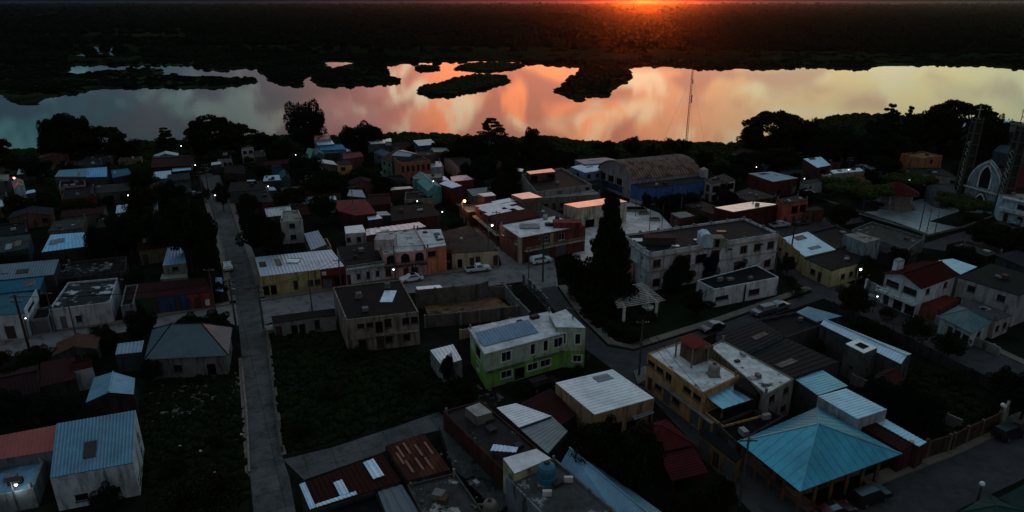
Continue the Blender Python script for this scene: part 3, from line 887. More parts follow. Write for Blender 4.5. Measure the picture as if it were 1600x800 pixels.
def tree(px, ybase, ytop, wpx, kind='round', desc='dark leafy tree', label=None, cf=.78, group=None, name='tree', zb=0.0):
    """a tree standing where the photo's (px, ybase) meets the ground, reaching up to ytop, wpx wide"""
    base = P(px, ybase, zb)
    u, v = (px - 800) / F, (400 - ytop) / F
    d = Vector((u, CP + v * SP, -SP + v * CP))
    H = CAM_H + d.z * base.y / d.y - zb
    depth = base.y * CP + (CAM_H - zb) * SP
    Rw = wpx / 2 * depth / F
    H = max(H, .8)
    i = random.randrange(sum(1 for k in CROWNS if k[0] == kind))
    rot = random.uniform(0, 6.28)
    if kind == 'conifer': cf = .97
    if kind == 'bush': cf = 1.0
    Hc = H * cf
    root = empty(name, base)
    tag(root, label or autolabel(desc, base), 'bush' if kind == 'bush' else 'tree', group)
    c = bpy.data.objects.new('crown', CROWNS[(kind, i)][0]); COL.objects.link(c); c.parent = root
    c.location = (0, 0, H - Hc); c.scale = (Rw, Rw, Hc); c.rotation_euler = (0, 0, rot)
    if kind != 'bush':
        t = bpy.data.objects.new('trunk', trunk_mesh(kind, i)); COL.objects.link(t); t.parent = root
        # the unit trunk runs below its own origin; sink it just under the ground
        low_ = 1.2 if kind not in ('layered', 'conifer') else .6
        zs = min(Hc, (H - Hc + .15) / low_ * 1.0) if kind not in ('layered', 'conifer') else Hc
        if kind in ('layered', 'conifer'): t.scale = (Rw * .6, Rw * .6, Hc)
        else: t.scale = (Rw, Rw, Hc)
        t.location = (0, 0, H - Hc); t.rotation_euler = (0, 0, rot)
    return root

def lumps(name, xs, ys, r, h, z0, mat, leaves=14, ring=7, kind='stuff'):
    """a mass of bushes or distant crowns: a ragged dome each, with loose leaf faces over it"""
    N = len(xs)
    ang = np.linspace(0, 2 * np.pi, ring, endpoint=False)
    prof = [(1.0, 0.0), (1.05, .35), (.8, .75), (.35, .97)]
    vs = []
    for q, (pr, pz) in enumerate(prof):
        a = ang[None, :] + RNG.uniform(0, 1, (N, 1))
        rr = r[:, None] * pr * RNG.uniform(.7, 1.2, (N, ring))
        vs.append(np.stack([xs[:, None] + rr * np.cos(a), ys[:, None] + rr * np.sin(a), z0 + h[:, None] * pz * RNG.uniform(.8, 1.15, (N, ring))], axis=2))
    body = np.stack(vs, axis=1).reshape(N, -1, 3)          # N, 4*ring, 3
    nv = body.shape[1]
    f = []
    for q in range(3):
        for k in range(ring):
            j = (k + 1) % ring
            f.append((q * ring + k, q * ring + j, (q + 1) * ring + j, (q + 1) * ring + k))
    f = np.array(f); top = np.array([3 * ring + k for k in (0, 1, 3, 5)]) if ring >= 6 else None
    if top is not None: f = np.vstack([f, top[None]])
    F4 = (f[None] + (np.arange(N) * nv)[:, None, None]).reshape(-1, 4)
    Vv = body.reshape(-1, 3)
    if leaves:
        s = sph(N * leaves); s[:, 2] = np.abs(s[:, 2])
        idx = np.repeat(np.arange(N), leaves)
        c = np.stack([xs[idx], ys[idx], np.full(len(idx), z0)], 1) + s * np.stack([r[idx], r[idx], h[idx]], 1) * RNG.uniform(.9, 1.15, (len(idx), 1))
        n = s + RNG.normal(size=s.shape) * .7; n /= np.linalg.norm(n, axis=1)[:, None]
        u = np.cross(n, RNG.normal(size=n.shape)); u /= np.linalg.norm(u, axis=1)[:, None]; v = np.cross(n, u)
        sz = (r[idx] * RNG.uniform(.12, .28, len(idx)))[:, None]
        Q = np.stack([c - u * sz, c - v * sz * .7, c + u * sz, c + v * sz * .7], 1).reshape(-1, 3)
        F4 = np.vstack([F4, np.arange(len(Q)).reshape(-1, 4) + len(Vv)]); Vv = np.vstack([Vv, Q])
    me = bpy.data.meshes.new(name)
    me.vertices.add(len(Vv)); me.vertices.foreach_set('co', Vv.ravel())
    me.loops.add(F4.size); me.loops.foreach_set('vertex_index', F4.ravel().astype(np.int32))
    me.polygons.add(len(F4)); me.polygons.foreach_set('loop_start', np.arange(0, F4.size, 4)); me.polygons.foreach_set('loop_total', np.full(len(F4), 4))
    me.update(calc_edges=True)
    me.materials.append(mat)
    o = bpy.data.objects.new(name, me); COL.objects.link(o); o['kind'] = kind
    return o
def inpoly(x, y, poly):
    px_, py_ = np.array([p[0] for p in poly]), np.array([p[1] for p in poly])
    ins = np.zeros(len(x), bool); j = len(px_) - 1
    for i in range(len(px_)):
        c = ((py_[i] > y) != (py_[j] > y)) & (x < (px_[j] - px_[i]) * (y - py_[i]) / (py_[j] - py_[i] + 1e-12) + px_[i])
        ins ^= c; j = i
    return ins
RNG = np.random.default_rng(5)
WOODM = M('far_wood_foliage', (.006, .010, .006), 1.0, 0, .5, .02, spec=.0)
# far wood
ys_, xs_ = [], []
N = 36000
d_ = 400 * (5.5 ** RNG.uniform(0, 1, N) ** .85); a_ = RNG.uniform(-.86, .86, N)
xs_, ys_ = d_ * a_, d_
ok = inpoly(xs_, ys_, far_poly)
# stay off the open fields and ponds
def Wp(x, y): p = P(x, y); return p.x, p.y
for (fx0, fx1, fy0, fy1, keep) in ((60, 300, 48, 63, .15), (210, 300, 57, 66, .2), (100, 225, 68, 97, .06), (1200, 1290, 14, 24, .35), (1330, 1500, 12, 30, .3), (560, 720, 50, 60, .45), (600, 1000, 82, 96, .30), (0, 110, 92, 140, .9), (1000, 1600, 94, 104, .45), (500, 555, 94, 109, 0), (100, 260, 96, 118, .7)):
    u_ = None
    # project the points back to the photo
    zz = ys_ * CP + CAM_H * SP; X_ = 800 + F * xs_ / zz; Y_ = 400 - F * (ys_ * SP - CAM_H * CP) / zz
    inn = (X_ > fx0) & (X_ < fx1) & (Y_ > fy0) & (Y_ < fy1)
    ok &= ~(inn & (RNG.uniform(0, 1, N) > keep))
mask = np.sin(xs_ * .0035 + 2 * np.sin(ys_ * .006)) + np.cos(ys_ * .021 + 1.5 * np.sin(xs_ * .004)) > -.55
ok &= mask | (RNG.uniform(0, 1, N) < .10) | (ys_ < 640)
xs_, ys_ = xs_[ok], ys_[ok]
sc_ = ys_ / 900
edge = ys_ < 800
r_ = RNG.uniform(3.2, 7.5, len(xs_)) * np.clip(sc_, .6, 2.2); h_ = RNG.uniform(2.5, 8.5, len(xs_)) * np.clip(sc_, .5, 1.15)
zz = ys_ * CP + CAM_H * SP; Y_ = 400 - F * (ys_ * SP - CAM_H * CP) / zz
h_ = np.where(Y_ > 97, h_ * .42, h_); r_ = np.where(Y_ > 97, r_ * .8, r_)
h_ = np.where((Y_ <= 97) & (Y_ > 84), h_ * .55, h_)
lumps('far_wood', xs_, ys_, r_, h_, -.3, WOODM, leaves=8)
N = 5200
d_ = 2100 * (5.5 ** RNG.uniform(0, 1, N)); a_ = RNG.uniform(-.88, .88, N)
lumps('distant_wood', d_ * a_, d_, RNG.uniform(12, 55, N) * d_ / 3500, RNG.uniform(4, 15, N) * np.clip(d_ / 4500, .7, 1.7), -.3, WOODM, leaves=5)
# low growth on the islands
for k, q in enumerate(ISL):
    X = np.array([p[0] for p in q]); Y = np.array([p[1] for p in q])
    N = [1500, 900, 160][k]
    x, y = RNG.uniform(X.min(), X.max(), N), RNG.uniform(Y.min(), Y.max(), N)
    o_ = inpoly(x, y, q); x, y = x[o_], y[o_]
    lumps('reeds', x, y, RNG.uniform(1.2, 3.0, len(x)), RNG.uniform(.7, 2.2, len(x)) * (1 if k != 1 else .7), -.3, leafm('reed_green', (.014, .021, .009)), leaves=12, ring=6)
# marsh growth between the town and the river
shore = np.array([[p.x, p.y] for p in ns])
N = 9000
x = RNG.uniform(-260, 330, N); sy = np.interp(x, shore[:, 0], shore[:, 1]); t = RNG.uniform(0, 1, N) ** 1.3
y = sy - 1 - t * 62
lumps('marsh_growth', x, y, RNG.uniform(.8, 2.4, N), RNG.uniform(.35, 1.5, N), -.1, leafm('marsh_green', (.011, .020, .006)), leaves=9, ring=6)
# tall weeds on the empty lots
def weeds(q, N, rmax, hmax, colr, name='weeds'):
    w_ = V2(q); X = [p.x for p in w_]; Y = [p.y for p in w_]
    x, y = RNG.uniform(min(X), max(X), N), RNG.uniform(min(Y), max(Y), N)
    o_ = inpoly(x, y, w_); x, y = x[o_], y[o_]
    lumps(name, x, y, RNG.uniform(.25, rmax, len(x)), RNG.uniform(.1, hmax, len(x)), -.02, leafm('weed_green_%d' % int(colr[1] * 1000), colr), leaves=16, ring=6)
weeds([(424, 522), (470, 508), (540, 548), (600, 556), (660, 548), (720, 600), (690, 636), (615, 660), (520, 690), (448, 706), (436, 640)], 2600, .8, .7, (.010, .017, .006))
weeds([(230, 600), (362, 570), (378, 640), (385, 790), (235, 800), (225, 700)], 1500, .7, .5, (.009, .014, .006))
weeds([(880, 440), (910, 492), (950, 528), (990, 537), (1010, 480), (930, 425)], 500, .7, .7, (.009, .014, .005))
weeds([(1340, 590), (1420, 560), (1560, 640), (1440, 700)], 700, .8, .9, (.009, .015, .006))

# ================================================================== roof materials
S_BLUE = sheetm((150, 178, 192)); S_TEAL = sheetm((105, 160, 178)); S_WHITE = sheetm((200, 205, 208), .45, .35); S_GREY = sheetm((120, 130, 138))
S_DKG = sheetm((70, 82, 90)); S_RED = sheetm((104, 40, 38), .7, .0, name='painted_sheet'); S_DRED = sheetm((46, 18, 17), .75, .05, name='painted_sheet')
S_PINK = sheetm((170, 95, 85), .5, .2, name='painted_sheet'); S_RUST = sheetm((110, 80, 66), .75, .15, rust=1.0); S_RUSTL = sheetm((120, 112, 106), .6, .3, rust=.7)
S_DARK = sheetm((30, 31, 35), .7, .1); S_GLEAM = sheetm((215, 210, 205), .28, .85); S_DKBLUE = sheetm((62, 110, 135)); S_GREEN = sheetm((90, 140, 120), .5, .2, name='painted_sheet')
S_LBLUE = sheetm((165, 195, 212), .4, .5); S_OLD = sheetm((92, 96, 98), .6, .3, rust=.3)
R_WHITE = slabm((205, 208, 210), (60, 62, 62), .10); R_PATCH = slabm((190, 192, 190), (58, 58, 55), .42); R_GREY = slabm((120, 118, 112), (50, 50, 48), .5)
R_DARK = slabm((30, 30, 33), (24, 24, 25), .3); R_BLK = slabm((13, 14, 16), (26, 27, 28), .35); R_MOSS = slabm((46, 46, 42), (24, 25, 24), .6)
R_STAIN = slabm((52, 52, 50), (150, 150, 145), .25); R_BROWN = slabm((44, 33, 29), (30, 26, 24), .5); R_OCH = slabm((120, 92, 66), (60, 46, 36), .4)
T_RED = sheetm((100, 34, 30), .8, .0, name='clay_tile')
TRIM = wallm((190, 195, 180), .2)

def part(root, name, mat, fn, parent=None):
    m = MB(); fn(m)
    return m.build(name, mat, parent or root)
def tank(T, s, t, zr, colr=(25, 25, 27), r=.6, h=1.35, label=None, host=None):
    """a domed plastic water tank on a roof; s, t run over the roof"""
    p = T[0].lerp(T[1], s).lerp(T[3].lerp(T[2], s), t)
    root = empty('water_tank', (p.x, p.y, zr))
    tag(root, label, 'water tank')
    mt = M('tank_plastic_%d_%d_%d' % colr, lin(colr), .55, 0, .1, 2, spec=.35)
    part(root, 'tank_body', mt, lambda m: m.lathe((p.x, p.y, zr + .12), [(r, 0), (r * 1.02, h * .3), (r * .97, h * .34), (r, h * .4), (r, h * .68), (r * .85, h * .85), (r * .4, h * .97), (r * .3, h)], 14))
    part(root, 'lid', BLACK, lambda m: m.lathe((p.x, p.y, zr + .12 + h), [(r * .33, -.02), (r * .33, .07), (r * .2, .12)], 10))
    part(root, 'stand', CONC, lambda m: m.box(p.x - r, p.x + r, p.y - r, p.y + r, zr + .002, zr + .119))
    return root
def at(T, s, t): return T[0].lerp(T[1], s).lerp(T[3].lerp(T[2], s), t)
def axes(a, b):
    u = Vector((b.x - a.x, b.y - a.y, 0)).normalized()
    return u, Vector((-u.y, u.x, 0)), Vector((0, 0, 1))

# ================================================================== bottom right
OCH = wallm((92, 64, 32)); 
r, T = house('ochre pavilion under a big teal hipped sheet roof', [(1153, 690), (1250, 768), (1409, 709), (1277, 636)], 3.3, (140, 92, 40), sheetm((66, 150, 174), .4, .45), 'hip', ov=2.2, rise=3.0, sides={'f': 'wdw', 'r': 'wDww'}, name='pavilion', cat='building', rw=sheetm((96, 165, 184), .4, .45))
b2 = inset(T, .5)
for i in (0, 1):
    a_, c_ = b2[i], b2[i + 1]
    for k in range(6 if i else 4):
        p = a_.lerp(c_, (k + .02) / (6 if i else 4)); part(r, 'post', OCH, lambda m: m.box(p.x - .16, p.x + .16, p.y - .16, p.y + .16, 0, 3.22))
# clerestory cap near the apex
c = (T[0] + T[2]) / 2
house('low annex with a pale teal sheet roof behind the pavilion', [(1237, 589), (1278, 618), (1325, 603), (1283, 577)], 3.9, (60, 62, 60), sheetm((120, 170, 185), .4, .45), 'shed')
house('narrow grey annex with a bright blue-white sheet roof', [(1278, 619), (1340, 655), (1386, 640), (1322, 607)], 4.4, (135, 138, 138), S_LBLUE, 'shed', sides={'r': '.v.'})
house('low shed with a dark red sheet roof beside the pavilion', [(1341, 664), (1408, 705), (1427, 696), (1361, 657)], 3.0, (70, 28, 24), S_DRED, 'shed', name='shed', cat='shed')
house('long pale blue sheet roof over a passage by the red gate', [(1362, 656), (1436, 698), (1448, 691), (1377, 651)], 3.1, (70, 34, 28), S_LBLUE, 'shed', name='shed', cat='shed')

# the yellow two-storey house with white roofs
YEL = wallm((165, 118, 40), .4)
r, T = house('ochre yellow two-storey house with a patched white roof', [(1012, 552), (1098, 614), (1155, 587), (1066, 533)], 5.4, YEL, slabm((205, 208, 210), (70, 74, 74), .30), 'flat', sides={'f': 'dsgs.g|ssw.ss', 'r': '...|...', 'l': '.w|.w'}, par=.12)
part(r, 'balcony', CONC, lambda m: (lambda u, n, z: m.obox(Vector((T[0].x, T[0].y, 2.6)), u, -n, z, (3, 13.6), (.001, .55), (0, .1)))(*axes(T[0], T[1])))
# stair head with a red roof and brown box under it
q = [P(1063, 545, 6.3), P(1086, 561, 6.3), P(1114, 549, 6.3), P(1089, 536, 6.3)]
q = [Vector((p.x, p.y, 0)) for p in q]
part(r, 'stair_head', wallm((95, 68, 48)), lambda m: m.box8([p + Vector((0, 0, 5.29)) for p in q], [p + Vector((0, 0, 7.1)) for p in q]))
q2 = [P(1058, 528, 8), P(1083, 546, 8), P(1108, 536, 8), P(1081, 521, 8)]
part(r, 'stair_roof', S_RED, lambda m: sheet(m, *q2, ribs='ad', sp=.35))
for p in q2: part(r, 'post', CONC, lambda m: m.box(p.x - .1, p.x + .1, p.y - .1, p.y + .1, 5.3, 7.93))
tank(T, .80, .62, 5.28, (120, 118, 112), .75, 1.5, 'pale domed water tank on the patched white roof of the yellow house')
AXT = T
r, T = house('back wing with a white roof full of dark patches', [(1108, 541), (1197, 617), (1241, 592), (1129, 531)], 5.3, (110, 104, 90), slabm((205, 208, 208), (44, 46, 46), .34), 'flat', sides={'f': '....|...w', 'r': 'ww|ww'}, par=.12)
house('open terrace under a striped blue sheet roof on the yellow house', [(1099, 617), (1129, 639), (1185, 621), (1151, 598)], [4.5, 4.2, 4.2, 4.5], OCH, sheetm((120, 165, 185), .38, .6), 'shed', ribs='ab', sp=.9, posts=3.0, z0=2.6, name='terrace', cat='terrace')
house('ochre ground floor shops under the striped terrace roof', [(1098, 641), (1130, 666), (1190, 650), (1152, 622)], 2.6, YEL, R_MOSS, 'flat', sides={'f': 'gg', 'r': '.d.'}, name='shop', cat='shop')
house('dark sagging lean-to beside the pale domed water tank', [(1147, 600), (1180, 618), (1197, 610), (1162, 590)], [5.2, 4.8, 4.8, 5.3], (40, 32, 28), sheetm((34, 28, 26), .8, 0), 'shed', name='shed', cat='shed')
house('low courtyard house with a black concrete roof by the pavilion', [(1120, 662), (1152, 692), (1226, 650), (1188, 634)], 2.7, (60, 54, 46), R_BLK, 'flat', sides={'f': 'dg'})
house('single storey row with shuttered doors facing the pink pavement', [(1092, 678), (1150, 722), (1160, 712), (1105, 670)], 2.8, (110, 78, 40), R_BLK, 'slab', sides={'f': 'gdg'}, name='shop', cat='shop')
house('house with a black corrugated roof and white gutter', [(1119, 521), (1164, 553), (1224, 524), (1181, 500)], 4.6, (75, 82, 84), S_DARK, 'shed', sides={'f': '.w.|...'}, sp=.7)
house('wide hall with a black sheet roof behind the patched wing', [(1166, 556), (1236, 592), (1312, 566), (1228, 528)], 4.2, (48, 50, 50), sheetm((26, 28, 32), .7, .1), 'shed', sp=.8, name='hall', cat='building')
house('house with a dark flat roof between the black roof and parked pickups', [(1182, 499), (1228, 527), (1285, 507), (1243, 487)], 3.6, (55, 56, 55), R_BLK, 'flat', sides={'f': 'w.', 'l': 'wd'})
r, T = house('long narrow block with a bright blue strip roof along the dark street', [(1282, 507), (1408, 569), (1424, 553), (1292, 500)], 4.2, (62, 62, 60), S_LBLUE, 'gx', rise=.5, sides={'f': '........', 'r': 'd'})
r, T = house('small grey block with a hole in its pale roof', [(1321, 537), (1350, 552), (1371, 543), (1340, 529)], 4.9, (72, 72, 68), S_WHITE, 'slab', sides={'f': 'v', 'r': 'v'})
part(r, 'roof_hole_shade', DARKIN, lambda m: slab(m, [at(T, .3, .3) + Vector((0, 0, .06)), at(T, .75, .3) + Vector((0, 0, .06)), at(T, .75, .75) + Vector((0, 0, .06)), at(T, .3, .75) + Vector((0, 0, .06))], .04))  # near-black slab on the closed roof stands in for the hole's shade
house('small brown gabled house at the end of the blue strip roof', [(1368, 585), (1395, 600), (1412, 592), (1384, 577)], 3.4, (95, 80, 55), sheetm((60, 34, 26), .8, 0, name='clay_tile'), 'gy', rise=.8, sides={'f': '.v'})
r, T = house('carport with a blue sheet roof and a red and white awning', [(1241, 489), (1276, 503), (1316, 494), (1262, 479)], 2.8, (90, 90, 90), S_DKBLUE, 'shed', posts=3, name='carport', cat='carport')
part(r, 'awning', sheetm((160, 120, 122), .6, 0, name='painted_sheet'), lambda m: sheet(m, T[0] + Vector((-1, -1.2, -.5)), T[1] + Vector((-1, -1.2, -.5)), T[1] + Vector((0, 0, -.12)), T[0] + Vector((0, 0, -.12)), sp=.5))
# white chalet and neighbours
r, T = house('white two-storey house with a dark red gabled roof', [(1377, 427), (1440, 452), (1500, 430), (1440, 408)], 5.5, (175, 185, 188), sheetm((56, 16, 15), .9, 0, name='clay_tile'), 'gy', ov=.5, rise=1.3, sides={'f': 'dOO|bb', 'r': 'wd|ww'}, fr=FRAME_D)
u, n, z = axes(T[0], T[1])
def balc(m):
    o = Vector((T[0].x, T[0].y, 2.45)) + n * .6
    L = (T[1] - T[0]).length
    m.obox(o, u, -n, z, (0.2, L - .3), (0.02, 1.5), (0, .15)); m.obox(o, u, -n, z, (0.2, L - .3), (1.35, 1.5), (.15, .45)); m.obox(o, u, -n, z, (0.2, L - .3), (1.35, 1.5), (.85, 1.0))
    for k in range(4): m.obox(o, u, -n, z, (.2 + k * (L - .65) / 3, .35 + k * (L - .65) / 3), (1.35, 1.5), (.45, .85))
part(r, 'balcony', wallm((175, 185, 188)), balc)
house('white stair tower on the roof of the red gabled house', [(1397, 405), (1404, 409), (1414, 406), (1406, 402)], 7.6, (170, 180, 184), R_GREY, 'slab', name='stair_tower', cat='tower')
house('annex with a bright blue roof behind the red gabled house', [(1466, 407), (1501, 429), (1527, 417), (1488, 404)], 4.6, (70, 70, 70), S_LBLUE, 'shed')
house('large pale grey two-storey house with a dark roof', [(1498, 433), (1592, 462), (1650, 440), (1548, 412)], 5.6, (130, 132, 132), R_BLK, 'slab', sides={'f': 'd.w.d.|.w..w.', 'l': '.|w'})
house('low white house with a teal hipped roof', [(1466, 494), (1519, 521), (1552, 503), (1497, 477)], 2.9, (150, 158, 158), sheetm((72, 100, 104), .6, .2), 'hip', ov=.3, rise=1.7, sides={'f': '.dww', 'r': 'w'})
house('flat annex with blue pipes and a red roof edge', [(1498, 476), (1556, 502), (1580, 492), (1520, 467)], 3.1, (140, 130, 125), sheetm((60, 62, 66), .6, .1), 'slab', sides={'r': 'ww'})
house('low terracotta outbuilding beside the white two-storey house', [(1441, 474), (1466, 484), (1499, 468), (1478, 461)], 2.4, (120, 60, 40), sheetm((86, 40, 30), .8, 0, name='clay_tile'), 'shed', name='shed', cat='shed')

# ================================================================== middle right
r, T = house('modern white pavilion with a black roof and strip window', [(1089, 438), (1117, 452), (1217, 433), (1182, 414)], 3.5, (175, 180, 182), R_BLK, 'flat', sides={'r': 's.b.'}, par=.08, name='pavilion', cat='building')
part(r, 'downpipe', BLACK, lambda m: (lambda p: m.box(p.x - .1, p.x + .1, p.y - .16, p.y + .04, 0, 3.3))(T[1].lerp(T[2], .47) + Vector((.02, -.06, 0))))
WS = wallm((172, 172, 176), .7)
r, T = house('long white two-storey school with a black flat roof', [(974, 366), (1016, 395), (1217, 364), (1163, 340)], 7.6, WS, R_DARK, 'flat', sides={'l': '', 'f': 'Wv|Dv', 'r': 'W.WW.W.W|W.WOW.WWW'}, par=.45, name='school', cat='school', fr=M('reddish_window_frame', (.16, .09, .07), .7, 0, .2, 2), trim=M('reddish_surround', lin((110, 76, 66)), .8, 0, .3, 2))
for zz_, e, h_ in ((6.55, .28, .28), (3.75, .16, .2)):
    def band(m):
        for i, j in ((0, 1), (1, 2)):
            u, n, z = axes(T[i], T[j]); L = (T[j] - T[i]).length
            m.obox(Vector((T[i].x, T[i].y, zz_)), u, -n, z, (0 if i == 0 else -e, L + (e if i == 0 else 0) * 0), (.002, e), (0, h_))
    part(r, 'cornice', wallm((150, 138, 118), .8), band)
def parap(m):
    for i in range(4):
        a_, c_ = T[i], T[(i + 1) % 4]
        u, n, z = axes(a_, c_); L = (c_ - a_).length
        for k in range(int(L / 4.2) + 1): part(r, 'parapet_block', wallm((120, 112, 92), .8), lambda m: m.obox(Vector((a_.x, a_.y, 7.6)), u, n, z, (min(k * 4.2, L - .5), min(k * 4.2, L - .5) + .45), (-.02, .3), (.002, .28)))
parap(None)
for k in (1, 3, 4, 6):
    p = T[1].lerp(T[2], (k + .86) / 8)
    part(r, 'awning', M('dark_awning', (.02, .02, .02), .8), lambda m: m.box(p.x - .5, p.x + .35, p.y - .75, p.y - .02, 5.9, 6.02))
# round-topped stair turret, plant boxes and hatches
p = at(T, .93, .42)
r2 = empty('roof_turret', (p.x, p.y, 7.15)); tag(r2, 'pale blue barrel-topped turret on the black school roof', 'turret')
def turret(m):
    w_, d_ = 1.1, 1.5
    pr = [(-w_, 0), (w_, 0), (w_, 1.7)] + [(w_ * math.cos(t), 1.7 + 1.0 * math.sin(t)) for t in [math.pi * k / 10 for k in range(1, 10)]] + [(-w_, 1.7)]
    m.box8([(p.x + a, p.y - d_, 7.152 + b) for a, b in pr], [(p.x + a, p.y + d_, 7.152 + b) for a, b in pr])
part(r2, 'turret_wall', wallm((150, 180, 195), .4), turret)
part(r2, 'side_box', wallm((120, 116, 92)), lambda m: m.box(p.x + 1.12, p.x + 3.4, p.y - 1.2, p.y + 1.0, 7.152, 8.9))
part(r2, 'door', DARKIN, lambda m: m.box(p.x + 1.6, p.x + 2.4, p.y - 1.3, p.y - 1.21, 7.2, 8.7))
p3 = at(T, .55, .16)
r3 = empty('plant_room', (p3.x, p3.y, 7.15)); tag(r3, 'dark stained plant box near the front corner of the school roof', 'roof box')
part(r3, 'box_wall', wallm((60, 52, 44)), lambda m: m.box(p3.x - 2.9, p3.x + 2.9, p3.y - 1.2, p3.y + 1.2, 7.152, 8.5))
part(r3, 'box_lid', R_DARK, lambda m: m.box(p3.x - 3.0, p3.x + 3.0, p3.y - 1.3, p3.y + 1.3, 8.502, 8.6))
for (s, t, a, b, mt, lb) in ((.30, .055, 1.1, .9, S_TEAL, 'pale blue hatch at the school roof corner'), (.80, .23, .7, .4, S_WHITE, 'small white sheet lying beside the dark plant box'), (.66, .42, .4, .3, S_WHITE, 'scrap of white sheet in the middle of the school roof'), (.45, .68, .9, .5, S_PINK, 'rusty pink disc lying on the school roof'), (.3, .55, .6, .3, S_GREY, 'grey board lying on the school roof')):
    q = at(T, s, t); o = part(None, 'roof_hatch', mt, lambda m: m.box(q.x - a, q.x + a, q.y - b, q.y + b, 7.16, 7.34)); tag(o, lb, 'hatch')

# blue gymnasium with the arched rusty roof
BL = wallm((28, 84, 150), .4)
HE = 5.4
A_, B_, C_, D_ = [P(*a, HE) for a in ((936, 263), (989, 282), (1094, 271), (1037, 253))]
g_ = empty('gymnasium', ((A_ + C_) / 2).xy.to_3d()); tag(g_, 'blue gymnasium under a rusty arched roof', 'building'); FEATS.append((g_.location.x, g_.location.y, 'blue gymnasium under a rusty arched roof', 9))
N_ = 20; rise_ = 3.5
def arcpt(a, b, t, ex=0): 
    p = a.lerp(b, t); p = p.copy(); p.z += rise_ * (1 - (2 * t - 1) ** 2) ** .8 + ex; return p
wb = MB(); GW = wallm((120, 118, 120), .6)
facade(wb, g_, B_, C_, 0, HE, HE, '')
facade(wb, g_, C_, D_, 0, HE, HE, ''); facade(wb, g_, D_, A_, 0, HE, HE, '')
facade(wb, g_, A_, B_, 0, HE, HE, '....v|OOO.')
for (a, b) in ((A_, B_), (C_, D_)):
    wb.face([arcpt(a, b, k / N_, -.03) for k in range(N_ + 1)][::-1][:] if False else [arcpt(a, b, k / N_, -.03) for k in range(N_, -1, -1)][::1])
wb.build('wall', GW, g_)
def gband(m):
    for (a, b, s0, s1, z0_, z1_) in ((A_, B_, 0, .72, .9, 2.6),):
        u, n, z = axes(a, b); L = (b - a).length
        m.obox(Vector((a.x, a.y, 0)), u, -n, z, (L * s0, L * s1), (.002, .05), (z0_, z1_))
part(g_, 'painted_band', wallm((30, 52, 92), .5), gband)
def garch(m):
    i0 = len(m.v); nu = 78
    e = (C_ - B_).normalized() * .5
    for i in range(nu + 1):
        a = A_ - e + (D_ - A_ + 2 * e) * i / nu; b = B_ - e + (C_ - B_ + 2 * e) * i / nu
        hh = .22 if i % 3 == 0 else 0
        for k in range(N_ + 1):
            p = arcpt(a, b, -.02 + 1.04 * k / N_ if 0 < k < N_ else (0 if k == 0 else 1), hh)
            m.v.append(tuple(p))
    for i in range(nu):
        for k in range(N_):
            q = i0 + i * (N_ + 1) + k
            m.f.append((q, q + 1, q + N_ + 2, q + N_ + 1)); m.m.append(1 if (i % 3 in (0, 2)) else 0)
gm_ = MB(); garch(gm_); gm_.build('roof', [M('rusted_arch_sheet', (.12, .042, .026), .85, 0, .5, .6, stain=[(.35, (.13, .10, .085), .56, .66, (1, 1, 1))], spec=.1), M('weathered_arch_rib', (.20, .15, .125), .75, 0, .4, .7, stain=[(.5, (.06, .028, .02), .5, .6, (1, 1, 1))], spec=.15)], g_)
for k in range(4):
    p = A_.lerp(B_, .03 + k * .235); u, n, z = axes(A_, B_)
    part(g_, 'pier', wallm((150, 145, 135)), lambda m: m.obox(Vector((p.x, p.y, 0)), u, -n, z, (-.18, .18), (.052, .22), (2.7 if k else 0, HE - .1)))
r, T = house('bright blue annex with a low flat roof along the gymnasium', [(986, 288), (1009, 294), (1114, 282), (1095, 275)], 4.7, BL, R_DARK, 'slab', sides={'l': '', 'f': '', 'r': '.w..OO..w.'}, name='annex', cat='building')
def wband(m):
    for i, j in ((0, 1), (1, 2)):
        u, n, z = axes(T[i], T[j]); L = (T[j] - T[i]).length
        m.obox(Vector((T[i].x, T[i].y, 0)), u, -n, z, (0, L), (.003, .06), (0, .9))
part(r, 'base_band', wallm((150, 148, 142)), wband)
# stage canopy with the reflected peach glow put into its sheet roof's colour
r, T = house('open stage with a gleaming pink sheet roof and cream walls', [(881, 319), (903, 325), (980, 315), (958, 308)], [5.2, 5.2, 5.0, 5.0], wallm((170, 158, 130)), sheetm((235, 190, 170), .22, .9, name='gleaming_sheet'), 'shed', sides={'r': 'OO'}, sp=.9, name='stage', cat='stage')
r, T = house('low cream platform behind the tall pine', [(938, 345), (958, 351), (972, 347), (955, 338)], 1.2, (150, 148, 135), R_GREY, 'slab', name='platform', cat='platform')
# brick corner building
r, T = house('brick-red corner building with a white painted roof', [(781, 351), (812, 372), (915, 353), (868, 336)], 5.6, wallm((104, 50, 36), .6), R_WHITE, 'flat', sides={'f': '..d|w.w', 'r': 'Dgg.|.WW.'}, par=.12, fr=FRAME_W)
part(r, 'corner_pier', wallm((150, 135, 110)), lambda m: m.box(T[1].x - .45, T[1].x + .5, T[1].y - .2, T[1].y + .5, 0, 5.55))
u, n, z = axes(T[1], T[2]); L = (T[2] - T[1]).length
def rail(m):
    o = Vector((T[1].x, T[1].y, 2.75))
    m.obox(o, u, -n, z, (1, L - .5), (.01, .9), (-.12, 0)); m.obox(o, u, -n, z, (1, L - .5), (.84, .9), (.75, .82))
    for k in range(int(L / .4)): m.obox(o, u, -n, z, (1 + k * .4, 1.08 + k * .4), (.85, .89), (0, .75)) if 1.1 + k * .4 < L - .5 else None
part(r, 'balcony', wallm((150, 135, 112)), rail)
part(r, 'cream_band', wallm((150, 128, 92)), lambda m: m.obox(Vector((T[1].x, T[1].y, 2.9)), u, -n, z, (L * .45, L * .5), (.004, .08), (0, 2.4)))
q = at(T, .42, .35)
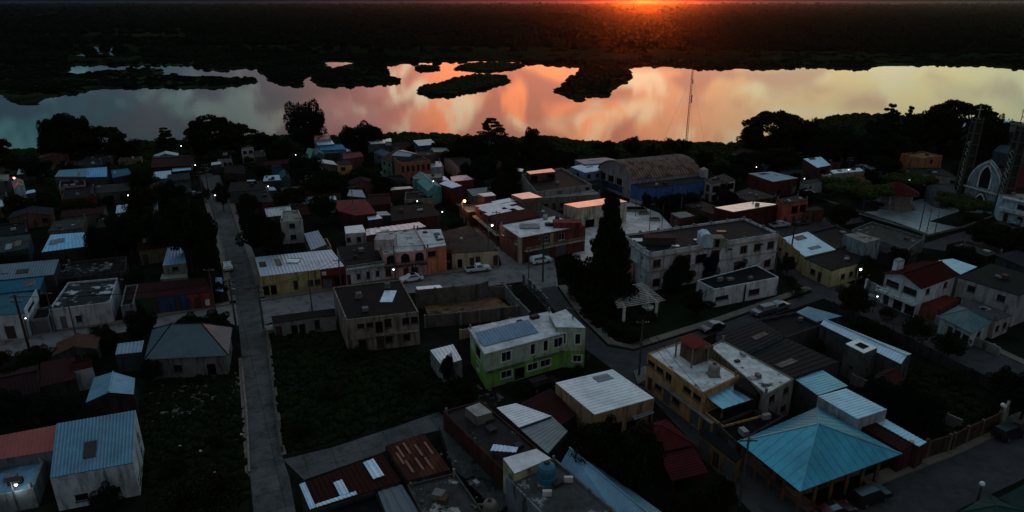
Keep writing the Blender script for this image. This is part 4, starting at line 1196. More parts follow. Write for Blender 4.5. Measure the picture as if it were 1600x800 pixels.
part(r, 'roof_slab', slabm((120, 130, 135), None), lambda m: m.box(q.x - 2.1, q.x + 2.1, q.y - 1.5, q.y + 1.5, 5.482, 5.75))
q = at(T, .80, .80)
part(r, 'stair_head', wallm((120, 42, 34)), lambda m: m.box(q.x - 3, q.x + 3, q.y - 1.3, q.y + 1.3, 5.482, 6.7))
tank(T, .12, .75, 5.48, (150, 150, 150), .5, 1.0, 'small pale water tank on the white painted corner roof')
tank(T, .33, .86, 5.48, (40, 40, 42), .5, 1.0, 'small black water tank at the back of the white painted corner roof')
r, T = house('long red-brown row with loose white roof sheets', [(742, 319), (781, 350), (843, 337), (797, 309)], 5.4, wallm((92, 44, 34), .6), sheetm((70, 34, 28), .8, 0, name='clay_tile'), 'shed', sides={'f': 'dwdwdw|.w.w.w', 'l': ''}, name='row_house')
for k, (s, t, a, b) in enumerate(((.18, .25, 2.8, 1.1), (.33, .3, 3.6, 1.2), (.45, .22, 2.2, .8), (.57, .25, 3.2, .9), (.3, .62, 3.0, .8), (.14, .7, 2.6, 1.3), (.55, .78, .9, 1.6), (.42, .62, .9, 1.8))):
    q = at(T, s, t); uu, nn, zz_ = axes(T[1], T[2])
    part(r, 'roof_sheet', S_LBLUE if k % 2 else S_WHITE, lambda m: sheet(m, q - uu * a - nn * b + Vector((0, 0, .16 + k * .01)), q + uu * a - nn * b + Vector((0, 0, .16 + k * .01)), q + uu * a + nn * b + Vector((0, 0, .2 + k * .01)), q - uu * a + nn * b + Vector((0, 0, .2 + k * .01)), sp=.6))
u, n, z = axes(T[0], T[1]); L = (T[1] - T[0]).length
part(r, 'balcony', wallm((140, 130, 115)), lambda m: m.obox(Vector((T[0].x, T[0].y, 2.7)), u, -n, z, (0, L), (.004, .9), (0, .14)))
house('small upper room with a pinkish white roof', [(799, 304), (816, 311), (847, 308), (827, 300)], 6.6, (100, 84, 74), sheetm((225, 200, 192), .3, .7), 'slab', sides={'r': '.ww'})
house('little white-roofed room on the red-brown row', [(746, 303), (757, 307), (775, 305), (768, 300)], 6.4, (80, 60, 50), S_WHITE, 'slab')
house('grey-roofed corner shop by the orange street lamp', [(718, 321), (731, 332), (755, 328), (741, 318)], 3.7, (100, 50, 38), R_GREY, 'flat', sides={'f': 'dgd'}, name='shop', cat='shop')
house('low dark-roofed yard building behind the brick corner building', [(800, 325), (868, 352), (900, 345), (843, 318)], 3.0, (80, 76, 70), sheetm((52, 54, 58), .6, .3), 'shed', sp=1.2)
# weathered block further back
r, T = house('weathered brown block with a broken roof above a white wall', [(815, 272), (838, 300), (925, 288), (878, 262)], 5.0, wallm((125, 118, 108), .8), R_BROWN, 'flat', sides={'r': 'wdww.w|..w..w'}, par=.5)
house('rooftop shelter with a pale pink strip roof', [(822, 268), (828, 272), (868, 268), (862, 263)], 6.8, (88, 50, 42), sheetm((215, 180, 170), .3, .7), 'slab', z0=4.6, sides={'r': 'O.O'})
house('low block with a grey stained slab in front of the brown block', [(838, 302), (846, 310), (938, 303), (918, 291)], 3.6, (98, 92, 80), R_GREY, 'slab', sides={'r': 'wdw.ww.', 'f': ''})
house('pale blue house with two joined sheet roofs beside the gymnasium', [(892, 261), (914, 270), (940, 266), (932, 251)], 5.2, wallm((98, 112, 140), .5), S_LBLUE, 'shed', sides={'f': '.|w', 'r': '..|ww'})
house('house with a pale grey roof behind the pale blue house', [(898, 250), (914, 257), (974, 252), (946, 246)], 5.6, (96, 104, 112), S_GREY, 'shed', sides={'f': 'w'})
house('small green-walled house below the pale blue house', [(914, 284), (926, 290), (944, 287), (934, 279)], 2.6, (34, 74, 62), R_MOSS, 'slab', sides={'r': 'd'})
house('brick-brown house left of the pale blue house', [(868, 268), (890, 280), (912, 276), (890, 263)], 3.6, (96, 44, 32), R_BROWN, 'slab', sides={'f': 'w', 'r': '.'})
house('small shed with a bright white roof beyond the gymnasium', [(1066, 248), (1076, 253), (1084, 250), (1073, 247)], 3.0, (120, 120, 120), S_WHITE, 'slab', name='shed', cat='shed')
house('pale two-storey house with open balconies beyond the annex', [(1100, 281), (1113, 287), (1149, 281), (1132, 271)], 5.0, (140, 132, 120), R_MOSS, 'slab', sides={'r': 'O.O|OwO'})
house('small rooftop cabin beside the arched roof', [(1092, 264), (1098, 267), (1107, 265), (1100, 261)], 6.6, (140, 145, 150), R_GREY, 'slab', sides={'r': 'v'}, name='cabin', cat='cabin')
house('house with a patchy pale blue roof and red walls', [(1169, 271), (1208, 284), (1247, 278), (1205, 268)], 4.6, (84, 34, 26), sheetm((120, 150, 165), .45, .5, rust=.4), 'shed', sides={'r': '.wdwg'})
house('low white house by the garden street', [(1250, 283), (1256, 287), (1286, 283), (1276, 279)], 3.2, (140, 140, 134), R_MOSS, 'slab', sides={'r': 'wd..', 'f': ''})
house('red-brown house with a slanted white roof', [(1255, 248), (1277, 262), (1298, 258), (1283, 245)], [6.3, 5.6, 5.6, 6.3], (84, 34, 28), S_LBLUE, 'shed', sides={'f': '.|.', 'r': '.|O'})
house('low white canopy in front of the red-brown house', [(1279, 270), (1285, 275), (1310, 272), (1303, 268)], 3.0, (160, 155, 140), S_WHITE, 'slab', sides={'r': 'O'}, name='canopy', cat='canopy')
house('cream house with a long white roof near the park', [(1296, 266), (1302, 271), (1351, 267), (1343, 262)], 3.6, (125, 118, 98), S_WHITE, 'slab', sides={'r': 'OwO'})
house('long dark-red brick hall with a thin white roof', [(1117, 324), (1146, 331), (1217, 319), (1176, 315)], 4.8, wallm((76, 26, 20), .6), S_GLEAM, 'slab', sides={'r': 'vvvdv', 'f': 'v'}, name='hall', cat='building')
house('brown workshop left of the dark-red brick hall', [(1068, 320), (1118, 336), (1140, 330), (1094, 313)], 3.0, (66, 44, 36), R_BROWN, 'slab', sides={'f': 'v.v.v'}, name='workshop', cat='building')
house('small maroon kiosk with a white edge by the court', [(1048, 333), (1062, 341), (1086, 337), (1070, 330)], 2.8, (84, 40, 44), R_GREY, 'slab', sides={'f': 'W', 'r': ''}, name='kiosk', cat='kiosk')
house('orange two-storey house with a framed balcony', [(1213, 312), (1224, 319), (1263, 313), (1247, 305)], 5.6, (158, 62, 32), R_BROWN, 'slab', sides={'f': '.|.', 'r': 'ddg|.OO'})
house('low brown shop right of the orange house', [(1250, 327), (1257, 331), (1288, 327), (1277, 322)], 3.0, (100, 56, 34), R_BROWN, 'slab', sides={'r': 'dd.'}, name='shop', cat='shop')
house('brick house left of the orange house', [(1140, 302), (1168, 314), (1214, 308), (1180, 296)], 3.4, (66, 44, 40), R_MOSS, 'slab', sides={'f': '', 'r': 'ww'})
house('grey walled yard building beyond the maroon kiosk', [(1150, 300), (1160, 306), (1196, 312), (1170, 293)], 2.4, (88, 90, 88), R_MOSS, 'slab')
# yellow corner house with stepped wall
YB = wallm((150, 122, 52), .5)
r, T = house('yellow single-storey building with a bright sheet roof and stepped wall', [(1216, 373), (1258, 401), (1306, 390), (1262, 362)], 3.6, YB, S_LBLUE, 'shed', sides={'f': 'www.'})
u, n, z = axes(T[0], T[1]); L = (T[1] - T[0]).length
part(r, 'stepped_wall', YB, lambda m: [m.obox(Vector((T[0].x, T[0].y, 3.5)), u, -n, z, (L * a, L * b), (-.02, .14), (0, h_)) for a, b, h_ in ((0, .3, .9), (.302, .58, .65), (.582, .82, .4))])
house('low yellow house with a black rounded roof', [(1256, 403), (1300, 423), (1364, 405), (1312, 389)], 3.4, wallm((150, 136, 80), .5), R_BLK, 'slab', sides={'f': '.wd.', 'r': '.wwgw'})
house('black-roofed house behind the yellow single-storey building', [(1264, 362), (1308, 388), (1358, 372), (1306, 352)], 3.6, (60, 62, 60), R_BLK, 'flat')
r, T = house('grey upper block with streaked pale walls', [(1318, 366), (1352, 380), (1376, 373), (1340, 363)], 5.6, wallm((110, 125, 132), .9), R_GREY, 'slab')
house('wide low house with a black roof by the park street', [(1330, 359), (1418, 390), (1446, 371), (1362, 346)], 3.2, (90, 96, 96), R_STAIN, 'flat', sides={'r': ''})
house('dark bungalow in the corner of the black roofs', [(1375, 392), (1412, 406), (1436, 394), (1400, 384)], 2.6, (50, 52, 52), R_BLK, 'slab')

# ================================================================== far right
house('orange-yellow two-storey house behind the park trees', [(1408, 240), (1441, 247), (1473, 243), (1440, 236)], 6.0, (150, 88, 26), R_OCH, 'flat', sides={'f': '..|..', 'r': '.|w'})
house('white single-storey house with an open porch behind the park', [(1416, 262), (1424, 269), (1496, 277), (1470, 262)], 3.2, (120, 118, 115), R_BLK, 'slab', sides={'r': 'OOdw.w'})
house('house with a teal sheet roof among the riverside trees', [(1450, 213), (1470, 216), (1494, 206), (1455, 196)], 4.0, (60, 80, 90), S_TEAL, 'shed')
house('house with a bright blue sloping roof under the umbrella tree', [(1486, 197), (1508, 199), (1510, 192), (1494, 193)], 4.0, (60, 70, 80), S_DKBLUE, 'shed')
house('small house with a white roof edge left of the umbrella tree', [(1450, 190), (1458, 192), (1468, 188), (1456, 187)], 4.0, (100, 100, 100), S_WHITE, 'slab')
house('blue-white house at the water edge beside the pylon', [(1559, 190), (1576, 192), (1578, 187), (1560, 186)], 5.0, (90, 105, 130), S_LBLUE, 'slab', sides={'f': 'w|w'})
house('dark roofed house beyond the church tower', [(1572, 205), (1606, 210), (1620, 196), (1580, 192)], 4.5, (50, 60, 70), R_BLK, 'gx', rise=.8)
house('long house with a blue-grey roof behind the church', [(1552, 236), (1602, 246), (1622, 236), (1570, 226)], 4.2, (60, 68, 76), sheetm((50, 62, 72), .6, .2), 'gx', rise=1.2)
house('house with a dull red roof right of the church nave', [(1575, 268), (1640, 285), (1650, 270), (1596, 256)], 4.0, (62, 24, 22), S_DRED, 'gx', rise=1.3, sides={'f': 'a..'})
house('dark house between the park trees and the church', [(1392, 283), (1404, 288), (1450, 292), (1440, 280)], 3.0, (70, 72, 74), R_BLK, 'slab', sides={'r': 'OO'})
house('arcaded parish house beside the left church tower', [(1448, 290), (1466, 300), (1494, 303), (1484, 286)], 4.2, (84, 86, 90), sheetm((60, 60, 62), .7, .1), 'gy', rise=1.2, sides={'f': '.', 'r': 'a'})
# white modern parish hall right of the church
r, T = house('white modern two-storey parish hall right of the church', [(1561, 301), (1568, 307), (1660, 328), (1640, 305)], 6.0, wallm((150, 168, 176), .4), R_GREY, 'slab', sides={'r': 'dw.b|.bb.', 'f': ''}, name='parish_hall', cat='building')
u, n, z = axes(T[1], T[2]); L = (T[2] - T[1]).length
part(r, 'balcony', wallm((160, 178, 186), .3), lambda m: (m.obox(Vector((T[1].x, T[1].y, 2.8)), u, -n, z, (0, L), (.004, 1.2), (0, .7)), m.obox(Vector((T[1].x, T[1].y, 5.7)), u, -n, z, (0, L), (.004, .8), (0, .35))))

# church
cA, cB = P(1497, 318, 0), P(1560, 338, 0)
uc = (cB - cA).normalized(); nc = Vector((uc.y, -uc.x, 0)); zc = Vector((0, 0, 1)); Lc = (cB - cA).length
ch = empty('church', (cA + cB) / 2); tag(ch, 'church with a pale pointed-arch front and dark red nave', 'church'); FEATS.append(((cA.x + cB.x) / 2, cA.y, 'church with a pale pointed-arch front', 12))
CW = wallm((112, 128, 136), .6)
Q = lambda uu, h, d=0: cA + uc * uu + zc * h + nc * d
def archp(c, hw, h0, h1, n=8):
    """pointed arch outline from the left foot to the right foot"""
    Lp = [(c - hw + 2 * hw * (1 - math.cos(math.pi / 3 * k / n)), h0 + (h1 - h0) * math.sin(math.pi / 3 * k / n) / math.sin(math.pi / 3)) for k in range(n + 1)]
    return Lp + [(2 * c - a, b) for a, b in Lp[-2::-1]]
ph = 13.0; mc = Lc / 2
def churchfront(m):
    fr_ = [(1.0, 0)] + [(a, b) for a, b in archp(mc, mc - 1.0, 6.0, ph)] + [(Lc - 1.0, 0)]
    m.box8([Q(a, b, -.6) for a, b in fr_][::-1], [Q(a, b, 0) for a, b in fr_][::-1])
part(ch, 'front_wall', CW, churchfront)
def vol(m, pts, d0, d1): m.box8([Q(a, b, d0) for a, b in pts][::-1], [Q(a, b, d1) for a, b in pts][::-1])
wd = Lc * .125
part(ch, 'window', GLASS, lambda m: vol(m, [(mc - wd, 5.8)] + archp(mc, wd, 8.4, 11.2) + [(mc + wd, 5.8)], .01, .05))
part(ch, 'door', M('dark_church_door', (.02, .016, .014), .7), lambda m: vol(m, [(mc - wd * .75, 0)] + archp(mc, wd * .75, 2.4, 4.0) + [(mc + wd * .75, 0)], .01, .06))
def ring_(m, c, hw, h0, h1, hb, t, d):
    o = [(c - hw - t, hb)] + archp(c, hw + t, h0, h1 + t * 1.4) + [(c + hw + t, hb)]
    i = [(c - hw, hb)] + archp(c, hw, h0, h1) + [(c + hw, hb)]
    for k in range(len(o) - 1):
        m.box8([Q(*i[k], .012), Q(*i[k + 1], .012), Q(*o[k + 1], .012), Q(*o[k], .012)], [Q(*i[k], d), Q(*i[k + 1], d), Q(*o[k + 1], d), Q(*o[k], d)])
part(ch, 'door_surround', wallm((175, 180, 180), .2), lambda m: ring_(m, mc, wd * .78, 2.4, 4.0, 0, .3, .2))
part(ch, 'door_surround', wallm((110, 50, 36), .4), lambda m: ring_(m, mc, wd * .78 + .34, 2.4, 4.4, 0, .35, .14))
part(ch, 'window_surround', wallm((190, 200, 205), .2), lambda m: ring_(m, mc, wd + .02, 8.4, 11.3, 5.8, .3, .16))
part(ch, 'window_surround', wallm((190, 200, 205), .2), lambda m: ring_(m, mc, mc - 1.5, 6.2, ph - .7, 6.3, .22, .1))
part(ch, 'beam', wallm((175, 170, 160), .3), lambda m: m.obox(Q(-1.4, 5.0), uc, nc, zc, (0, Lc + 2.8), (.21, .5), (0, .35)))
nave = [Q(1.8, 0, -.6), Q(Lc - 1.8, 0, -.6), Q(Lc - 1.8, 0, -30), Q(1.8, 0, -30)]
def navew(m):
    for i in (1, 2, 3):
        a, b = nave[i], nave[(i + 1) % 4]; m.face([a, b, b + zc * 6.5, a + zc * 6.5])
part(ch, 'wall', wallm((84, 36, 30)), navew)
def naver(m):
    r1, r2 = Q(mc, 10.5, -.6), Q(mc, 10.5, -30); e = uc * .5
    sheet(m, nave[1] + zc * 6.5 + e, nave[2] + zc * 6.5 + e, r2, r1, sp=.7); sheet(m, r1, r2, nave[3] + zc * 6.5 - e, nave[0] + zc * 6.5 - e, sp=.7)
    m.face([nave[2] + zc * 6.5, nave[3] + zc * 6.5, r2])
part(ch, 'roof', sheetm((74, 26, 24), .8, 0, name='clay_tile'), naver)
TW = M('dark_lattice_tower', lin((66, 66, 56)), .85, 0, .3, 1.5); TP = wallm((150, 148, 132), .3)
for s_, nm in ((0, 'left'), (Lc, 'right')):
    p = Q(s_ + (-.2 if s_ == 0 else .2), 0, -.2); Ht = 22.5
    t_ = empty('church_tower', p); tag(t_, 'slender lattice bell tower at the %s end of the church front' % nm, 'tower')
    def legs(m):
        for a in (-1, 1):
            for b in (-1, 1):
                m.box8([(p.x + a * 1.1 + i * .2, p.y + b * 1.1 + j * .2, -.0) for i, j in ((-1, -1), (1, -1), (1, 1), (-1, 1))], [(p.x + a * .8 + i * .16, p.y + b * .8 + j * .16, Ht) for i, j in ((-1, -1), (1, -1), (1, 1), (-1, 1))])
        for k in range(8):
            z_ = Ht * (k + .6) / 8; w2 = 1.3 - .3 * k / 8
            m.box(p.x - w2, p.x + w2, p.y - w2, p.y + w2, z_ - .12, z_ + .12)
    part(t_, 'tower_frame', TW, legs)
    part(t_, 'tower_core', M('dark_tower_core', (.02, .022, .02), .9), lambda m: m.box8([(p.x + i * 1.0, p.y + j * 1.0, 0) for i, j in ((-1, -1), (1, -1), (1, 1), (-1, 1))], [(p.x + i * .74, p.y + j * .74, Ht - .3) for i, j in ((-1, -1), (1, -1), (1, 1), (-1, 1))]))
    def scrolls(m):
        z_ = .5; k = 0
        while z_ < Ht * .72:
            w2 = (1.12 - .28 * z_ / Ht)
            for j in range(8):
                t0, t1 = 2 * math.pi * j / 8 * .8 + (k % 2) * math.pi, 2 * math.pi * (j + 1) / 8 * .8 + (k % 2) * math.pi
                a = Q(s_ + math.cos(t0) * .42, z_ + .5 + math.sin(t0) * .5, w2 + .0); b = Q(s_ + math.cos(t1) * .42, z_ + .5 + math.sin(t1) * .5, w2 + .0)
                m.tube(a, b, .11, n=4)
            z_ += 1.25; k += 1
    part(t_, 'scroll_panel', TP, scrolls)
    part(t_, 'cross', TP, lambda m: (m.box(p.x - .09, p.x + .09, p.y - .09, p.y + .09, Ht, Ht + 3.0), m.box(p.x - .8, p.x - .091, p.y - .07, p.y + .07, Ht + 1.9, Ht + 2.1), m.box(p.x + .091, p.x + .8, p.y - .07, p.y + .07, Ht + 1.9, Ht + 2.1)))
# bandstand
p = P(1396, 322, 0)
bs = empty('bandstand', p); tag(bs, 'octagonal bandstand with a dark red roof in the park', 'bandstand'); FEATS.append((p.x, p.y, 'octagonal bandstand with a dark red roof', 5))
part(bs, 'platform', wallm((120, 105, 98)), lambda m: m.lathe((p.x, p.y, 0), [(5.2, 0), (5.2, .5), (4.4, .5), (4.3, 1.35)], 8))
for k in range(8):
    t = math.pi / 4 * k; part(bs, 'column', wallm((165, 160, 155)), lambda m: m.tube((p.x + 3.9 * math.cos(t), p.y + 3.9 * math.sin(t), 1.35), (p.x + 3.9 * math.cos(t), p.y + 3.9 * math.sin(t), 3.9), .2, n=8))
part(bs, 'screen', wallm((135, 125, 122)), lambda m: m.lathe((p.x, p.y, 1.352), [(3.75, 0), (3.75, 1.9)], 8))
part(bs, 'roof', sheetm((64, 22, 18), .9, 0, name='clay_tile'), lambda m: m.lathe((p.x, p.y, 3.92), [(5.6, 0), (5.6, .12), (.25, 2.7), (.1, 3.1)], 8))
part(bs, 'fascia', wallm((170, 150, 135), .2), lambda m: m.lathe((p.x, p.y, 3.7), [(5.35, 0), (5.45, .21)], 8))

# ================================================================== centre and left
r, T = house('yellow corner shop under a pale sheet roof', [(407, 432), (500, 421), (487, 393), (398, 402)], 3.9, wallm((150, 130, 62), .5), sheetm((150, 165, 178), .4, .5), 'shed', sides={'f': 'OO..n.bb', 'l': ''}, sp=.6, name='shop', cat='shop')
q = at(T, .62, .55)
part(r, 'skylight', S_WHITE, lambda m: m.box(q.x - 1.1, q.x + 1.1, q.y - .9, q.y + .9, 3.95, 4.12))
part(r, 'gap_shade', DARKIN, lambda m: m.box(q.x - 1.1, q.x + 1.1, q.y + .91, q.y + 1.5, 3.93, 4.02))  # dark box on the closed roof, the gap's shade put into colour
r, T = house('dark red shop joined to the yellow corner shop', [(500.3, 421), (538, 416), (518, 390), (487.3, 393)], 3.9, wallm((110, 20, 18), .4), sheetm((150, 165, 178), .4, .5), 'shed', sides={'f': 'gO'}, sp=.6, name='shop', cat='shop')
u, n, z = axes(T[0], T[1])
part(r, 'canopy', S_DRED, lambda m: m.obox(Vector((T[0].x, T[0].y, 2.3)), u, -n, z, (.3, (T[1] - T[0]).length - .2), (.004, 1.1), (0, .1)))
q = T[0]
ac = part(None, 'air_conditioner', M('white_metal_case', lin((180, 180, 178)), .5), lambda m: m.obox(Vector((q.x, q.y, 2.8)), u, -n, z, (.2, .95), (.01, .4), (0, .55))); tag(ac, 'white air conditioner on the dark red shop wall', 'air conditioner')
r, T = house('white low annex with a black roof and balcony left of the pink house', [(540, 420), (600, 411), (582, 378), (526, 386)], 3.4, wallm((165, 162, 165), .6), R_BLK, 'slab', sides={'f': 'd.w.W.b.'}, name='annex', cat='house')
u, n, z = axes(T[0], T[1]); L = (T[1] - T[0]).length
def wrail(m):
    o = Vector((T[0].x, T[0].y, 3.42)); m.obox(o, u, -n, z, (0, L), (.004, 1.0), (-.14, 0)); m.obox(o, u, -n, z, (0, L), (.92, 1.0), (.75, .83))
    for k in range(int(L / .35)): m.obox(o, u, -n, z, (k * .35, k * .35 + .1), (.93, .99), (0, .75))
part(r, 'balustrade', wallm((130, 128, 126), .7), wrail)
PK = wallm((190, 132, 124), .5)
r, T = house('pink two-storey house with arched upper windows', [(599, 397), (666, 390), (649, 357), (587, 363)], 5.3, PK, slabm((175, 180, 182), (70, 70, 64), .35), 'flat', sides={'f': 'W.dW.|aaa', 'l': ''}, par=.15)
u, n, z = axes(T[0], T[1]); L = (T[1] - T[0]).length
def prail(m):
    o = Vector((T[0].x, T[0].y, 2.75)); m.obox(o, u, -n, z, (0, L), (.004, 1.0), (-.16, 0)); m.obox(o, u, -n, z, (0, L), (.93, 1.0), (.8, .87))
    for k in range(int(L / .28)): m.obox(o, u, -n, z, (k * .28, k * .28 + .06), (.94, .99), (0, .8))
part(r, 'balcony', M('dark_iron_railing', (.03, .026, .024), .6), prail)
q = at(T, .12, .30)
part(r, 'stair_tower', wallm((165, 150, 148), .6), lambda m: m.box(q.x - 1.9, q.x + 1.9, q.y - 1.6, q.y + 1.6, 5.152, 7.3))
# fading shop lettering along the balcony slab
def text_on(root, s, pos, ux, un, size, mat, name='lettering'):
    c = bpy.data.curves.new('letters', 'FONT'); c.body = s; c.size = size; c.extrude = .02; c.align_x = 'LEFT'
    to = bpy.data.objects.new('letters', c); COL.objects.link(to)
    bpy.context.view_layer.update()
    me = bpy.data.meshes.new_from_object(to.evaluated_get(bpy.context.evaluated_depsgraph_get()))
    bpy.data.objects.remove(to)
    up = Vector((0, 0, 1))
    Mx = Matrix((ux, up, un)).transposed()
    o0 = wpos(root)
    for v in me.vertices: v.co = (pos + Mx @ v.co) - o0
    me.materials.append(mat)
    o = bpy.data.objects.new(name, me); COL.objects.link(o); o.parent = root
    return o
LET = M('white_sign_letters', (.55, .55, .52), .6, 0, .1, 3)
text_on(r, "I'     L  T H", Vector((T[0].x, T[0].y, 2.35)) + u * (L * .44) - n * 1.06, u, -n, .62, LET)
OR = wallm((196, 92, 44), .4)
r, T = house('orange two-storey house joined to the pink house', [(666.5, 388), (697, 383), (689, 358), (650, 359)], 5.5, OR, slabm((190, 195, 200), None), 'slab', sides={'f': '..|b.'})
r, T = house('narrow orange balcony bay with white railings', [(688, 392), (706, 390), (700, 372), (683, 374)], 4.2, (110, 46, 32), R_BROWN, 'slab', sides={'f': 'O|O'})
r, T = house('cream single-storey house with a black mossy roof by the pickup', [(704, 396), (779, 391), (733, 352), (690, 362)], 3.3, wallm((170, 148, 108), .4), R_MOSS, 'slab', sides={'f': '.O.dD..D'})
house('small white house with a bright white roof', [(540, 365), (572, 363), (566, 351), (538, 354)], 3.0, (150, 150, 152), S_WHITE, 'slab', sides={'f': 'w.w.'}, z0=0)
house('long low red house with a patched white strip roof', [(572, 368), (666, 354), (655, 347), (572, 358)], 3.2, (84, 36, 30), sheetm((195, 195, 200), .4, .5, rust=.3), 'shed', sp=1.2, sides={'f': '.w.d'})
r, T = house('house with a dusty red sheet roof', [(530, 330), (556, 337), (588, 333), (573, 312)], 3.6, (70, 28, 24), S_RED, 'shed', sp=.8)
house('lower wing under the dusty red sheet roof', [(524, 324), (530, 331), (574, 311), (523, 313)], 3.6, (70, 28, 24), S_RED, 'slab')
house('small hut with a blue-white roof near the red roof', [(576, 344), (598, 341), (591, 335), (573, 338)], 3.0, (76, 40, 34), S_LBLUE, 'shed', name='hut', cat='hut')
house('grey hut behind the small blue-white hut', [(590, 337), (612, 336), (604, 330), (588, 331)], 2.8, (60, 60, 60), S_GREY, 'shed', name='hut', cat='hut')
house('brown workshop with a dark round-patched roof', [(612, 346), (690, 336), (672, 318), (610, 322)], 3.4, (72, 34, 30), R_BLK, 'slab', sides={'f': '.d...'}, name='workshop', cat='building')
house('low grey house with a worn blue roof and an ochre wall behind', [(486, 391), (510, 382), (497, 360), (475, 365)], 3.2, (90, 80, 60), sheetm((110, 130, 145), .5, .4), 'shed', sp=.7)
house('tan room with a small chimney beside the worn blue roof', [(494, 388), (518, 386), (511, 372), (492, 375)], 2.4, (150, 118, 84), R_MOSS, 'flat')
house('white two-storey house with a grey domed roof', [(438, 346), (473, 344), (466, 328), (441, 329)], 5.2, (150, 155, 158), R_GREY, 'flat', sides={'f': '.w.|.w.'})
house('small brick house by the main street with a white edge', [(377, 319), (428, 315), (420, 301), (372, 304)], 3.2, (88, 40, 30), R_BLK, 'slab', sides={'f': '.d..w'})
# weathered two-storey house in front
r, T = house('weathered two-storey house with a black roof by the weedy lot', [(541, 500), (654, 487), (626, 437), (520, 449)], 5.6, wallm((122, 106, 92), .95), R_BLK, 'flat', sides={'f': '.w.Dw.w.|.ssOW.bb', 'l': ''}, par=.12)
u, n, z = axes(T[0], T[1]); L = (T[1] - T[0]).length
part(r, 'balcony', wallm((112, 98, 84), .95), lambda m: (m.obox(Vector((T[0].x, T[0].y, 2.75)), u, -n, z, (0.3, L - .2), (.004, .8), (-.12, 0)), m.obox(Vector((T[0].x, T[0].y, 2.75)), u, -n, z, (.3, L * .36), (.68, .8), (0, .8))))
q = at(T, .72, .55)
part(r, 'roof_sheet', S_LBLUE, lambda m: m.box(q.x - 1.1, q.x + .9, q.y - 2.4, q.y + 2.2, 5.46, 5.53))
tank(T, .3, .62, 5.45, (110, 96, 90), .5, .9, 'small pinkish water tank on the black roof of the weathered house')
tank(T, .76, .82, 5.45, (95, 92, 88), .45, .9, 'small grey water tank behind the roof sheet of the weathered house')
# little concrete ruin with two openings
r, T = house('roofless concrete shell with two square openings', [(428, 505), (524, 492), (520, 482), (424, 494)], 2.7, CONC, R_BLK, 'slab', sides={'f': 'd.OO.n..', 'l': ''}, name='ruin', cat='ruin')
house('low slab platform at the main street corner', [(411, 517), (440, 513), (438, 505), (410, 509)], .9, (110, 108, 100), R_GREY, 'slab', name='platform', cat='platform')
# walled ochre yard
r, T = house('small shed with a pale lilac roof on the yard wall', [(652, 456), (694, 452), (687, 445), (650, 448)], 2.9, BLOCK, sheetm((205, 205, 215), .4, .5), 'slab', name='shed', cat='shed')
yard = [P(*a, 0) for a in ((672, 505), (806, 490), (775, 468), (662, 480))]
o = land('yard_floor', [p.xy for p in yard], slabm((118, 94, 70), (58, 46, 38), .45), z=.5, skirt=0); o['kind'] = 'structure'
def wall_run(label, pts, h, mat, th=.22, name='boundary_wall', step=True, piers=3.2, cap=None, rail=False):
    w_ = V2(pts); root = empty(name, (w_[0].x, w_[0].y, 0)); tag(root, label, 'fence' if rail else 'wall')
    FEATS.append((w_[0].lerp(w_[-1], .5).x, w_[0].lerp(w_[-1], .5).y, label, h))
    m = MB(); pm = MB()
    for a, b in zip(w_, w_[1:]):
        u, n, z = axes(a.to_3d(), b.to_3d()); L = (b - a).length
        if rail:
            k = 0
            m.obox(a.to_3d(), u, n, z, (0, L), (-.03, .03), (h - .06, h)); m.obox(a.to_3d(), u, n, z, (0, L), (-.03, .03), (.3, .36))
            while k * .28 < L: m.obox(a.to_3d(), u, n, z, (k * .28, k * .28 + .035), (-.015, .015), (.36, h - .06)); k += 1
        else: m.obox(a.to_3d(), u, n, z, (0, L), (-th / 2, th / 2), (-.1, h))
        k = 0
        while piers and k * piers < L + .1:
            x = min(k * piers, L); pm.obox(a.to_3d(), u, n, z, (x - .17, x + .17), (-.17, .17), (-.1, h + .14)); k += 1
    m.build('railing' if rail else 'wall_panel', mat, root)
    if piers: 
        # every pier is a part of its own
        nb = len(pm.v) // 8
        for k in range(nb):
            s_ = MB(); s_.v = pm.v[8 * k:8 * k + 8]; s_.f = [tuple(i - 8 * k for i in f) for f in pm.f[6 * k:6 * k + 6]]; s_.m = [0] * 6
            s_.build('pier', cap or mat, root)
    return root
wall_run('tall stained block wall behind the ochre yard', [(652, 483), (745, 474), (763, 468)], 3.6, BLOCK)
wall_run('lower block wall facing the street beside the ochre yard', [(763, 468), (800, 465)], 2.4, BLOCK)
wall_run('broken concrete wall at the right of the ochre yard', [(786, 462), (800, 480), (830, 512)], 2.6, CONC)
wall_run('dark front wall of the ochre yard', [(665, 512), (720, 507), (812, 496)], 2.2, BLOCK, cap=CONC)
wall_run('grey railed fence beside the ramp to the plaza street', [(818, 446), (835, 462), (857, 487)], 2.2, STEEL, rail=True)
wall_run('low tan wall under the green house roof line', [(720, 530), (770, 519), (812, 508)], 1.6, wallm((140, 118, 88), .8))
house('small shack with a white roof beside the green house', [(691, 572), (722, 562), (708, 538), (672, 547)], 2.8, (110, 112, 110), sheetm((175, 190, 198), .4, .5), 'shed', sp=.5, name='shack', cat='shack')
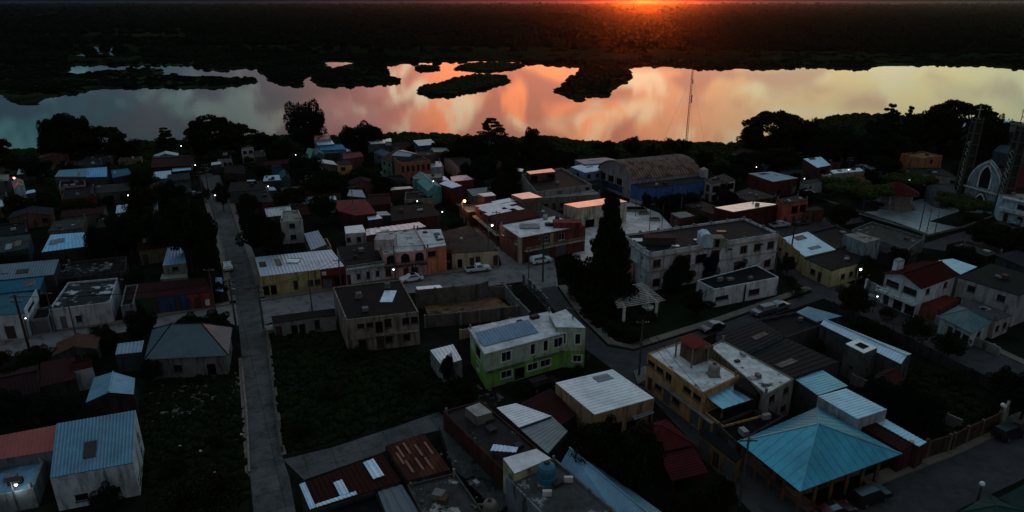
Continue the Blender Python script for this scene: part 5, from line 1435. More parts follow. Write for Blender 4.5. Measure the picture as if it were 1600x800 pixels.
# ---- green house
GR = wallm((142, 160, 128), .6, low=(110, 165, 52), zs=2.75); GR2 = wallm((96, 158, 44), .35)
r, T = house('green two-storey house with a pale roof and barred windows', [(757, 553), (886, 519), (860, 486), (731, 512)], 5.7, GR, slabm((196, 200, 206), (95, 98, 98), .08), 'slab', ov=.25, sides={'f': 'w.gwww|.bwwb.'[:0] + '.bObb.|.W.nnW', 'l': 'w|O'}, trim=wallm((185, 195, 175), .2), fr=FRAME_W)
base = inset(T, .25); a_, c_ = base[0].to_3d(), base[1].to_3d(); u, n, z = axes(a_, c_); L = (c_ - a_).length
part(r, 'balcony', wallm((70, 84, 60), .8), lambda m: (m.obox(a_ + z * 2.75, u, -n, z, (0, L * .46), (.002, .45), (-.1, .02)), m.obox(a_ + z * 2.75, u, -n, z, (L * .6, L * .98), (.002, .45), (-.1, .02))))
q = at(T, .36, .35); 
def panelq(m):
    uu, nn, zz_ = axes(T[0], T[1])
    o = at(T, .04, .22) + Vector((0, 0, .1)); LL = (T[1] - T[0]).length
    sheet(m, o, o + uu * LL * .66, o + uu * LL * .66 + nn * 3.0 + Vector((0, 0, .75)), o + nn * 3.0 + Vector((0, 0, .75)), sp=.5)
part(r, 'roof_panel', sheetm((96, 122, 146), .42, .5), panelq)
r, T = house('raised right end of the green house under a white slab', [(869, 511), (915, 512), (884, 483), (858, 492)], 6.5, GR, slabm((200, 204, 208), None), 'slab', sides={'f': '.w|nn'}, trim=wallm((185, 195, 175), .2), fr=FRAME_W)
EXT = 0
house('bright white sheet roof on an ochre house by the pink pavement', [(868, 598), (929, 648), (1022, 622), (957, 577)], 4.4, wallm((150, 112, 66), .6), sheetm((190, 202, 206), .42, .45), 'shed', sides={'f': '..', 'r': '.ow.'}, sp=.55)
r, T = house('lean-to with a grey-blue sheet roof under the ochre house', [(978, 637), (991, 656), (1022, 645), (1010, 632)], 2.6, (40, 36, 32), S_GREY, 'shed', name='lean_to', cat='shed', posts=2.5)
r, T = house('house with a dark red hipped roof by the sloping street', [(985, 668), (1012, 710), (1086, 695), (1042, 655)], 3.0, (70, 34, 28), sheetm((76, 26, 27), .8, 0, name='painted_sheet'), 'hip', ov=.3, rise=1.5)
house('second dark red roof stepping down to the street', [(1030, 712), (1050, 752), (1107, 738), (1084, 699)], 2.8, (66, 30, 26), sheetm((64, 20, 22), .8, 0, name='painted_sheet'), 'shed', posts=3, sp=.4)
house('white sheet roof with a notched corner', [(776, 637), (811, 668), (862, 650), (806, 630)], 3.6, (60, 58, 56), sheetm((198, 206, 212), .42, .4), 'shed', sp=.5)
house('grey sheet roof stepping down from the notched white roof', [(812, 670), (856, 709), (887, 674), (863, 651)], 3.3, (56, 56, 56), sheetm((112, 122, 126), .5, .3), 'shed', sp=.5)
house('dark rusty roof between the white sheet roofs', [(810, 632), (868, 672), (900, 648), (860, 606)], 2.9, (50, 30, 26), S_DRED, 'shed')
house('dark-stained concrete roof above a brown wall', [(692, 642), (788, 737), (845, 705), (752, 626)], 3.9, wallm((70, 34, 28), .7), slabm((44, 43, 42), (120, 118, 112), .22), 'flat', sides={'l': ''}, par=.25)
r_ = house('pale room on the dark-stained roof', [(727, 637), (745, 651), (769, 644), (749, 629)], 4.9, (100, 96, 90), slabm((150, 148, 142), (80, 80, 76), .3), 'slab', z0=3.6)
house('white metal tray roof on the dark-stained roof', [(766, 704), (806, 707), (810, 699), (771, 694)], 4.6, (60, 62, 66), sheetm((170, 190, 212), .35, .6), 'shed', z0=3.6, name='shelter', cat='shelter')
r, T = house('stained concrete house with a pale white upper roof', [(786, 716), (804, 740), (861, 716), (838, 701)], 5.6, wallm((160, 158, 92), .6), sheetm((195, 200, 205), .5, .2), 'slab')
r, T = house('grey house with mottled concrete roof and a blue water tank', [(790, 745), (905, 862), (990, 822), (866, 715)], 4.9, wallm((100, 108, 114), .9), slabm((70, 72, 72), (150, 158, 155), .28), 'flat', sides={'l': ''}, par=.3)
tank(T, .20, .55, 4.6, (40, 96, 118), .95, 2.1, 'large blue water tank on the mottled concrete roof')
for k, (s, t, lb) in enumerate(((.35, .35, 'white air conditioner on the near edge of the mottled roof'), (.30, .85, 'white air conditioner beyond the blue water tank'))):
    q = at(T, s, t); o = part(None, 'air_conditioner', MATS['white_metal_case'], lambda m: m.box(q.x - .45, q.x + .45, q.y - .18, q.y + .18, 4.62, 5.2)); tag(o, lb, 'air conditioner')
house('long hall with a grey-blue corrugated gable roof', [(875, 726), (985, 840), (1050, 812), (903, 706)], 4.3, (60, 62, 64), sheetm((118, 152, 172), .42, .5), 'gx', rise=1.3, sp=.3, name='hall', cat='building')
# bottom: block at the concrete lane
r, T = house('house with a dark maroon roof and pale roof sheets', [(486, 797), (627, 752), (597, 709), (469, 757)], 3.4, (56, 52, 50), sheetm((44, 16, 16), .75, .05, name='painted_sheet'), 'shed', sp=.5)
u, n, z = axes(T[0], T[1])
for (s0, s1, t0, t1) in ((-.01, .055, .0, .98), (.06, .5, .0, .11), (.33, .43, .12, .62), (.74, .87, .30, .92)):
    part(r, 'roof_sheet', sheetm((175, 205, 222), .4, .5), lambda m: sheet(m, at(T, s0, t0) + z * .13, at(T, s1, t0) + z * .13, at(T, s1, t1) + z * .13, at(T, s0, t1) + z * .13, sp=.4))
r, T = house('house with a rust-striped sheet roof', [(638, 751), (704, 734), (662, 677), (602, 697)], 3.7, (54, 46, 42), sheetm((56, 30, 24), .8, .05, rust=.6), 'shed', sp=.5)
for k, (s, t) in enumerate(((.18, .3), (.2, .72), (.42, .3), (.38, .75), (.62, .25), (.6, .62), (.84, .6), (.1, .55))):
    part(r, 'roof_sheet', sheetm((150, 104, 88), .7, .1, rust=.3), lambda m: sheet(m, at(T, s, t - .16) + z * (.12 + k * .004), at(T, s + .05, t - .16) + z * (.12 + k * .004), at(T, s + .05, t + .16) + z * (.12 + k * .004), at(T, s, t + .16) + z * (.12 + k * .004), sp=.3))
house('grey ribbed roof strip below the maroon roof', [(617, 838), (668, 820), (628, 757), (590, 768)], 3.2, (50, 52, 54), sheetm((76, 88, 96), .5, .4), 'shed', sp=.9)
house('black roof in front of the maroon roof', [(500, 850), (612, 820), (588, 768), (492, 799)], 3.0, (40, 40, 40), R_BLK, 'flat')
house('mottled grey concrete roof below the rusty roof', [(668, 820), (790, 850), (712, 738), (636, 757)], 3.5, (66, 62, 58), slabm((60, 60, 58), (150, 150, 142), .38), 'flat', par=.25)
house('low mottled roof between the lane and the brown wall', [(708, 732), (780, 800), (806, 780), (686, 664)], 1.4, (50, 48, 46), slabm((66, 68, 68), (30, 30, 30), .4), 'slab', name='terrace', cat='terrace')
o = tank(T, 1.2, -.95, 3.3, (95, 88, 80), .7, 1.3, 'grey domed water tank at the corner of the mottled roof')

# ================================================================== left
r, T = house('pale two-storey house with a wide blue-grey corrugated roof', [(78, 747), (208, 723), (212, 641), (88, 662)], [4.2, 4.2, 5.4, 5.4], wallm((150, 165, 172), .7), sheetm((78, 120, 142), .42, .5), 'shed', sp=.33, sides={'f': '.w.w.|......', 'r': 'sw|.w'})
house('house with a dull pink sheet roof beside the corrugated roof', [(-60, 728), (84, 704), (89, 664), (-50, 690)], [3.4, 3.4, 4.6, 4.6], (66, 80, 88), sheetm((150, 74, 68), .6, .05, name='painted_sheet'), 'shed', sp=.4, sides={'f': 'd.wdw.w.'})
r, T = house('pale blue terrace roof lit by a lamp', [(-60, 785), (52, 763), (70, 716), (-50, 738)], 2.4, (90, 104, 110), slabm((96, 140, 165), (60, 80, 90), .4), 'flat', par=.3, name='terrace', cat='terrace')
house('small gabled house with a teal ridged roof', [(134, 629), (209, 616), (211, 591), (147, 590)], 3.2, (52, 36, 32), sheetm((110, 150, 170), .42, .5), 'gy', rise=.9, sp=.35)
house('dark red roof left of the small gabled house', [(58, 606), (118, 592), (116, 557), (64, 566)], 3.0, (44, 40, 40), S_DRED, 'shed')
house('small hut with a pale gable wall', [(114, 580), (145, 573), (142, 560), (112, 566)], 3.2, (130, 142, 148), S_DRED, 'gx', rise=.6, name='hut', cat='hut')
house('long dark maroon roof at the left edge by the cross street', [(-60, 640), (62, 612), (60, 570), (-60, 592)], 3.0, (36, 36, 36), sheetm((40, 22, 24), .8, 0, name='painted_sheet'), 'gx', rise=1.0)
r, T = house('large house with a grey hipped sheet roof at the crossroads', [(225, 562), (357, 555), (363, 511), (238, 514)], 3.4, wallm((90, 92, 90), .9), sheetm((72, 90, 98), .6, .2), 'hipx', ov=.4, rise=3.0, sides={'f': '..w..O.', 'r': '.s.'}, rw=sheetm((30, 32, 34), .7, 0))
house('small shed roof left of the grey hipped roof', [(180, 554), (221, 550), (225, 532), (184, 537)], 3.0, (50, 56, 58), sheetm((110, 140, 155), .45, .4), 'shed', name='shed', cat='shed')
# colourful row
r, T = house('green house at the left of the painted row', [(196, 469), (245, 465), (240, 441), (208, 444)], 3.0, wallm((26, 60, 28), .6), S_DRED, 'shed', sides={'f': '.O.d'}, name='row_house')
r, T = house('blue house in the middle of the painted row', [(245.2, 465), (293, 460), (283, 437), (240.2, 441)], 3.0, wallm((28, 58, 96), .6), S_DRED, 'shed', sides={'f': '..D.'}, name='row_house')
text_on(r, 'TACOS', Vector((T[0].x, T[0].y, 1.7)) - Vector((0, .06, 0)) + axes(T[0], T[1])[0] * .8, axes(T[0], T[1])[0], -axes(T[0], T[1])[1], .01, LET) if False else None
r, T = house('orange-red house at the right end of the painted row', [(293.2, 460), (331, 456), (320, 434), (283.2, 437)], 3.0, wallm((120, 44, 26), .5), S_DRED, 'shed', sides={'f': '.D..'}, name='row_house')
u, n, z = axes(T[0], T[1]); L = (T[1] - T[0]).length
part(r, 'sign_panel', wallm((170, 172, 170), .2), lambda m: m.obox(Vector((T[0].x, T[0].y, .6)), u, -n, z, (L * .66, L * .84), (.01, .08), (0, 1.1)))
house('small blue awning on the main street corner', [(336, 454), (349, 456), (347, 434), (337, 433)], 2.4, (30, 40, 50), sheetm((110, 160, 190), .4, .5), 'shed', posts=2.5, name='awning', cat='awning')
r, T = house('white-walled warehouse with a broken patched roof', [(76, 484), (172, 472), (184, 434), (106, 441)], 3.7, wallm((150, 155, 160), .6), slabm((40, 42, 44), (165, 175, 180), .40), 'flat', sides={'f': '.g.b....'}, par=.3, name='warehouse', cat='building')
house('grey wall and gate house left of the white warehouse', [(46, 500), (76, 496), (82, 478), (56, 482)], 2.6, (95, 100, 104), R_BLK, 'flat', sides={'f': 'g'})
r, T = house('wide house with a worn teal sheet roof and a white end wall', [(-60, 497), (38, 490), (58, 456), (-40, 462)], 4.2, wallm((150, 160, 165), .5), sheetm((52, 92, 108), .5, .35, rust=.2), 'shed', sides={'f': 'D..D.'})
u, n, z = axes(T[1], T[2]); L = (T[2] - T[1]).length
rs = empty('shop_sign', T[1]); tag(rs, 'slanting white sign board with a dark stripe on the worn teal roof edge', 'sign')
part(rs, 'sign_board', wallm((170, 182, 186), .2), lambda m: m.obox(Vector((T[1].x, T[1].y, 3.0)), u, -n, z, (0, L * .95), (.06, .16), (0, 1.9)))
part(rs, 'sign_stripe', wallm((20, 40, 60), .2), lambda m: m.obox(Vector((T[1].x, T[1].y, 3.0)), u, -n, z, (L * .15, L * .6), (.162, .18), (.6, 1.2)))
house('house with a deep teal roof behind the worn teal roof', [(-50, 464), (62, 452), (70, 430), (-40, 440)], 4.4, (40, 60, 70), sheetm((34, 92, 116), .45, .4), 'shed')
house('wide blue-grey roof behind the deep teal roof', [(-40, 442), (84, 429), (92, 405), (-30, 416)], 4.6, (48, 56, 60), sheetm((72, 96, 110), .5, .4, rust=.3), 'shed', sides={'r': '.'})
house('ruined house with dark broken roof behind the warehouse', [(92, 436), (196, 424), (198, 400), (106, 410)], 2.8, (54, 52, 50), slabm((26, 26, 26), (80, 84, 84), .22), 'flat')
house('narrow dark-roofed house beside the painted row', [(188, 478), (208, 475), (216, 444), (196, 446)], 3.2, (96, 100, 102), R_BLK, 'flat', sides={'f': 'd'})
house('grey house with a pale blue sheet roof under the big dark trees', [(254, 415), (291, 411), (286, 384), (262, 386)], 3.9, (100, 96, 90), sheetm((130, 160, 185), .42, .45), 'shed', sides={'f': '...|.w.'}, sp=.5)
house('pale lower room in front of the grey house under the trees', [(250, 437), (293, 433), (292, 424), (253, 428)], 2.0, (110, 108, 98), R_GREY, 'slab')
house('house with a bright blue roof among the dark trees', [(65, 394), (142, 384), (131, 363), (79, 367)], 3.6, (40, 40, 40), sheetm((120, 180, 215), .42, .45), 'shed', sp=.6)
house('dark house with a teal patch left of the bright blue roof', [(-20, 372), (44, 362), (40, 346), (-20, 352)], 3.4, (40, 44, 46), R_BLK, 'flat')
house('low house with a muddled grey roof at the left edge', [(-30, 400), (44, 388), (48, 366), (-20, 372)], 3.4, (36, 54, 62), slabm((50, 62, 68), (26, 30, 32), .5), 'shed')
house('long house with a teal sheet roof near the riverside trees', [(85, 276), (134, 276), (135, 263), (92, 266)], 4.0, (60, 66, 66), sheetm((60, 120, 140), .45, .4), 'shed', sides={'f': '.w..'})
house('blue sheet roof joined to the long teal roof', [(134.3, 277), (167, 276), (167, 261), (135.3, 263)], 4.0, (50, 54, 58), sheetm((70, 150, 200), .42, .4), 'shed')
house('small dull blue roof right of the joined blue roof', [(176, 278), (206, 272), (200, 263), (173, 266)], 3.6, (44, 48, 50), sheetm((44, 92, 116), .5, .3), 'shed')
house('pale wall house behind the teal sheet roofs', [(100, 259), (160, 256), (158, 249), (104, 252)], 3.6, (62, 64, 66), R_MOSS, 'flat', sides={'f': '.w.w.'})
house('dark red house at the top of the main street', [(236, 262), (305, 258), (300, 242), (240, 244)], 3.6, (52, 20, 18), S_DRED, 'gx', rise=1.0)
house('thin bright blue roof above the main street wall', [(269, 268), (299, 265), (298, 261), (269, 263)], 3.0, (36, 20, 20), sheetm((130, 185, 205), .4, .5), 'slab')
house('white fronted cottage by the end of the main street', [(340, 248), (362, 247), (360, 238), (341, 240)], 3.4, (120, 126, 128), R_BLK, 'slab', sides={'f': '.ww'})
house('small white house with two square windows on the rise', [(377, 233), (396, 231), (394, 226), (378, 227)], 5.2, (150, 150, 150), R_GREY, 'slab', sides={'f': 'ww|ww'})
house('dark long house right of the small white house', [(398, 246), (416, 244), (414, 234), (398, 236)], 4.2, (56, 44, 42), R_MOSS, 'slab', sides={'f': '..'})
house('house with a small bright roof corner right of the main street', [(330, 258), (346, 256), (344, 252), (330, 254)], 3.2, (50, 50, 50), S_WHITE, 'slab')
house('small bright blue roof below the dark long house', [(400, 245), (416, 243), (409, 238), (398, 240)], 3.0, (44, 48, 50), S_LBLUE, 'slab')
house('brown house with a long dark roof left of the main street', [(236, 308), (300, 300), (296, 286), (240, 292)], 3.2, (50, 34, 30), R_BLK, 'slab', sides={'f': '.w.d'})
house('brick-fronted low house left of the parked outline pickup', [(96, 312), (150, 306), (148, 290), (100, 294)], 3.0, (84, 38, 26), R_BLK, 'flat', sides={'f': '.w..'})
house('white gabled shed near the red street lamp', [(22, 296), (38, 292), (36, 281), (18, 284)], 3.6, (130, 150, 150), R_GREY, 'gy', rise=.8, name='shed', cat='shed')
house('flat grey house behind the red street lamp', [(-20, 284), (14, 282), (14, 272), (-20, 274)], 3.4, (70, 70, 76), R_GREY, 'slab')
house('pale house with a dark doorway below the teal roofs', [(92, 293), (134, 289), (132, 280), (94, 282)], 3.0, (110, 110, 106), R_BLK, 'flat', sides={'f': 'd...'})
house('long low house with a dark grey roof below the blue roofs', [(140, 303), (204, 298), (200, 286), (142, 290)], 3.0, (70, 66, 60), R_MOSS, 'slab', sides={'f': 'd.w.w'})
house('small shed with a blue-white corner roof at the far left', [(40, 303), (56, 300), (54, 296), (42, 298)], 3.0, (60, 66, 70), S_LBLUE, 'slab', name='shed', cat='shed')
house('dark house hidden between trees left of the bright blue roof', [(150, 356), (206, 350), (204, 338), (154, 342)], 3.0, (40, 36, 34), R_BLK, 'slab')
house('little house with a broken blue sheet against the big trees', [(237, 361), (250, 362), (254, 350), (240, 352)], 3.4, (60, 44, 60), sheetm((90, 150, 160), .45, .4), 'shed')
house('long dark roof with a pale ridge left of the big trees', [(186, 372), (236, 364), (230, 352), (190, 358)], 3.0, (40, 32, 40), sheetm((50, 46, 56), .6, .2), 'gx', rise=.8)
# ---- between the main street and the plaza street
house('blue house with a white roof by the river', [(496, 227), (523, 225), (517, 218), (493, 219)], 6.0, wallm((40, 100, 150), .4), S_LBLUE, 'shed')
house('upper room with a faded pink roof behind the blue house', [(491, 219), (517, 217), (515, 211), (491, 212)], 6.8, (120, 122, 126), sheetm((150, 96, 92), .5, .1, name='painted_sheet'), 'slab')
house('house covered by a blue tarpaulin roof', [(500, 235), (541, 233), (530, 226), (498, 227)], 4.8, (50, 90, 116), sheetm((26, 110, 150), .6, 0, name='tarpaulin'), 'gx', rise=.8)
house('low house with a white strip roof below the blue tarpaulin', [(508, 239), (549, 236), (541, 232), (511, 234)], 4.0, (54, 54, 54), S_LBLUE, 'slab')
house('house with a faded red roof below the white strip roof', [(536, 249), (568, 244), (561, 237), (536, 240)], 4.0, (90, 50, 40), sheetm((116, 56, 54), .6, .05, name='painted_sheet'), 'gx', rise=.6, sides={'f': '..'})
house('house with a tall green sheet roof', [(475, 246), (485, 248), (490, 233), (481, 231)], [3.6, 3.6, 6.2, 6.2], (46, 80, 70), S_GREEN, 'shed')
house('small hut with a bright roof below the green sheet roof', [(468, 247), (482, 250), (479, 244), (471, 243)], 3.0, (60, 60, 60), S_LBLUE, 'slab', name='hut', cat='hut')
house('teal gabled house right of the green sheet roof', [(492, 243), (507, 241), (503, 232), (490, 233)], 4.2, (50, 84, 84), sheetm((58, 104, 104), .5, .2), 'gy', rise=.8)
house('bright yellow house with a dark balcony', [(531, 258), (550, 257), (546, 250), (526, 252)], 5.0, wallm((176, 122, 26), .4), R_BLK, 'slab', sides={'f': 'O.|w.'})
house('house with a pale roof and grey walls near the river', [(580, 225), (609, 223), (603, 218), (574, 220)], 6.0, wallm((72, 74, 80), .5), S_WHITE, 'slab', sides={'f': 'dww|...', 'l': ''})
house('small room with a white tank-like top beside the pale roof', [(602, 221), (612, 221), (611, 216), (603, 217)], 7.2, (140, 140, 140), S_WHITE, 'slab', z0=5.9)
house('green-walled house stepping up the narrow lane', [(596, 247), (612, 253), (642, 240), (618, 232)], 5.2, wallm((72, 110, 92), .5), R_BLK, 'slab', sides={'f': 'wd|ww'})
house('house with a light blue canopy in the narrow lane', [(584, 238), (600, 244), (610, 238), (596, 232)], 4.6, (66, 78, 92), sheetm((62, 78, 92), .5, .2), 'shed', sides={'f': 'O|w'})
r, T = house('brick-orange hotel with rows of arched windows', [(612, 243), (625, 255), (673, 251), (654, 241)], 6.4, wallm((150, 76, 44), .6), R_BROWN, 'flat', sides={'r': 'w.w.w.w|nnnnnn', 'f': '.|.'}, par=.4, name='hotel', cat='hotel')
house('house with a long blue-grey roof behind the brick-orange hotel', [(612, 243), (640, 245), (652, 240), (628, 234)], 7.0, (66, 72, 76), sheetm((96, 116, 128), .45, .4), 'gx', rise=.5)
house('dark flat-roofed block right of the hotel roof', [(648, 243), (680, 242), (676, 234), (650, 235)], 6.6, (70, 58, 58), R_MOSS, 'flat', sides={'f': '...|...'})
house('low house with a pale green roof near the marsh', [(672, 238), (704, 237), (694, 231), (674, 231)], 5.0, (60, 66, 64), sheetm((90, 112, 108), .5, .2), 'gx', rise=.5)
house('white box house right of the brick-orange hotel', [(671, 262), (693, 260), (688, 252), (671, 252)], 4.2, (138, 144, 152), sheetm((130, 146, 158), .45, .4), 'slab', sides={'f': '..'})
house('pink house with three windows under a wide dark roof', [(718, 262), (744, 260), (724, 245), (694, 247)], 4.0, wallm((170, 116, 104), .5), sheetm((44, 36, 36), .8, 0, name='clay_tile'), 'gx', rise=1.0, sides={'f': 'WWW', 'l': ''})
r, T = house('turquoise house with a long front gable', [(644, 277), (668, 299), (690, 292), (668, 272)], 4.2, wallm((50, 130, 130), .5), sheetm((76, 130, 124), .5, .2), 'gx', rise=1.1, sides={'f': '.w.d'})
house('grey block with white upper band behind the turquoise house', [(648, 280), (692, 277), (690, 271), (648, 273)], 4.8, (96, 92, 86), R_GREY, 'slab', sides={'f': '....'})
house('maroon house with overlapping blue-white roof sheets', [(686, 287), (706, 294), (722, 290), (700, 281)], 4.4, (84, 30, 28), S_LBLUE, 'shed', sides={'f': '.'})
house('small blue-white roof piece right of the maroon house', [(701, 292), (717, 292), (714, 286), (702, 287)], 4.0, (70, 30, 30), S_LBLUE, 'slab')
house('red-walled house with a torn white and pink roof', [(706, 284), (740, 280), (728, 273), (704, 276)], 4.2, (90, 32, 30), sheetm((200, 170, 178), .4, .4, rust=.5), 'shed')
house('small white sheet roof left of the turned roofs', [(690, 282), (702, 281), (694, 275), (685, 276)], 4.2, (60, 50, 50), S_LBLUE, 'slab')
house('low grey block wall house with a white door', [(632, 312), (678, 309), (676, 297), (634, 300)], 3.0, wallm((105, 104, 100), .8), R_BLK, 'flat', sides={'f': 'd...'})
house('thin pale roof strip over a brown wall', [(610, 297), (646, 294), (640, 291), (611, 293)], 3.0, (66, 40, 34), sheetm((180, 175, 170), .4, .4), 'slab')
house('house with a steep tin roof and blue shed behind the red roof', [(542, 306), (572, 309), (566, 297), (546, 296)], 3.4, (60, 28, 26), S_DKBLUE, 'shed')
house('dark brick house with a maroon gable behind the red roof', [(572, 322), (612, 318), (608, 302), (576, 304)], 3.2, (66, 26, 24), sheetm((54, 22, 22), .8, 0, name='clay_tile'), 'gx', rise=1.0)
house('small white hut with a table-like top left of the red roof', [(515, 312), (526, 312), (524, 306), (514, 306)], 3.4, (120, 124, 128), S_WHITE, 'slab', name='hut', cat='hut')
house('house with a light teal roof above the dark garden', [(411, 283), (440, 281), (436, 273), (413, 275)], 3.6, (50, 54, 54), sheetm((130, 165, 175), .42, .4), 'slab')
house('teal gabled annex right of the light teal roof', [(438, 280), (454, 279), (450, 269), (436, 270)], 3.6, (46, 66, 70), sheetm((54, 90, 98), .5, .3), 'gy', rise=.9)
house('house with a vivid blue wall left of the dark garden', [(424, 262), (440, 261), (438, 257), (425, 258)], 3.8, wallm((20, 80, 120), .3), R_BLK, 'slab')
house('broken-roofed house with a pale sheet near the second lamp', [(386, 286), (402, 288), (398, 281), (386, 281)], 3.2, (56, 56, 56), sheetm((130, 160, 170), .4, .4), 'slab')
house('low house with a small white sheet by the garden lamp', [(412, 298), (432, 297), (428, 292), (413, 293)], 3.0, (50, 52, 54), sheetm((120, 150, 165), .4, .4), 'slab')
house('dark brown roofed house beside the main street', [(350, 270), (384, 272), (380, 258), (352, 258)], 3.6, (50, 34, 30), sheetm((36, 28, 28), .8, 0, name='clay_tile'), 'gx', rise=1.0)
house('grey house with a pale wall along the upper main street', [(356, 300), (420, 296), (412, 282), (360, 285)], 3.2, (70, 76, 78), R_BLK, 'slab')
house('small house above the orange lamp', [(756, 285), (780, 283), (778, 276), (758, 277)], 3.0, (56, 56, 56), R_MOSS, 'slab', sides={'f': 'ww.'})
house('small white-roofed house by the trees above the brown block', [(799, 266), (816, 268), (818, 264), (804, 262)], 4.0, (110, 112, 112), S_LBLUE, 'slab')
house('peach-lit wall house beside the tall pine', [(968, 402), (980, 412), (990, 410), (978, 398)], 4.0, (180, 130, 105), R_BROWN, 'slab', sides={'f': 'w'})  # peach glow on the walls is put into their colour

# ================================================================== street furniture
def pole(px, py, h, label=None, arms=2, r=.14, wood=False, gear=False):
    b_ = P(px, py, 0); root = empty('utility_pole', b_)
    tag(root, label or autolabel('bare concrete utility pole', b_), 'utility pole')
    mt = M('wooden_pole', (.028, .022, .018), .9) if wood else POLE
    part(root, 'shaft', mt, lambda m: m.tube(b_ - Vector((0, 0, .1)), b_ + Vector((0, 0, h)), r * 1.25, r * .8, 9))
    for k in range(arms):
        zz_ = h - .35 - k * .8
        part(root, 'crossarm', mt, lambda m: m.box(b_.x - .9, b_.x + .9, b_.y - .05, b_.y + .05, zz_ - .06, zz_ + .06))
        for dx in (-.8, 0.45, .8): part(root, 'insulator', M('porcelain', (.3, .3, .3), .4), lambda m: m.lathe((b_.x + dx, b_.y, zz_ + .061), [(.05, 0), (.08, .06), (.04, .14)], 6))
    if gear: part(root, 'transformer', STEEL, lambda m: m.lathe((b_.x + .5, b_.y - .05, h - 2.6), [(.28, 0), (.3, .1), (.3, .9), (.15, 1.0)], 10))
    return b_ + Vector((0, 0, h - .3))
WIRE = M('black_cable', (.01, .01, .01), 1.0, spec=0)
def wires(a, b_, label, offs=(-.8, .45, .8)):
    m = MB()
    root = None
    for o in offs[:2]:
        pts = []
        for k in range(11):
            t = k / 10; p = a.lerp(b_, t); p.x += o; p.z -= 4 * .9 * t * (1 - t); pts.append(p)
        for p, q in zip(pts, pts[1:]): m.tube(p, q, .032, n=3, cap=False)
    ob = m.build('power_line', WIRE); tag(ob, label, 'cable')
LITW = M('lit_white_lamp', (1, 1, 1), emit=((.85, .93, 1.0), 8))
LITO = M('lit_orange_lamp', (1, 1, 1), emit=((1.0, .42, .08), 26))
LITR = M('lit_red_lamp', (1, 1, 1), emit=((1.0, .16, .08), 16))
def lamp(px, py, hb=6.5, label=None, lit=LITW, arm=1.0, glow=0, r=.11, base=True):
    hp = P(px, py, hb); root = empty('street_lamp', (hp.x - arm, hp.y, 0))
    bx = hp.x - arm
    tag(root, label or autolabel('lit street lamp', Vector((bx, hp.y, 0))), 'street lamp')
    part(root, 'lamp_post', POLE, lambda m: (m.tube((bx, hp.y, 0), (bx, hp.y, hb + .35), .1, .06, 8), m.tube((bx, hp.y, hb + .3), (hp.x, hp.y, hb + .2), .035, n=5)))
    part(root, 'lamp_head', STEEL, lambda m: m.box(hp.x - .28, hp.x + .28, hp.y - .14, hp.y + .14, hb + r * .9, hb + r * .9 + .12))
    part(root, 'bulb', lit, lambda m: m.lathe((hp.x, hp.y, hb - r), [(r * .5, 0), (r * .95, r * .5), (r, r), (r * .8, r * 1.7)], 8))
    if glow:
        l = bpy.data.lights.new('bulb_light', 'POINT'); l.energy = glow; l.color = {LITO: (1, .45, .12), LITR: (1, .2, .1)}.get(lit, (.85, .92, 1)); l.shadow_soft_size = .2
        lo = bpy.data.objects.new('bulb_light', l); COL.objects.link(lo); lo.parent = root; lo.location = (arm, -.25, hb - r - .25)
for a in ((283, 228, 6), (305, 258, 6.5, None, LITW, 1, 30), (336, 305, 6.5, None, LITW, 1, 50), (200, 305, 5.5), (22, 278, 6, 'street lamp with a red glow at the far left', LITR, 1, 60, .24), (419, 291, 5.5, 'lit garden lamp right of the upper main street', LITW, .5, 30), (462, 242, 5.5), (462, 260, 5),
          (677, 283, 5.5, 'lit lamp over the maroon house and turquoise gable'), (726, 314, 6.2, 'lit orange sodium street lamp at the corner shop', LITO, .6, 420, .26), (769, 352, 6, 'white street lamp along the red-brown row', LITW, .8, 70, .2), (615, 421, 5, 'small lit lamp in front of the pink house', LITW, .4, 20, .13),
          (751, 264, 5.5, 'lit lamp right of the pink house with three windows'), (1345, 421, 4.5, 'lit lamp on the corner of the low yellow house', LITW, .5, 60, .19), (1326, 265, 5.5), (1421, 281, 5, 'lit lamp behind the clipped park trees', LITW), (1516, 204, 20, None) , (1577, 213, 18), (1257, 279, 4.5), (1182, 261, 5),
          (25, 757, 3.4, 'warm lit lamp on the pale blue terrace', M('lit_warm_lamp', (1, 1, 1), emit=((1, .75, .5), 16)), .5, 60, .15), (652, 314, 5.0), (691, 331, 4.6), (1371, 463, 3.0, 'small lit lamp beside the white balcony', LITW, .3), (40, 497, 3.6, 'tiny lit lamp on the slanting white sign corner', LITW, .3, 0, .1)):
    if a[0] in (1516, 1577): continue
    lamp(*a)
tops = []
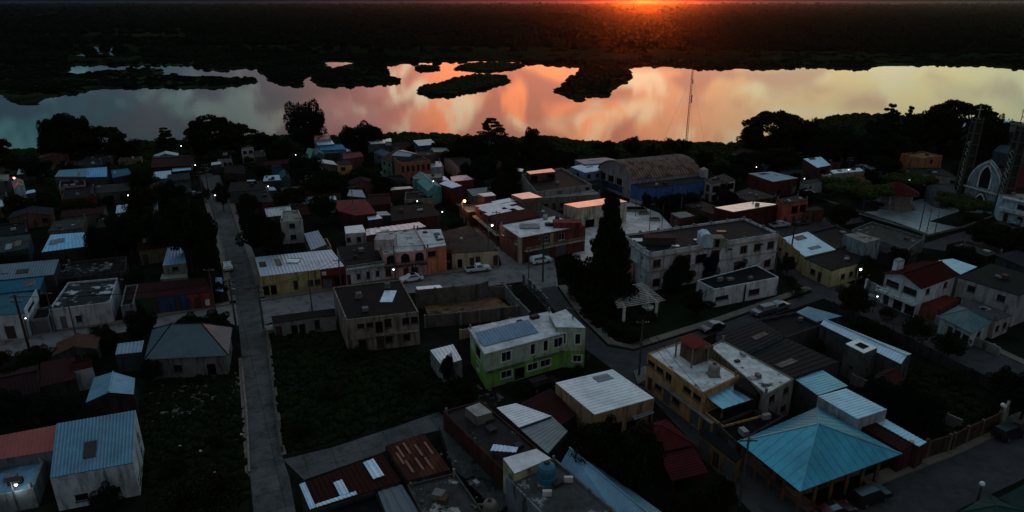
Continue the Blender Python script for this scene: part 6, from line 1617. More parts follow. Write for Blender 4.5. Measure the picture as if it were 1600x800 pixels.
for a in ((47, 550, 9.5, 'tall leaning-looking dark pole by the cross street at the left', 2, .17, True), (370, 516, 9, 'utility pole at the crossroads with two crossarms', 2, .15, False, True), (413, 521, 8.5, 'utility pole at the corner of the yellow shop', 2, .14), (337, 487, 8, 'slim pole in front of the painted row', 1, .11),
          (318, 313, 8), (326, 300, 8), (197, 494, 7, 'slim pole at the left end of the painted row', 1, .1), (88, 518, 7, 'slim pole against the white warehouse wall', 1, .1), (618, 436, 7, 'pole in front of the pink house', 0, .09), (535, 470, 8, 'pole in front of the dark red shop', 1, .12),
          (848, 440, 9.5, 'tall pole on the plaza corner with red base', 2, .16), (826, 446, 7.5, 'slim dark lamp pole left of the tall plaza pole', 0, .09), (893, 560, 8.5, 'slim pole against the green house', 1, .1), (998, 590, 9, 'dark pole at the street junction below the garden', 1, .14),
          (1155, 790, 8.5, 'slim pole in the foliage by the lower street', 1, .12), (1268, 764, 4.5, 'thin black pole rising past the teal pavilion roof', 0, .07), (1233, 412, 9, 'tall pole in front of the yellow stepped wall', 1, .15, True), (1206, 455, 8, 'pole by the white modern pavilion', 1, .12), (1345, 344, 8, 'pole at the near edge of the park', 0, .09),
          (1436, 362, 7.5, 'tall dark park lamp pole in front of the tiles', 0, .1), (1448, 362, 5.5, 'short leaning park pole beside the tall dark one', 0, .08), (1460, 366, 5.5, 'rightmost short park pole on the tiles', 0, .08), (1014, 366, 6, 'slim lamp pole on the pale court', 0, .07), (1034, 357, 6, 'second slim lamp pole at the court edge', 0, .07),
          (993, 338, 4.5, 'short pole beside the court planter', 0, .07), (1063, 344, 9, 'tall pale pole by the maroon kiosk', 0, .12), (1007, 318, 7.5, 'dark pole in front of the blue annex corner', 1, .1), (914, 268, 5, 'small pole on the pale blue roof edge', 0, .08), (1322, 287, 8, 'pole in the street beside the long white roof', 2, .12), (1591, 205, 9, 'double crossarm pylon pole at the water edge', 2, .14),
          (553, 340, 8, 'pole in front of the dusty red roof', 1, .1), (763, 415, 7.5, 'pole at the corner of the cream black-roofed house', 1, .1), (776, 385, 8, 'pole halfway along the red-brown row', 1, .12), (488, 486, 7.5, 'pole beside the roofless concrete shell', 0, .1), (120, 530, 7, 'short pole on the far kerb of the cross street', 1, .1)):
    tops.append(pole(*a))
for i, j, lb in ((0, 1, 'cable along the left cross street'), (1, 2, 'cable over the crossroads'), (2, 9, 'cable in front of the yellow corner shop'), (9, 8, 'cable from the dark red shop to the pink house'), (8, 31, 'cable from the pink house to the cream house'), (31, 10, 'cable over the plaza street'), (1, 4, 'long cable up the main street'), (12, 13, 'cable from the green house to the junction'),
                 (13, 14, 'cable down the lower street'), (31, 32, 'cable along the red-brown row'), (13, 17, 'cable along the garden street'), (17, 16, 'cable beside the white school')):
    wires(tops[i], tops[j], lb)
# radio mast on the shore
p = P(1072, 224, 0); mast = empty('radio_mast', p); tag(mast, 'tall thin lattice radio mast standing at the shore', 'radio mast')
def mastf(m):
    Hm = 27.0
    for k in range(3):
        t = k * 2.094; m.tube((p.x + .42 * math.cos(t), p.y + .42 * math.sin(t), 0), (p.x + .3 * math.cos(t), p.y + .3 * math.sin(t), Hm), .07, .05, 5)
    z_ = 0; k = 0
    while z_ < Hm - 1:
        for q in range(3):
            t, t2 = q * 2.094, (q + 1) * 2.094
            m.tube((p.x + .38 * math.cos(t), p.y + .38 * math.sin(t), z_), (p.x + .38 * math.cos(t2), p.y + .38 * math.sin(t2), z_ + 1.2), .03, n=4, cap=False)
        z_ += 1.2
part(mast, 'lattice', M('dark_mast_steel', (.02, .018, .017), .7), mastf)
part(mast, 'antenna', STEEL, lambda m: (m.tube((p.x, p.y, 27), (p.x, p.y, 29.5), .04, n=5), m.box(p.x + .45, p.x + .75, p.y - .1, p.y + .1, 15, 18), m.box(p.x + .4, p.x + .62, p.y - .1, p.y + .1, 22, 23.4)))
for k in range(3):
    t = k * 2.094 + .5; part(mast, 'guy_wire', WIRE, lambda m: m.tube((p.x, p.y, 25), (p.x + 9 * math.cos(t), p.y + 9 * math.sin(t), 0), .02, n=3))

# pergola
pc = [P(956, 452, 3), P(968, 481, 3), P(1036, 470, 3), P(1002, 443, 3)]
pr = empty('pergola', ((pc[0] + pc[2]) / 2).xy.to_3d()); tag(pr, 'white slatted pergola on round columns in the garden', 'pergola'); FEATS.append((pr.location.x, pr.location.y, 'white slatted pergola', 3))
PW = wallm((170, 168, 160), .4)
for k in range(13):
    t = k / 12; a_, b_ = pc[0].lerp(pc[1], t), pc[3].lerp(pc[2], t)
    u, n, z = axes(a_, b_)
    part(pr, 'slat', PW, lambda m: m.obox(a_, u, n, z, (-.4, (b_ - a_).length + .4), (-.05, .05), (.002, .14)))
for s in (.12, .88):
    a_, b_ = pc[0].lerp(pc[3], s), pc[1].lerp(pc[2], s); u, n, z = axes(a_, b_)
    part(pr, 'beam', PW, lambda m: m.obox(a_, u, n, z, (-.3, (b_ - a_).length + .3), (-.09, .09), (-.2, 0)))
    for t in (.04, .5, .96):
        q = a_.lerp(b_, t); part(pr, 'column', wallm((185, 182, 172), .3), lambda m: m.tube((q.x, q.y, 0), (q.x, q.y, 2.79), .26, n=12))
fo = P(1012, 483, 0); f_ = empty('fountain', fo); tag(f_, 'small pale fountain basin under the pergola', 'fountain')
part(f_, 'basin', PW, lambda m: m.lathe(fo, [(.9, 0), (1.0, .5), (.85, .5), (.8, .3)], 12)); part(f_, 'pedestal', PW, lambda m: m.lathe((fo.x, fo.y, .29), [(.2, 0), (.14, .7), (.4, 1.0)], 10))
# court planters and stone kerbs
for (x, y, a, b, lb) in ((993, 328, 2.6, 1.7, 'wide rimmed planter at the back of the court'), (1005, 334, 1.3, .9, 'dark planter with low plants on the court'), (1023, 344, 1.2, .9, 'dark tyre-like planter at the court edge')):
    q = P(x, y, 0); r2 = empty('planter', q); tag(r2, lb, 'planter')
    part(r2, 'planter_rim', wallm((120, 115, 105), .6), lambda m: [m.box(q.x - a, q.x + a, q.y - b, q.y - b + .25, .03, .5), m.box(q.x - a, q.x + a, q.y + b - .25, q.y + b, .03, .5), m.box(q.x - a, q.x - a + .25, q.y - b + .251, q.y + b - .251, .03, .5), m.box(q.x + a - .25, q.x + a, q.y - b + .251, q.y + b - .251, .03, .5)])
    part(r2, 'soil', GROUND, lambda m: m.box(q.x - a + .26, q.x + a - .26, q.y - b + .26, q.y + b - .26, .03, .42))
# garden beds in the park
strip_poly('flower_bed', [(1287, 318), (1340, 308), (1385, 318), (1370, 330), (1330, 332)][::-1], LAWN, .05)
strip_poly('flower_bed', [(1452, 346), (1500, 330), (1560, 336), (1530, 350), (1500, 356)][::-1], LAWN, .05)
wall_run('low tiled kerb wall along the near edge of the park', [(1272, 308), (1330, 328), (1400, 350), (1450, 369)], .5, wallm((110, 108, 100), .6), piers=0)
wall_run('low kerb wall at the right edge of the tiled park', [(1452, 369), (1505, 356), (1600, 322)], .5, wallm((100, 96, 90), .6), piers=0)
wall_run('ochre pillared wall by the lower right street', [(1445, 716), (1486, 703), (1507, 692), (1530, 682), (1560, 668)], 2.3, wallm((60, 40, 30), .7), cap=wallm((96, 74, 44), .4), piers=3.6)
wall_run('red brick wall and gate posts beside the teal pavilion', [(1408, 728), (1445, 716)], 2.6, BRICK, piers=1.8)
wall_run('thin grey wall with a pale cap along the dark yard', [(1330, 600), (1500, 672)], 1.5, CONC, piers=4)
wall_run('long low wall along the far kerb of the dark street', [(1300, 486), (1420, 544), (1565, 618)], 1.7, wallm((44, 46, 48), .7), piers=5)
wall_run('whitewashed low wall in front of the teal hipped roof', [(1462, 506), (1515, 536), (1560, 556)], 1.4, wallm((110, 112, 112), .7), piers=3.5)
wall_run('front wall of the white two-storey house', [(1352, 452), (1400, 474), (1450, 496)], 1.9, wallm((84, 88, 90), .6), piers=4, cap=wallm((160, 165, 165), .3))
wall_run('grey wall along the weedy lot', [(418, 526), (424, 580), (434, 660), (441, 708)], .9, wallm((70, 72, 68), .8), piers=0)
wall_run('thin kerb wall at the back of the rubble lot', [(378, 568), (386, 650), (390, 740)], .35, CONC, piers=0)
wall_run('pale gate pillar wall at the lower right corner', [(1561, 668), (1573, 650)], 2.8, wallm((140, 140, 132), .5), piers=2)
# dark green shelter roofs and lamp globes in the lower right corner
house('green-edged kiosk roof at the bottom right corner', [(1500, 800), (1560, 830), (1610, 800), (1545, 772)], 2.6, (40, 60, 54), sheetm((34, 60, 56), .6, .2), 'hip', rise=.8, name='kiosk', cat='kiosk')
house('flat dark green roof at the right corner street', [(1560, 778), (1600, 800), (1660, 776), (1610, 752)], 2.8, (40, 56, 52), sheetm((24, 44, 42), .6, .2), 'slab', name='kiosk', cat='kiosk')
for (x, y0, y1, lb) in ((1527, 756, 796, 'lamp post with a pale globe at the bottom right corner'), (1420, 694, 726, 'lamp globe on the red brick gate post'), (1561, 637, 668, 'lamp globe on the pale gate pillar')):
    b_ = P(x - 4, y1, 0); r2 = empty('globe_lamp', b_); tag(r2, lb, 'lamp')
    part(r2, 'lamp_post', POLE, lambda m: m.tube(b_, b_ + Vector((0, 0, 3.0)), .16, .12, 8)); part(r2, 'globe', M('white_glass_globe', (.6, .6, .62), .25, 0, .05, 2, spec=.6), lambda m: m.lathe(b_ + Vector((0, 0, 3.0)), [(.1, 0), (.24, .12), (.28, .28), (.2, .48), (.06, .54)], 12))
# stone steps by the yellow house
st = P(1012, 596, 0); ss = empty('steps', st); tag(ss, 'concrete steps at the corner of the yellow house', 'steps')
for k in range(5): part(ss, 'step', CONC, lambda m: m.box(st.x - 1.6 + k * .3, st.x + 1.4, st.y - 1, st.y + 2.5, k * .17 + .14, (k + 1) * .17 + .139))
# rubble and litter
def scatter_boxes(name, q, N, s0, s1, mat, flat=.4, z=0.0):
    w_ = V2(q); X = [p.x for p in w_]; Y = [p.y for p in w_]; m = MB()
    x, y = RNG.uniform(min(X), max(X), N), RNG.uniform(min(Y), max(Y), N); ok_ = inpoly(x, y, w_)
    for a, b in zip(x[ok_], y[ok_]):
        s = random.uniform(s0, s1) * random.choice((.5, .7, 1, 1.3)); t = random.uniform(0, 3.14); l = s * random.uniform(.6, 2.2)
        u = Vector((math.cos(t), math.sin(t), random.uniform(-.2, .2))).normalized(); n = Vector((-u.y, u.x, 0)).normalized(); k = u.cross(n)
        m.obox(Vector((a, b, z + s * flat * .4)), u, n, k, (-l / 2, l / 2), (-s / 2, s / 2), (-s * flat / 2, s * flat / 2))
    o = m.build(name, mat); o['kind'] = 'stuff'
scatter_boxes('rubble', [(240, 592), (300, 578), (372, 582), (376, 625), (300, 650), (238, 662)], 620, .06, .30, M('pale_rubble', (.085, .08, .074), .9, 0, .6, 2))
scatter_boxes('sheet_scraps', [(235, 585), (372, 580), (380, 650), (245, 670)], 46, .35, .9, M('scrap_sheet', (.10, .11, .115), .7, 0, .6, 2), flat=.06)
scatter_boxes('litter', [(250, 660), (385, 640), (388, 780), (250, 760)], 60, .08, .28, M('litter', (.3, .3, .3), .8, 0, .5, 3))
scatter_boxes('rubble', [(640, 745), (704, 736), (790, 850), (660, 850)], 90, .1, .3, M('pale_rubble', (.16, .15, .14)), z=3.3)
scatter_boxes('litter', [(735, 600), (790, 615), (770, 640), (720, 620)], 70, .1, .4, M('pale_rubble', (.16, .15, .14)))
scatter_boxes('rubble', [(70, 462), (180, 455), (176, 436), (106, 440)], 60, .2, .7, M('pale_rubble', (.16, .15, .14)), z=3.5)
scatter_boxes('litter', [(1340, 430), (1390, 450), (1460, 500), (1560, 560), (1590, 520), (1450, 460)], 60, .1, .3, M('pale_rubble', (.16, .15, .14)))

# ================================================================== vehicles
def carprof(kind):
    if kind == 'sedan': return [(-2.2, .45), (-2.25, .8), (-2.1, .98), (-1.5, 1.0), (-.95, 1.42), (.35, 1.44), (1.05, .98), (2.0, .86), (2.25, .68), (2.25, .38), (-2.1, .38)], [(-1.35, 1.0), (-.9, 1.36), (.3, 1.38), (.9, 1.0)]
    if kind == 'suv': return [(-2.2, .5), (-2.25, 1.05), (-2.05, 1.65), (.5, 1.7), (1.15, 1.1), (2.1, 1.0), (2.25, .75), (2.25, .42), (-2.1, .42)], [(-1.95, 1.1), (-1.85, 1.56), (.42, 1.6), (.95, 1.1)]
    return [(-2.55, .55), (-2.55, 1.0), (-.55, 1.0), (-.5, 1.6), (.55, 1.62), (1.15, 1.08), (2.3, .98), (2.5, .75), (2.5, .45), (-2.5, .45)], [(-.38, 1.08), (-.36, 1.5), (.48, 1.52), (.95, 1.08)]
def car(px, py, to, kind, rgb, label, name='parked_car', cat='car'):
    b_ = P(px, py, .02); t_ = P(to[0], to[1], .02); u = (t_ - b_).normalized(); n = Vector((-u.y, u.x, 0)); z = Vector((0, 0, 1))
    root = empty(name, b_); tag(root, label, cat, 'parked vehicles')
    body, win = carprof(kind)
    mt = M('car_paint_%d_%d_%d' % rgb, lin(rgb), .3, .1, .05, 1, spec=.6)
    W_ = .86
    pt = lambda x, h, y: b_ + u * x + z * h + n * y
    def bod(m):
        # tumblehome: narrower above the belt line
        i = len(m.v); k = len(body); be = 1.02 if kind != 'suv' else 1.08
        for sgn in (-1, 1):
            for x, h in body: m.v.append(tuple(pt(x, h, sgn * (W_ if h <= be else W_ - (h - be) * .42))))
        m.f.append(tuple(i + j for j in range(k))); m.f.append(tuple(i + k + j for j in range(k - 1, -1, -1)))
        for j in range(k): a = (j + 1) % k; m.f.append((i + j, i + k + j, i + k + a, i + a))
        m.m += [0] * (k + 2)
    part(root, 'body', mt, bod)
    if kind == 'pickup': part(root, 'truck_bed', DARKIN, lambda m: m.obox(pt(0, 0, 0), u, n, z, (-2.45, -.65), (-.72, .72), (1.0, 1.02)))
    G2 = M('car_glass', (.01, .012, .015), .08, 0, .1, 3, spec=.8)
    for sgn in (-1, 1):
        def wn_(m):
            m.face([pt(x, h, sgn * (W_ + .012 - max(0, h - (1.02 if kind != 'suv' else 1.08)) * .42)) for x, h in (win if sgn < 0 else win[::-1])])
        part(root, 'side_window', G2, wn_)
    iw = 4 if kind == 'sedan' else (3 if kind == 'suv' else 4)
    def screen(m):
        for (i, j) in ((iw, iw + 1), (iw - 2, iw - 1) if kind == 'sedan' else (iw, iw + 1)):
            a, c = Vector((body[i][0], body[i][1])), Vector((body[j][0], body[j][1]))
            d = (c - a); nn = Vector((-d.y, d.x)).normalized(); nn = nn if nn.y > 0 else -nn
            p1, p2 = a + d * .12 + nn * .015, a + d * .88 + nn * .015
            m.face([pt(p1.x, p1.y, -.6), pt(p2.x, p2.y, -.7), pt(p2.x, p2.y, .7), pt(p1.x, p1.y, .6)])
    part(root, 'windscreen', G2, screen)
    Lx = 1.35 if kind != 'pickup' else 1.6
    for a in (-Lx, Lx):
        for sgn in (-1, 1):
            wp = pt(a, .34, sgn * (W_ - .1))
            wh = MB(); wh.tube(wp - n * .12, wp + n * .12, .34, n=14); wo_ = wh.build('wheel', BLACK, root)
            rb = MB(); rb.tube(wp + n * sgn * .121, wp + n * sgn * .135, .2, n=10); rb.build('rim', STEEL, wo_)
    for sgn in (-1, 1):
        e = body[[i for i, b in enumerate(body) if b[0] == max(q[0] for q in body)][0]]
        part(root, 'headlight', M('headlight_glass', (.4, .4, .42), .2, 0, .05, 2), lambda m: m.obox(pt(e[0], .66, sgn * .62), u, n, z, (.001, .03), (-.16, .16), (-.07, .07)))
        e2 = min(q[0] for q in body)
        part(root, 'tail_light', M('tail_light_red', (.2, .01, .01), .3, 0, .05, 2), lambda m: m.obox(pt(e2, .8, sgn * .68), u, n, z, (-.03, .06), (-.12, .12), (-.08, .08)))
WHT = (225, 228, 235)
car(643, 439, (610, 444), 'sedan', WHT, 'white sedan parked in front of the pink house')
car(747, 424, (790, 419), 'pickup', (205, 208, 215), 'white pickup with a dark bed by the cream house', 'pickup_truck', 'pickup')
car(845, 411, (880, 405), 'suv', (215, 235, 240), 'white estate car on the plaza street corner')
car(356, 420, (350, 395), 'sedan', (190, 195, 195), 'small white car parked on the main street')
car(1259, 304, (1220, 308), 'sedan', (205, 225, 235), 'white sedan parked by the park garden')
car(1218, 355, (1260, 350), 'pickup', (170, 178, 182), 'silver pickup in front of the orange house', 'pickup_truck', 'pickup')
car(1252, 351, (1290, 346), 'sedan', (70, 72, 74), 'dark grey sedan behind the silver pickup')
car(1592, 351, (1640, 342), 'sedan', (110, 150, 160), 'pale teal sedan near the parish hall')
car(1192, 491, (1160, 500), 'suv', (70, 76, 80), 'dark off-road car with a pale rear by the garden kerb')
car(1216, 483, (1250, 472), 'sedan', (90, 104, 112), 'blue-grey sedan beside the dark off-road car')
car(1112, 516, (1080, 526), 'sedan', (26, 28, 32), 'black sedan along the garden kerb')
car(1358, 782, (1400, 768), 'suv', (22, 24, 27), 'black car in front of the teal pavilion')
car(1302, 806, (1350, 790), 'sedan', (60, 16, 16), 'dark red car near the pavilion corner')
car(1576, 682, (1620, 668), 'suv', (26, 28, 30), 'dark car parked by the pale gate pillar')
car(303, 308, (330, 304), 'pickup', (60, 80, 84), 'dark teal pickup beside the upper main street', 'pickup_truck', 'pickup')
car(848, 606, (890, 594), 'suv', (14, 15, 18), 'black car parked in front of the green house')

# ================================================================== trees
TR = [(112, 252, 168, 78, 'round'), (160, 252, 192, 84, 'umbrella'), (190, 252, 205, 44, 'round'), (88, 254, 184, 52, 'round'), (136, 254, 180, 62, 'round'), (4, 258, 211, 44, 'umbrella'), (262, 236, 197, 46, 'layered'), (335, 250, 173, 84, 'umbrella'), (378, 252, 188, 60, 'umbrella'), (316, 252, 184, 52, 'round'),
      (482, 238, 153, 84, 'round'), (548, 240, 192, 40, 'round'), (580, 244, 187, 68, 'round'), (768, 244, 181, 68, 'layered'), (829, 252, 198, 54, 'round'), (742, 262, 206, 62, 'round'), (792, 264, 214, 66, 'round'),
      (1208, 246, 166, 108, 'umbrella'), (1172, 240, 186, 52, 'round'), (1256, 248, 182, 56, 'round'), (1383, 225, 158, 50, 'layered'), (1413, 222, 162, 30, 'layered'), (1372, 244, 184, 66, 'round'), (1432, 240, 168, 66, 'round'),
      (1492, 226, 149, 106, 'umbrella'), (1465, 238, 168, 60, 'round'), (1548, 232, 176, 44, 'round'), (1530, 246, 184, 70, 'round'), (1310, 256, 196, 100, 'round'), (1345, 262, 205, 80, 'round'), (1285, 262, 206, 60, 'round'), (1400, 262, 205, 70, 'round'),
      (300, 424, 302, 84, 'round'), (328, 412, 330, 52, 'round'), (262, 400, 322, 76, 'round'), (205, 402, 326, 70, 'round'), (165, 412, 352, 62, 'round'), (330, 446, 366, 46, 'round'), (122, 345, 312, 56, 'round'), (230, 350, 290, 70, 'round'), (270, 330, 282, 60, 'round'),
      (405, 402, 322, 72, 'round'), (428, 415, 340, 50, 'round'), (480, 292, 238, 74, 'round'), (512, 312, 262, 78, 'round'), (462, 332, 290, 62, 'round'), (505, 350, 300, 50, 'round'), (566, 292, 262, 62, 'round'), (600, 308, 272, 50, 'round'), (444, 258, 215, 62, 'round'), (424, 246, 208, 40, 'round'),
      (60, 282, 246, 60, 'round'), (30, 340, 304, 52, 'round'), (75, 335, 300, 50, 'round'), (150, 345, 315, 40, 'round'), (226, 300, 262, 54, 'round'), (20, 275, 240, 60, 'round'), (712, 262, 224, 54, 'round'), (756, 292, 240, 70, 'round'), (800, 294, 246, 52, 'round'), (856, 262, 232, 72, 'round'), (885, 258, 236, 50, 'round'), (776, 318, 280, 36, 'round'),
      (1135, 290, 252, 60, 'round'), (1165, 276, 234, 74, 'round'), (1215, 270, 228, 72, 'round'), (1125, 312, 284, 36, 'round'), (1044, 336, 302, 60, 'round'), (1080, 332, 300, 44, 'round'), (1300, 250, 222, 50, 'round'), (1370, 276, 240, 56, 'round'), (1360, 300, 270, 30, 'round'),
      (947, 486, 304, 86, 'conifer'), (892, 456, 396, 52, 'round'), (918, 478, 405, 56, 'round'), (992, 420, 372, 42, 'round'), (1063, 452, 396, 50, 'round'), (1108, 440, 392, 36, 'round'), (1150, 428, 396, 34, 'round'), (975, 474, 425, 36, 'round'), (1048, 470, 420, 44, 'round'),
      (930, 760, 652, 110, 'round'), (985, 790, 660, 110, 'round'), (1120, 840, 742, 66, 'round'), (1062, 830, 765, 76, 'round'), (905, 740, 672, 60, 'round'), (722, 254, 212, 58, 'round'), (850, 262, 216, 60, 'round'), (412, 240, 202, 36, 'round'), (640, 262, 226, 30, 'round'), (350, 330, 282, 30, 'round'), (392, 350, 300, 46, 'round'), (345, 470, 440, 30, 'round'), (1010, 330, 300, 24, 'round'), (700, 604, 551, 30, 'round'), (330, 815, 736, 130, 'round'), (170, 812, 762, 70, 'round'), (60, 580, 540, 60, 'round'),
      (1402, 664, 598, 70, 'round'), (1362, 640, 590, 60, 'round'), (1448, 672, 618, 60, 'round'), (1546, 392, 346, 84, 'round'), (1592, 410, 356, 80, 'round'), (1500, 420, 384, 60, 'round'), (1576, 470, 420, 70, 'round'), (1400, 424, 386, 40, 'round'), (1350, 440, 398, 40, 'round'), (1480, 560, 520, 60, 'round'), (1560, 620, 576, 70, 'round'),
      (1215, 600, 568, 26, 'round'), (1338, 582, 548, 40, 'round'), (1276, 560, 530, 30, 'round'), (60, 560, 545, 40, 'round'), (150, 590, 548, 40, 'round'), (28, 610, 568, 50, 'round'), (20, 660, 612, 70, 'round'), (100, 662, 626, 50, 'round'), (240, 600, 562, 40, 'round')]
DESC = {'round': ['dark bushy tree', 'broad dark tree', 'leafy rounded tree', 'dense green tree'], 'umbrella': ['wide flat-topped tree', 'spreading umbrella-shaped tree'], 'layered': ['tree with tiered branches', 'airy layered tree'], 'conifer': ['tall narrow pine']}
for i, t in enumerate(TR):
    lb = 'tall dark conical pine in front of the white school' if t[4] == 'conifer' else None
    tree(*t, desc=DESC[t[4]][i % len(DESC[t[4]])], label=lb, cf=(.94 if t[1] < 266 else .84) if t[4] == 'round' else (.9 if i < 8 or t[0] > 1100 else .74))
for (x, yb, yt, w_, lb) in ((1330, 330, 282, 112, 'largest flat clipped tree on the near side of the park'), (1416, 306, 272, 80, 'flat clipped tree behind the bandstand'), (1495, 350, 305, 86, 'flat clipped tree in front of the church'), (1300, 300, 280, 40, 'small flat clipped tree at the left end of the park')):
    tree(x, yb, yt, w_, 'topiary', label=lb, cf=.52)
for (x, yb, yt, w_) in ((960, 520, 498, 60), (932, 505, 484, 44), (990, 536, 512, 52), (1020, 500, 486, 30), (900, 470, 452, 40), (1110, 480, 468, 30), (1235, 445, 428, 30), (1245, 462, 446, 40), (730, 640, 606, 44), (812, 612, 596, 60), (905, 590, 570, 50), (860, 630, 612, 40), (150, 520, 508, 24), (170, 540, 516, 60), (215, 530, 512, 40),
                         (340, 560, 540, 20), (1150, 620, 600, 40), (1192, 596, 580, 24), (690, 640, 622, 50), (560, 560, 540, 60), (640, 610, 588, 70), (520, 620, 596, 70), (470, 680, 656, 60), (1385, 500, 478, 40), (1330, 480, 462, 30), (1440, 520, 500, 40), (1500, 600, 576, 60), (1100, 800, 770, 60), (1010, 420, 405, 26), (1130, 322, 312, 30), (1285, 312, 302, 50), (1370, 322, 312, 40), (1520, 346, 336, 50), (720, 300, 286, 30), (820, 330, 318, 24), (700, 322, 308, 24), (665, 306, 298, 20), (275, 740, 712, 60), (340, 700, 676, 40)):
    tree(x, yb, yt, w_, 'bush', desc=random.choice(['low bush', 'rounded shrub', 'untidy bush']), name='bush')

# the rest of the dark green between the houses
OCC = [(f[0], f[1]) for f in FEATS]
HB = [o for o in bpy.data.objects if o.get('category') and o.type == 'EMPTY' and o['category'] not in ('tree', 'bush')]
cnt = 0
rr = random.Random(31)
STREETS = [V2(q) for q in ([(400, 545), (540, 520), (545, 470), (400, 490)], [(405, 505), (540, 490), (700, 555), (705, 640), (440, 725)], [(225, 590), (380, 575), (392, 770), (235, 770)],[(400, 520), (875, 462), (880, 392), (400, 462)], [(630, 525), (740, 505), (860, 500), (840, 440), (640, 445)], [(815, 440), (900, 440), (1010, 580), (930, 590)],[(300, 250), (345, 250), (375, 350), (415, 470), (432, 560), (450, 720), (480, 830), (380, 830), (372, 560), (330, 340)], [(-60, 570), (130, 545), (372, 515), (372, 468), (45, 518), (-60, 528)],
   [(400, 515), (640, 465), (810, 448), (830, 470), (1000, 600), (1250, 860), (1340, 860), (1010, 580), (1300, 465), (1700, 700), (1760, 630), (1220, 365), (1340, 345), (1600, 380), (1600, 320), (1560, 310), (1500, 300), (1330, 325), (1190, 345), (1205, 375), (1270, 450), (990, 540), (875, 440), (870, 395), (640, 425), (400, 462)],
   [(880, 410), (895, 335), (990, 310), (1060, 345), (980, 385)], [(1230, 880), (1360, 755), (1600, 655), (1760, 590), (1760, 700), (1450, 880)], [(440, 755), (440, 712), (690, 635), (830, 800), (500, 880)])]
hp = []
for o in HB:
    m_ = next((c for c in o.children if c.name.startswith('roof')), None)
    if m_:
        vs = [v.co + o.location for v in m_.data.vertices]; hp.append((min(v.x for v in vs), max(v.x for v in vs), min(v.y for v in vs), max(v.y for v in vs)))
# low dark houses that fill the blocks
gu = (P(805, 407) - P(404, 471)); gu.z = 0; gu.normalize(); gn = Vector((-gu.y, gu.x, 0))
REG = [([(-30, 262), (330, 250), (350, 440), (-30, 450)], 30), ([(345, 262), (590, 262), (690, 392), (405, 392)], 16), ([(1125, 256), (1420, 246), (1440, 300), (1190, 300)], 9), 
       ([(-30, 560), (220, 560), (220, 660), (-30, 660)], 6), ([(1490, 196), (1620, 190), (1620, 262), (1500, 246)], 5), ([(620, 232), (760, 236), (830, 300), (700, 330)], 6), ([(1440, 360), (1620, 380), (1620, 440), (1540, 420)], 3)]
ROOFS = [('dark sheet roof', sheetm((40, 42, 46), .8, 0)), ('rusty sheet roof', sheetm((74, 58, 50), .8, 0, rust=.8)), ('grey sheet roof', sheetm((88, 98, 104), .5, .4, rust=.2)), ('pale sheet roof', sheetm((150, 170, 182), .42, .5)), ('maroon roof', S_DRED),
         ('black slab roof', R_BLK), ('mossy slab roof', R_MOSS), ('teal sheet roof', sheetm((58, 104, 122), .45, .4)), ('stained slab roof', R_STAIN), ('brown tiled roof', sheetm((44, 30, 27), .85, 0, name='clay_tile')), ('old white roof', sheetm((170, 176, 180), .45, .4, rust=.3))]
def hit(x, y, r):
    return min((max(a - x, 0, x - b) ** 2 + max(c - y, 0, y - d) ** 2) ** .5 for a, b, c, d in hp) < r
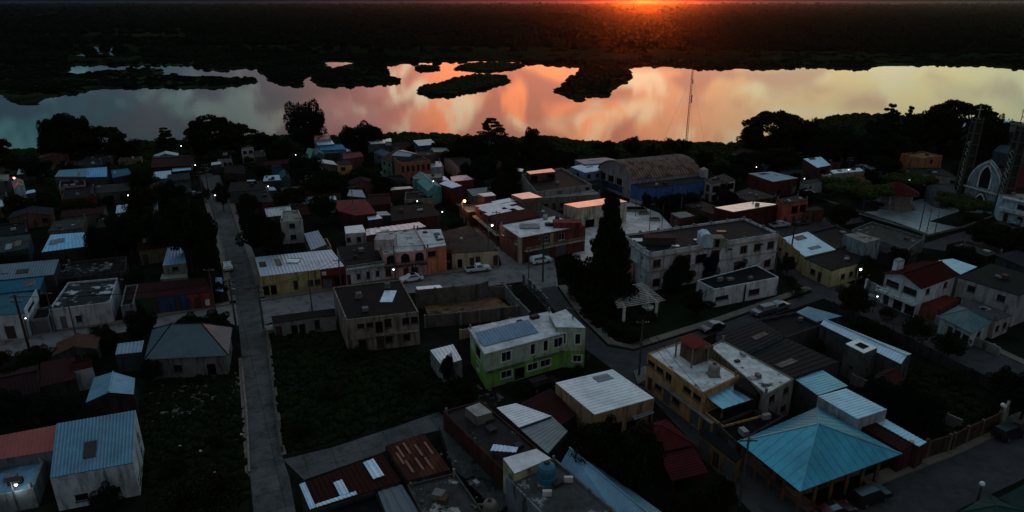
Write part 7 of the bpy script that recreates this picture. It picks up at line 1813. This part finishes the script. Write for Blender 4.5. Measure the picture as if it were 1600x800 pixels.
for q_, n_h in REG:
    poly = V2(q_); X = [v.x for v in poly]; Y = [v.y for v in poly]; k = tries = 0
    while k < n_h and tries < 900:
        tries += 1
        x, y = rr.uniform(min(X), max(X)), rr.uniform(min(Y), max(Y))
        if not inpoly(np.array([x]), np.array([y]), poly)[0]: continue
        w2, d2 = rr.uniform(2.6, 5.0), rr.uniform(2.2, 4.2); rad = max(w2, d2)
        if hit(x, y, rad + .3): continue
        if any(inpoly(np.array([x + a * rad]), np.array([y + b * rad]), st)[0] for st in STREETS for a, b in ((0, 0), (1, 1), (-1, 1), (1, -1), (-1, -1))): continue
        desc, rm_ = rr.choice(ROOFS if q_[0][1] < 300 and q_[0][0] < 1100 else [z_ for z_ in ROOFS if not any(c in z_[0] for c in ('pale', 'white', 'teal'))]); h_ = rr.uniform(2.5, 3.6); c_ = Vector((x, y, 0))
        if 'slab' in desc: kd = rr.choice(('flat', 'slab')); Hq = h_
        else:
            kd = rr.choice(('shed', 'gx', 'gy', 'shed')); Hq = [h_, h_, h_ + .7, h_ + .7] if kd == 'shed' else h_
        quad = [c_ - gu * w2 - gn * d2, c_ + gu * w2 - gn * d2, c_ + gu * w2 + gn * d2, c_ - gu * w2 + gn * d2]
        tone = rr.choice(((60, 60, 58), (84, 80, 72), (96, 64, 50), (110, 108, 100), (58, 74, 80), (90, 84, 50), (46, 42, 40)))
        house(autolabel(rr.choice(('house with a ', 'hut with a ')) + desc, c_), quad, Hq, tone, rm_, kd, sides={'f': rr.choice(('.d.w', 'wd.', '.w.', 'd..w'))}, rise=rr.uniform(.7, 1.1), sp=.7, ov=0 if kd in ('flat', 'slab') else .25)
        hp.append((x - rad, x + rad, y - rad, y + rad)); k += 1
while cnt < 170:
    x_, y_ = rr.uniform(-20, 1620), rr.choice((rr.uniform(236, 330), rr.uniform(240, 560), rr.uniform(300, 800)))
    p = P(x_, y_, 0)
    if any(inpoly(np.array([p.x]), np.array([p.y]), q)[0] for q in STREETS): continue
    cl = min((max(a - p.x, 0, p.x - b) ** 2 + max(c - p.y, 0, p.y - d) ** 2) ** .5 for a, b, c, d in hp)
    if cl < .8: continue
    depth = p.y * CP + CAM_H * SP
    R_ = min(rr.uniform(1.6, 4.2), cl + 1.2); wpx = 2 * R_ * F / depth
    Hh = rr.uniform(1.1, 1.9) * R_ + .6
    top = y_ - Hh * F / depth * .93
    tree(x_, y_, top, wpx, rr.choice(('round', 'round', 'bush')), desc=rr.choice(('small tree', 'yard tree', 'garden tree', 'shrub clump')), cf=.86)
    cnt += 1
# ================================================================== evening air over the whole place
hz = MB(); hz.box(-16500, 16500, -170, 13500, -3, 56)
hm = bpy.data.materials.new('evening_haze'); hm.use_nodes = True
nt = hm.node_tree; nt.nodes.clear()
pv = nt.nodes.new('ShaderNodeVolumePrincipled'); pv.inputs['Color'].default_value = (.85, .85, .88, 1); pv.inputs['Density'].default_value = .000014; pv.inputs['Anisotropy'].default_value = .955
oo = nt.nodes.new('ShaderNodeOutputMaterial'); nt.links.new(pv.outputs[0], oo.inputs['Volume'])
ho = hz.build('haze', hm); ho['kind'] = 'stuff'
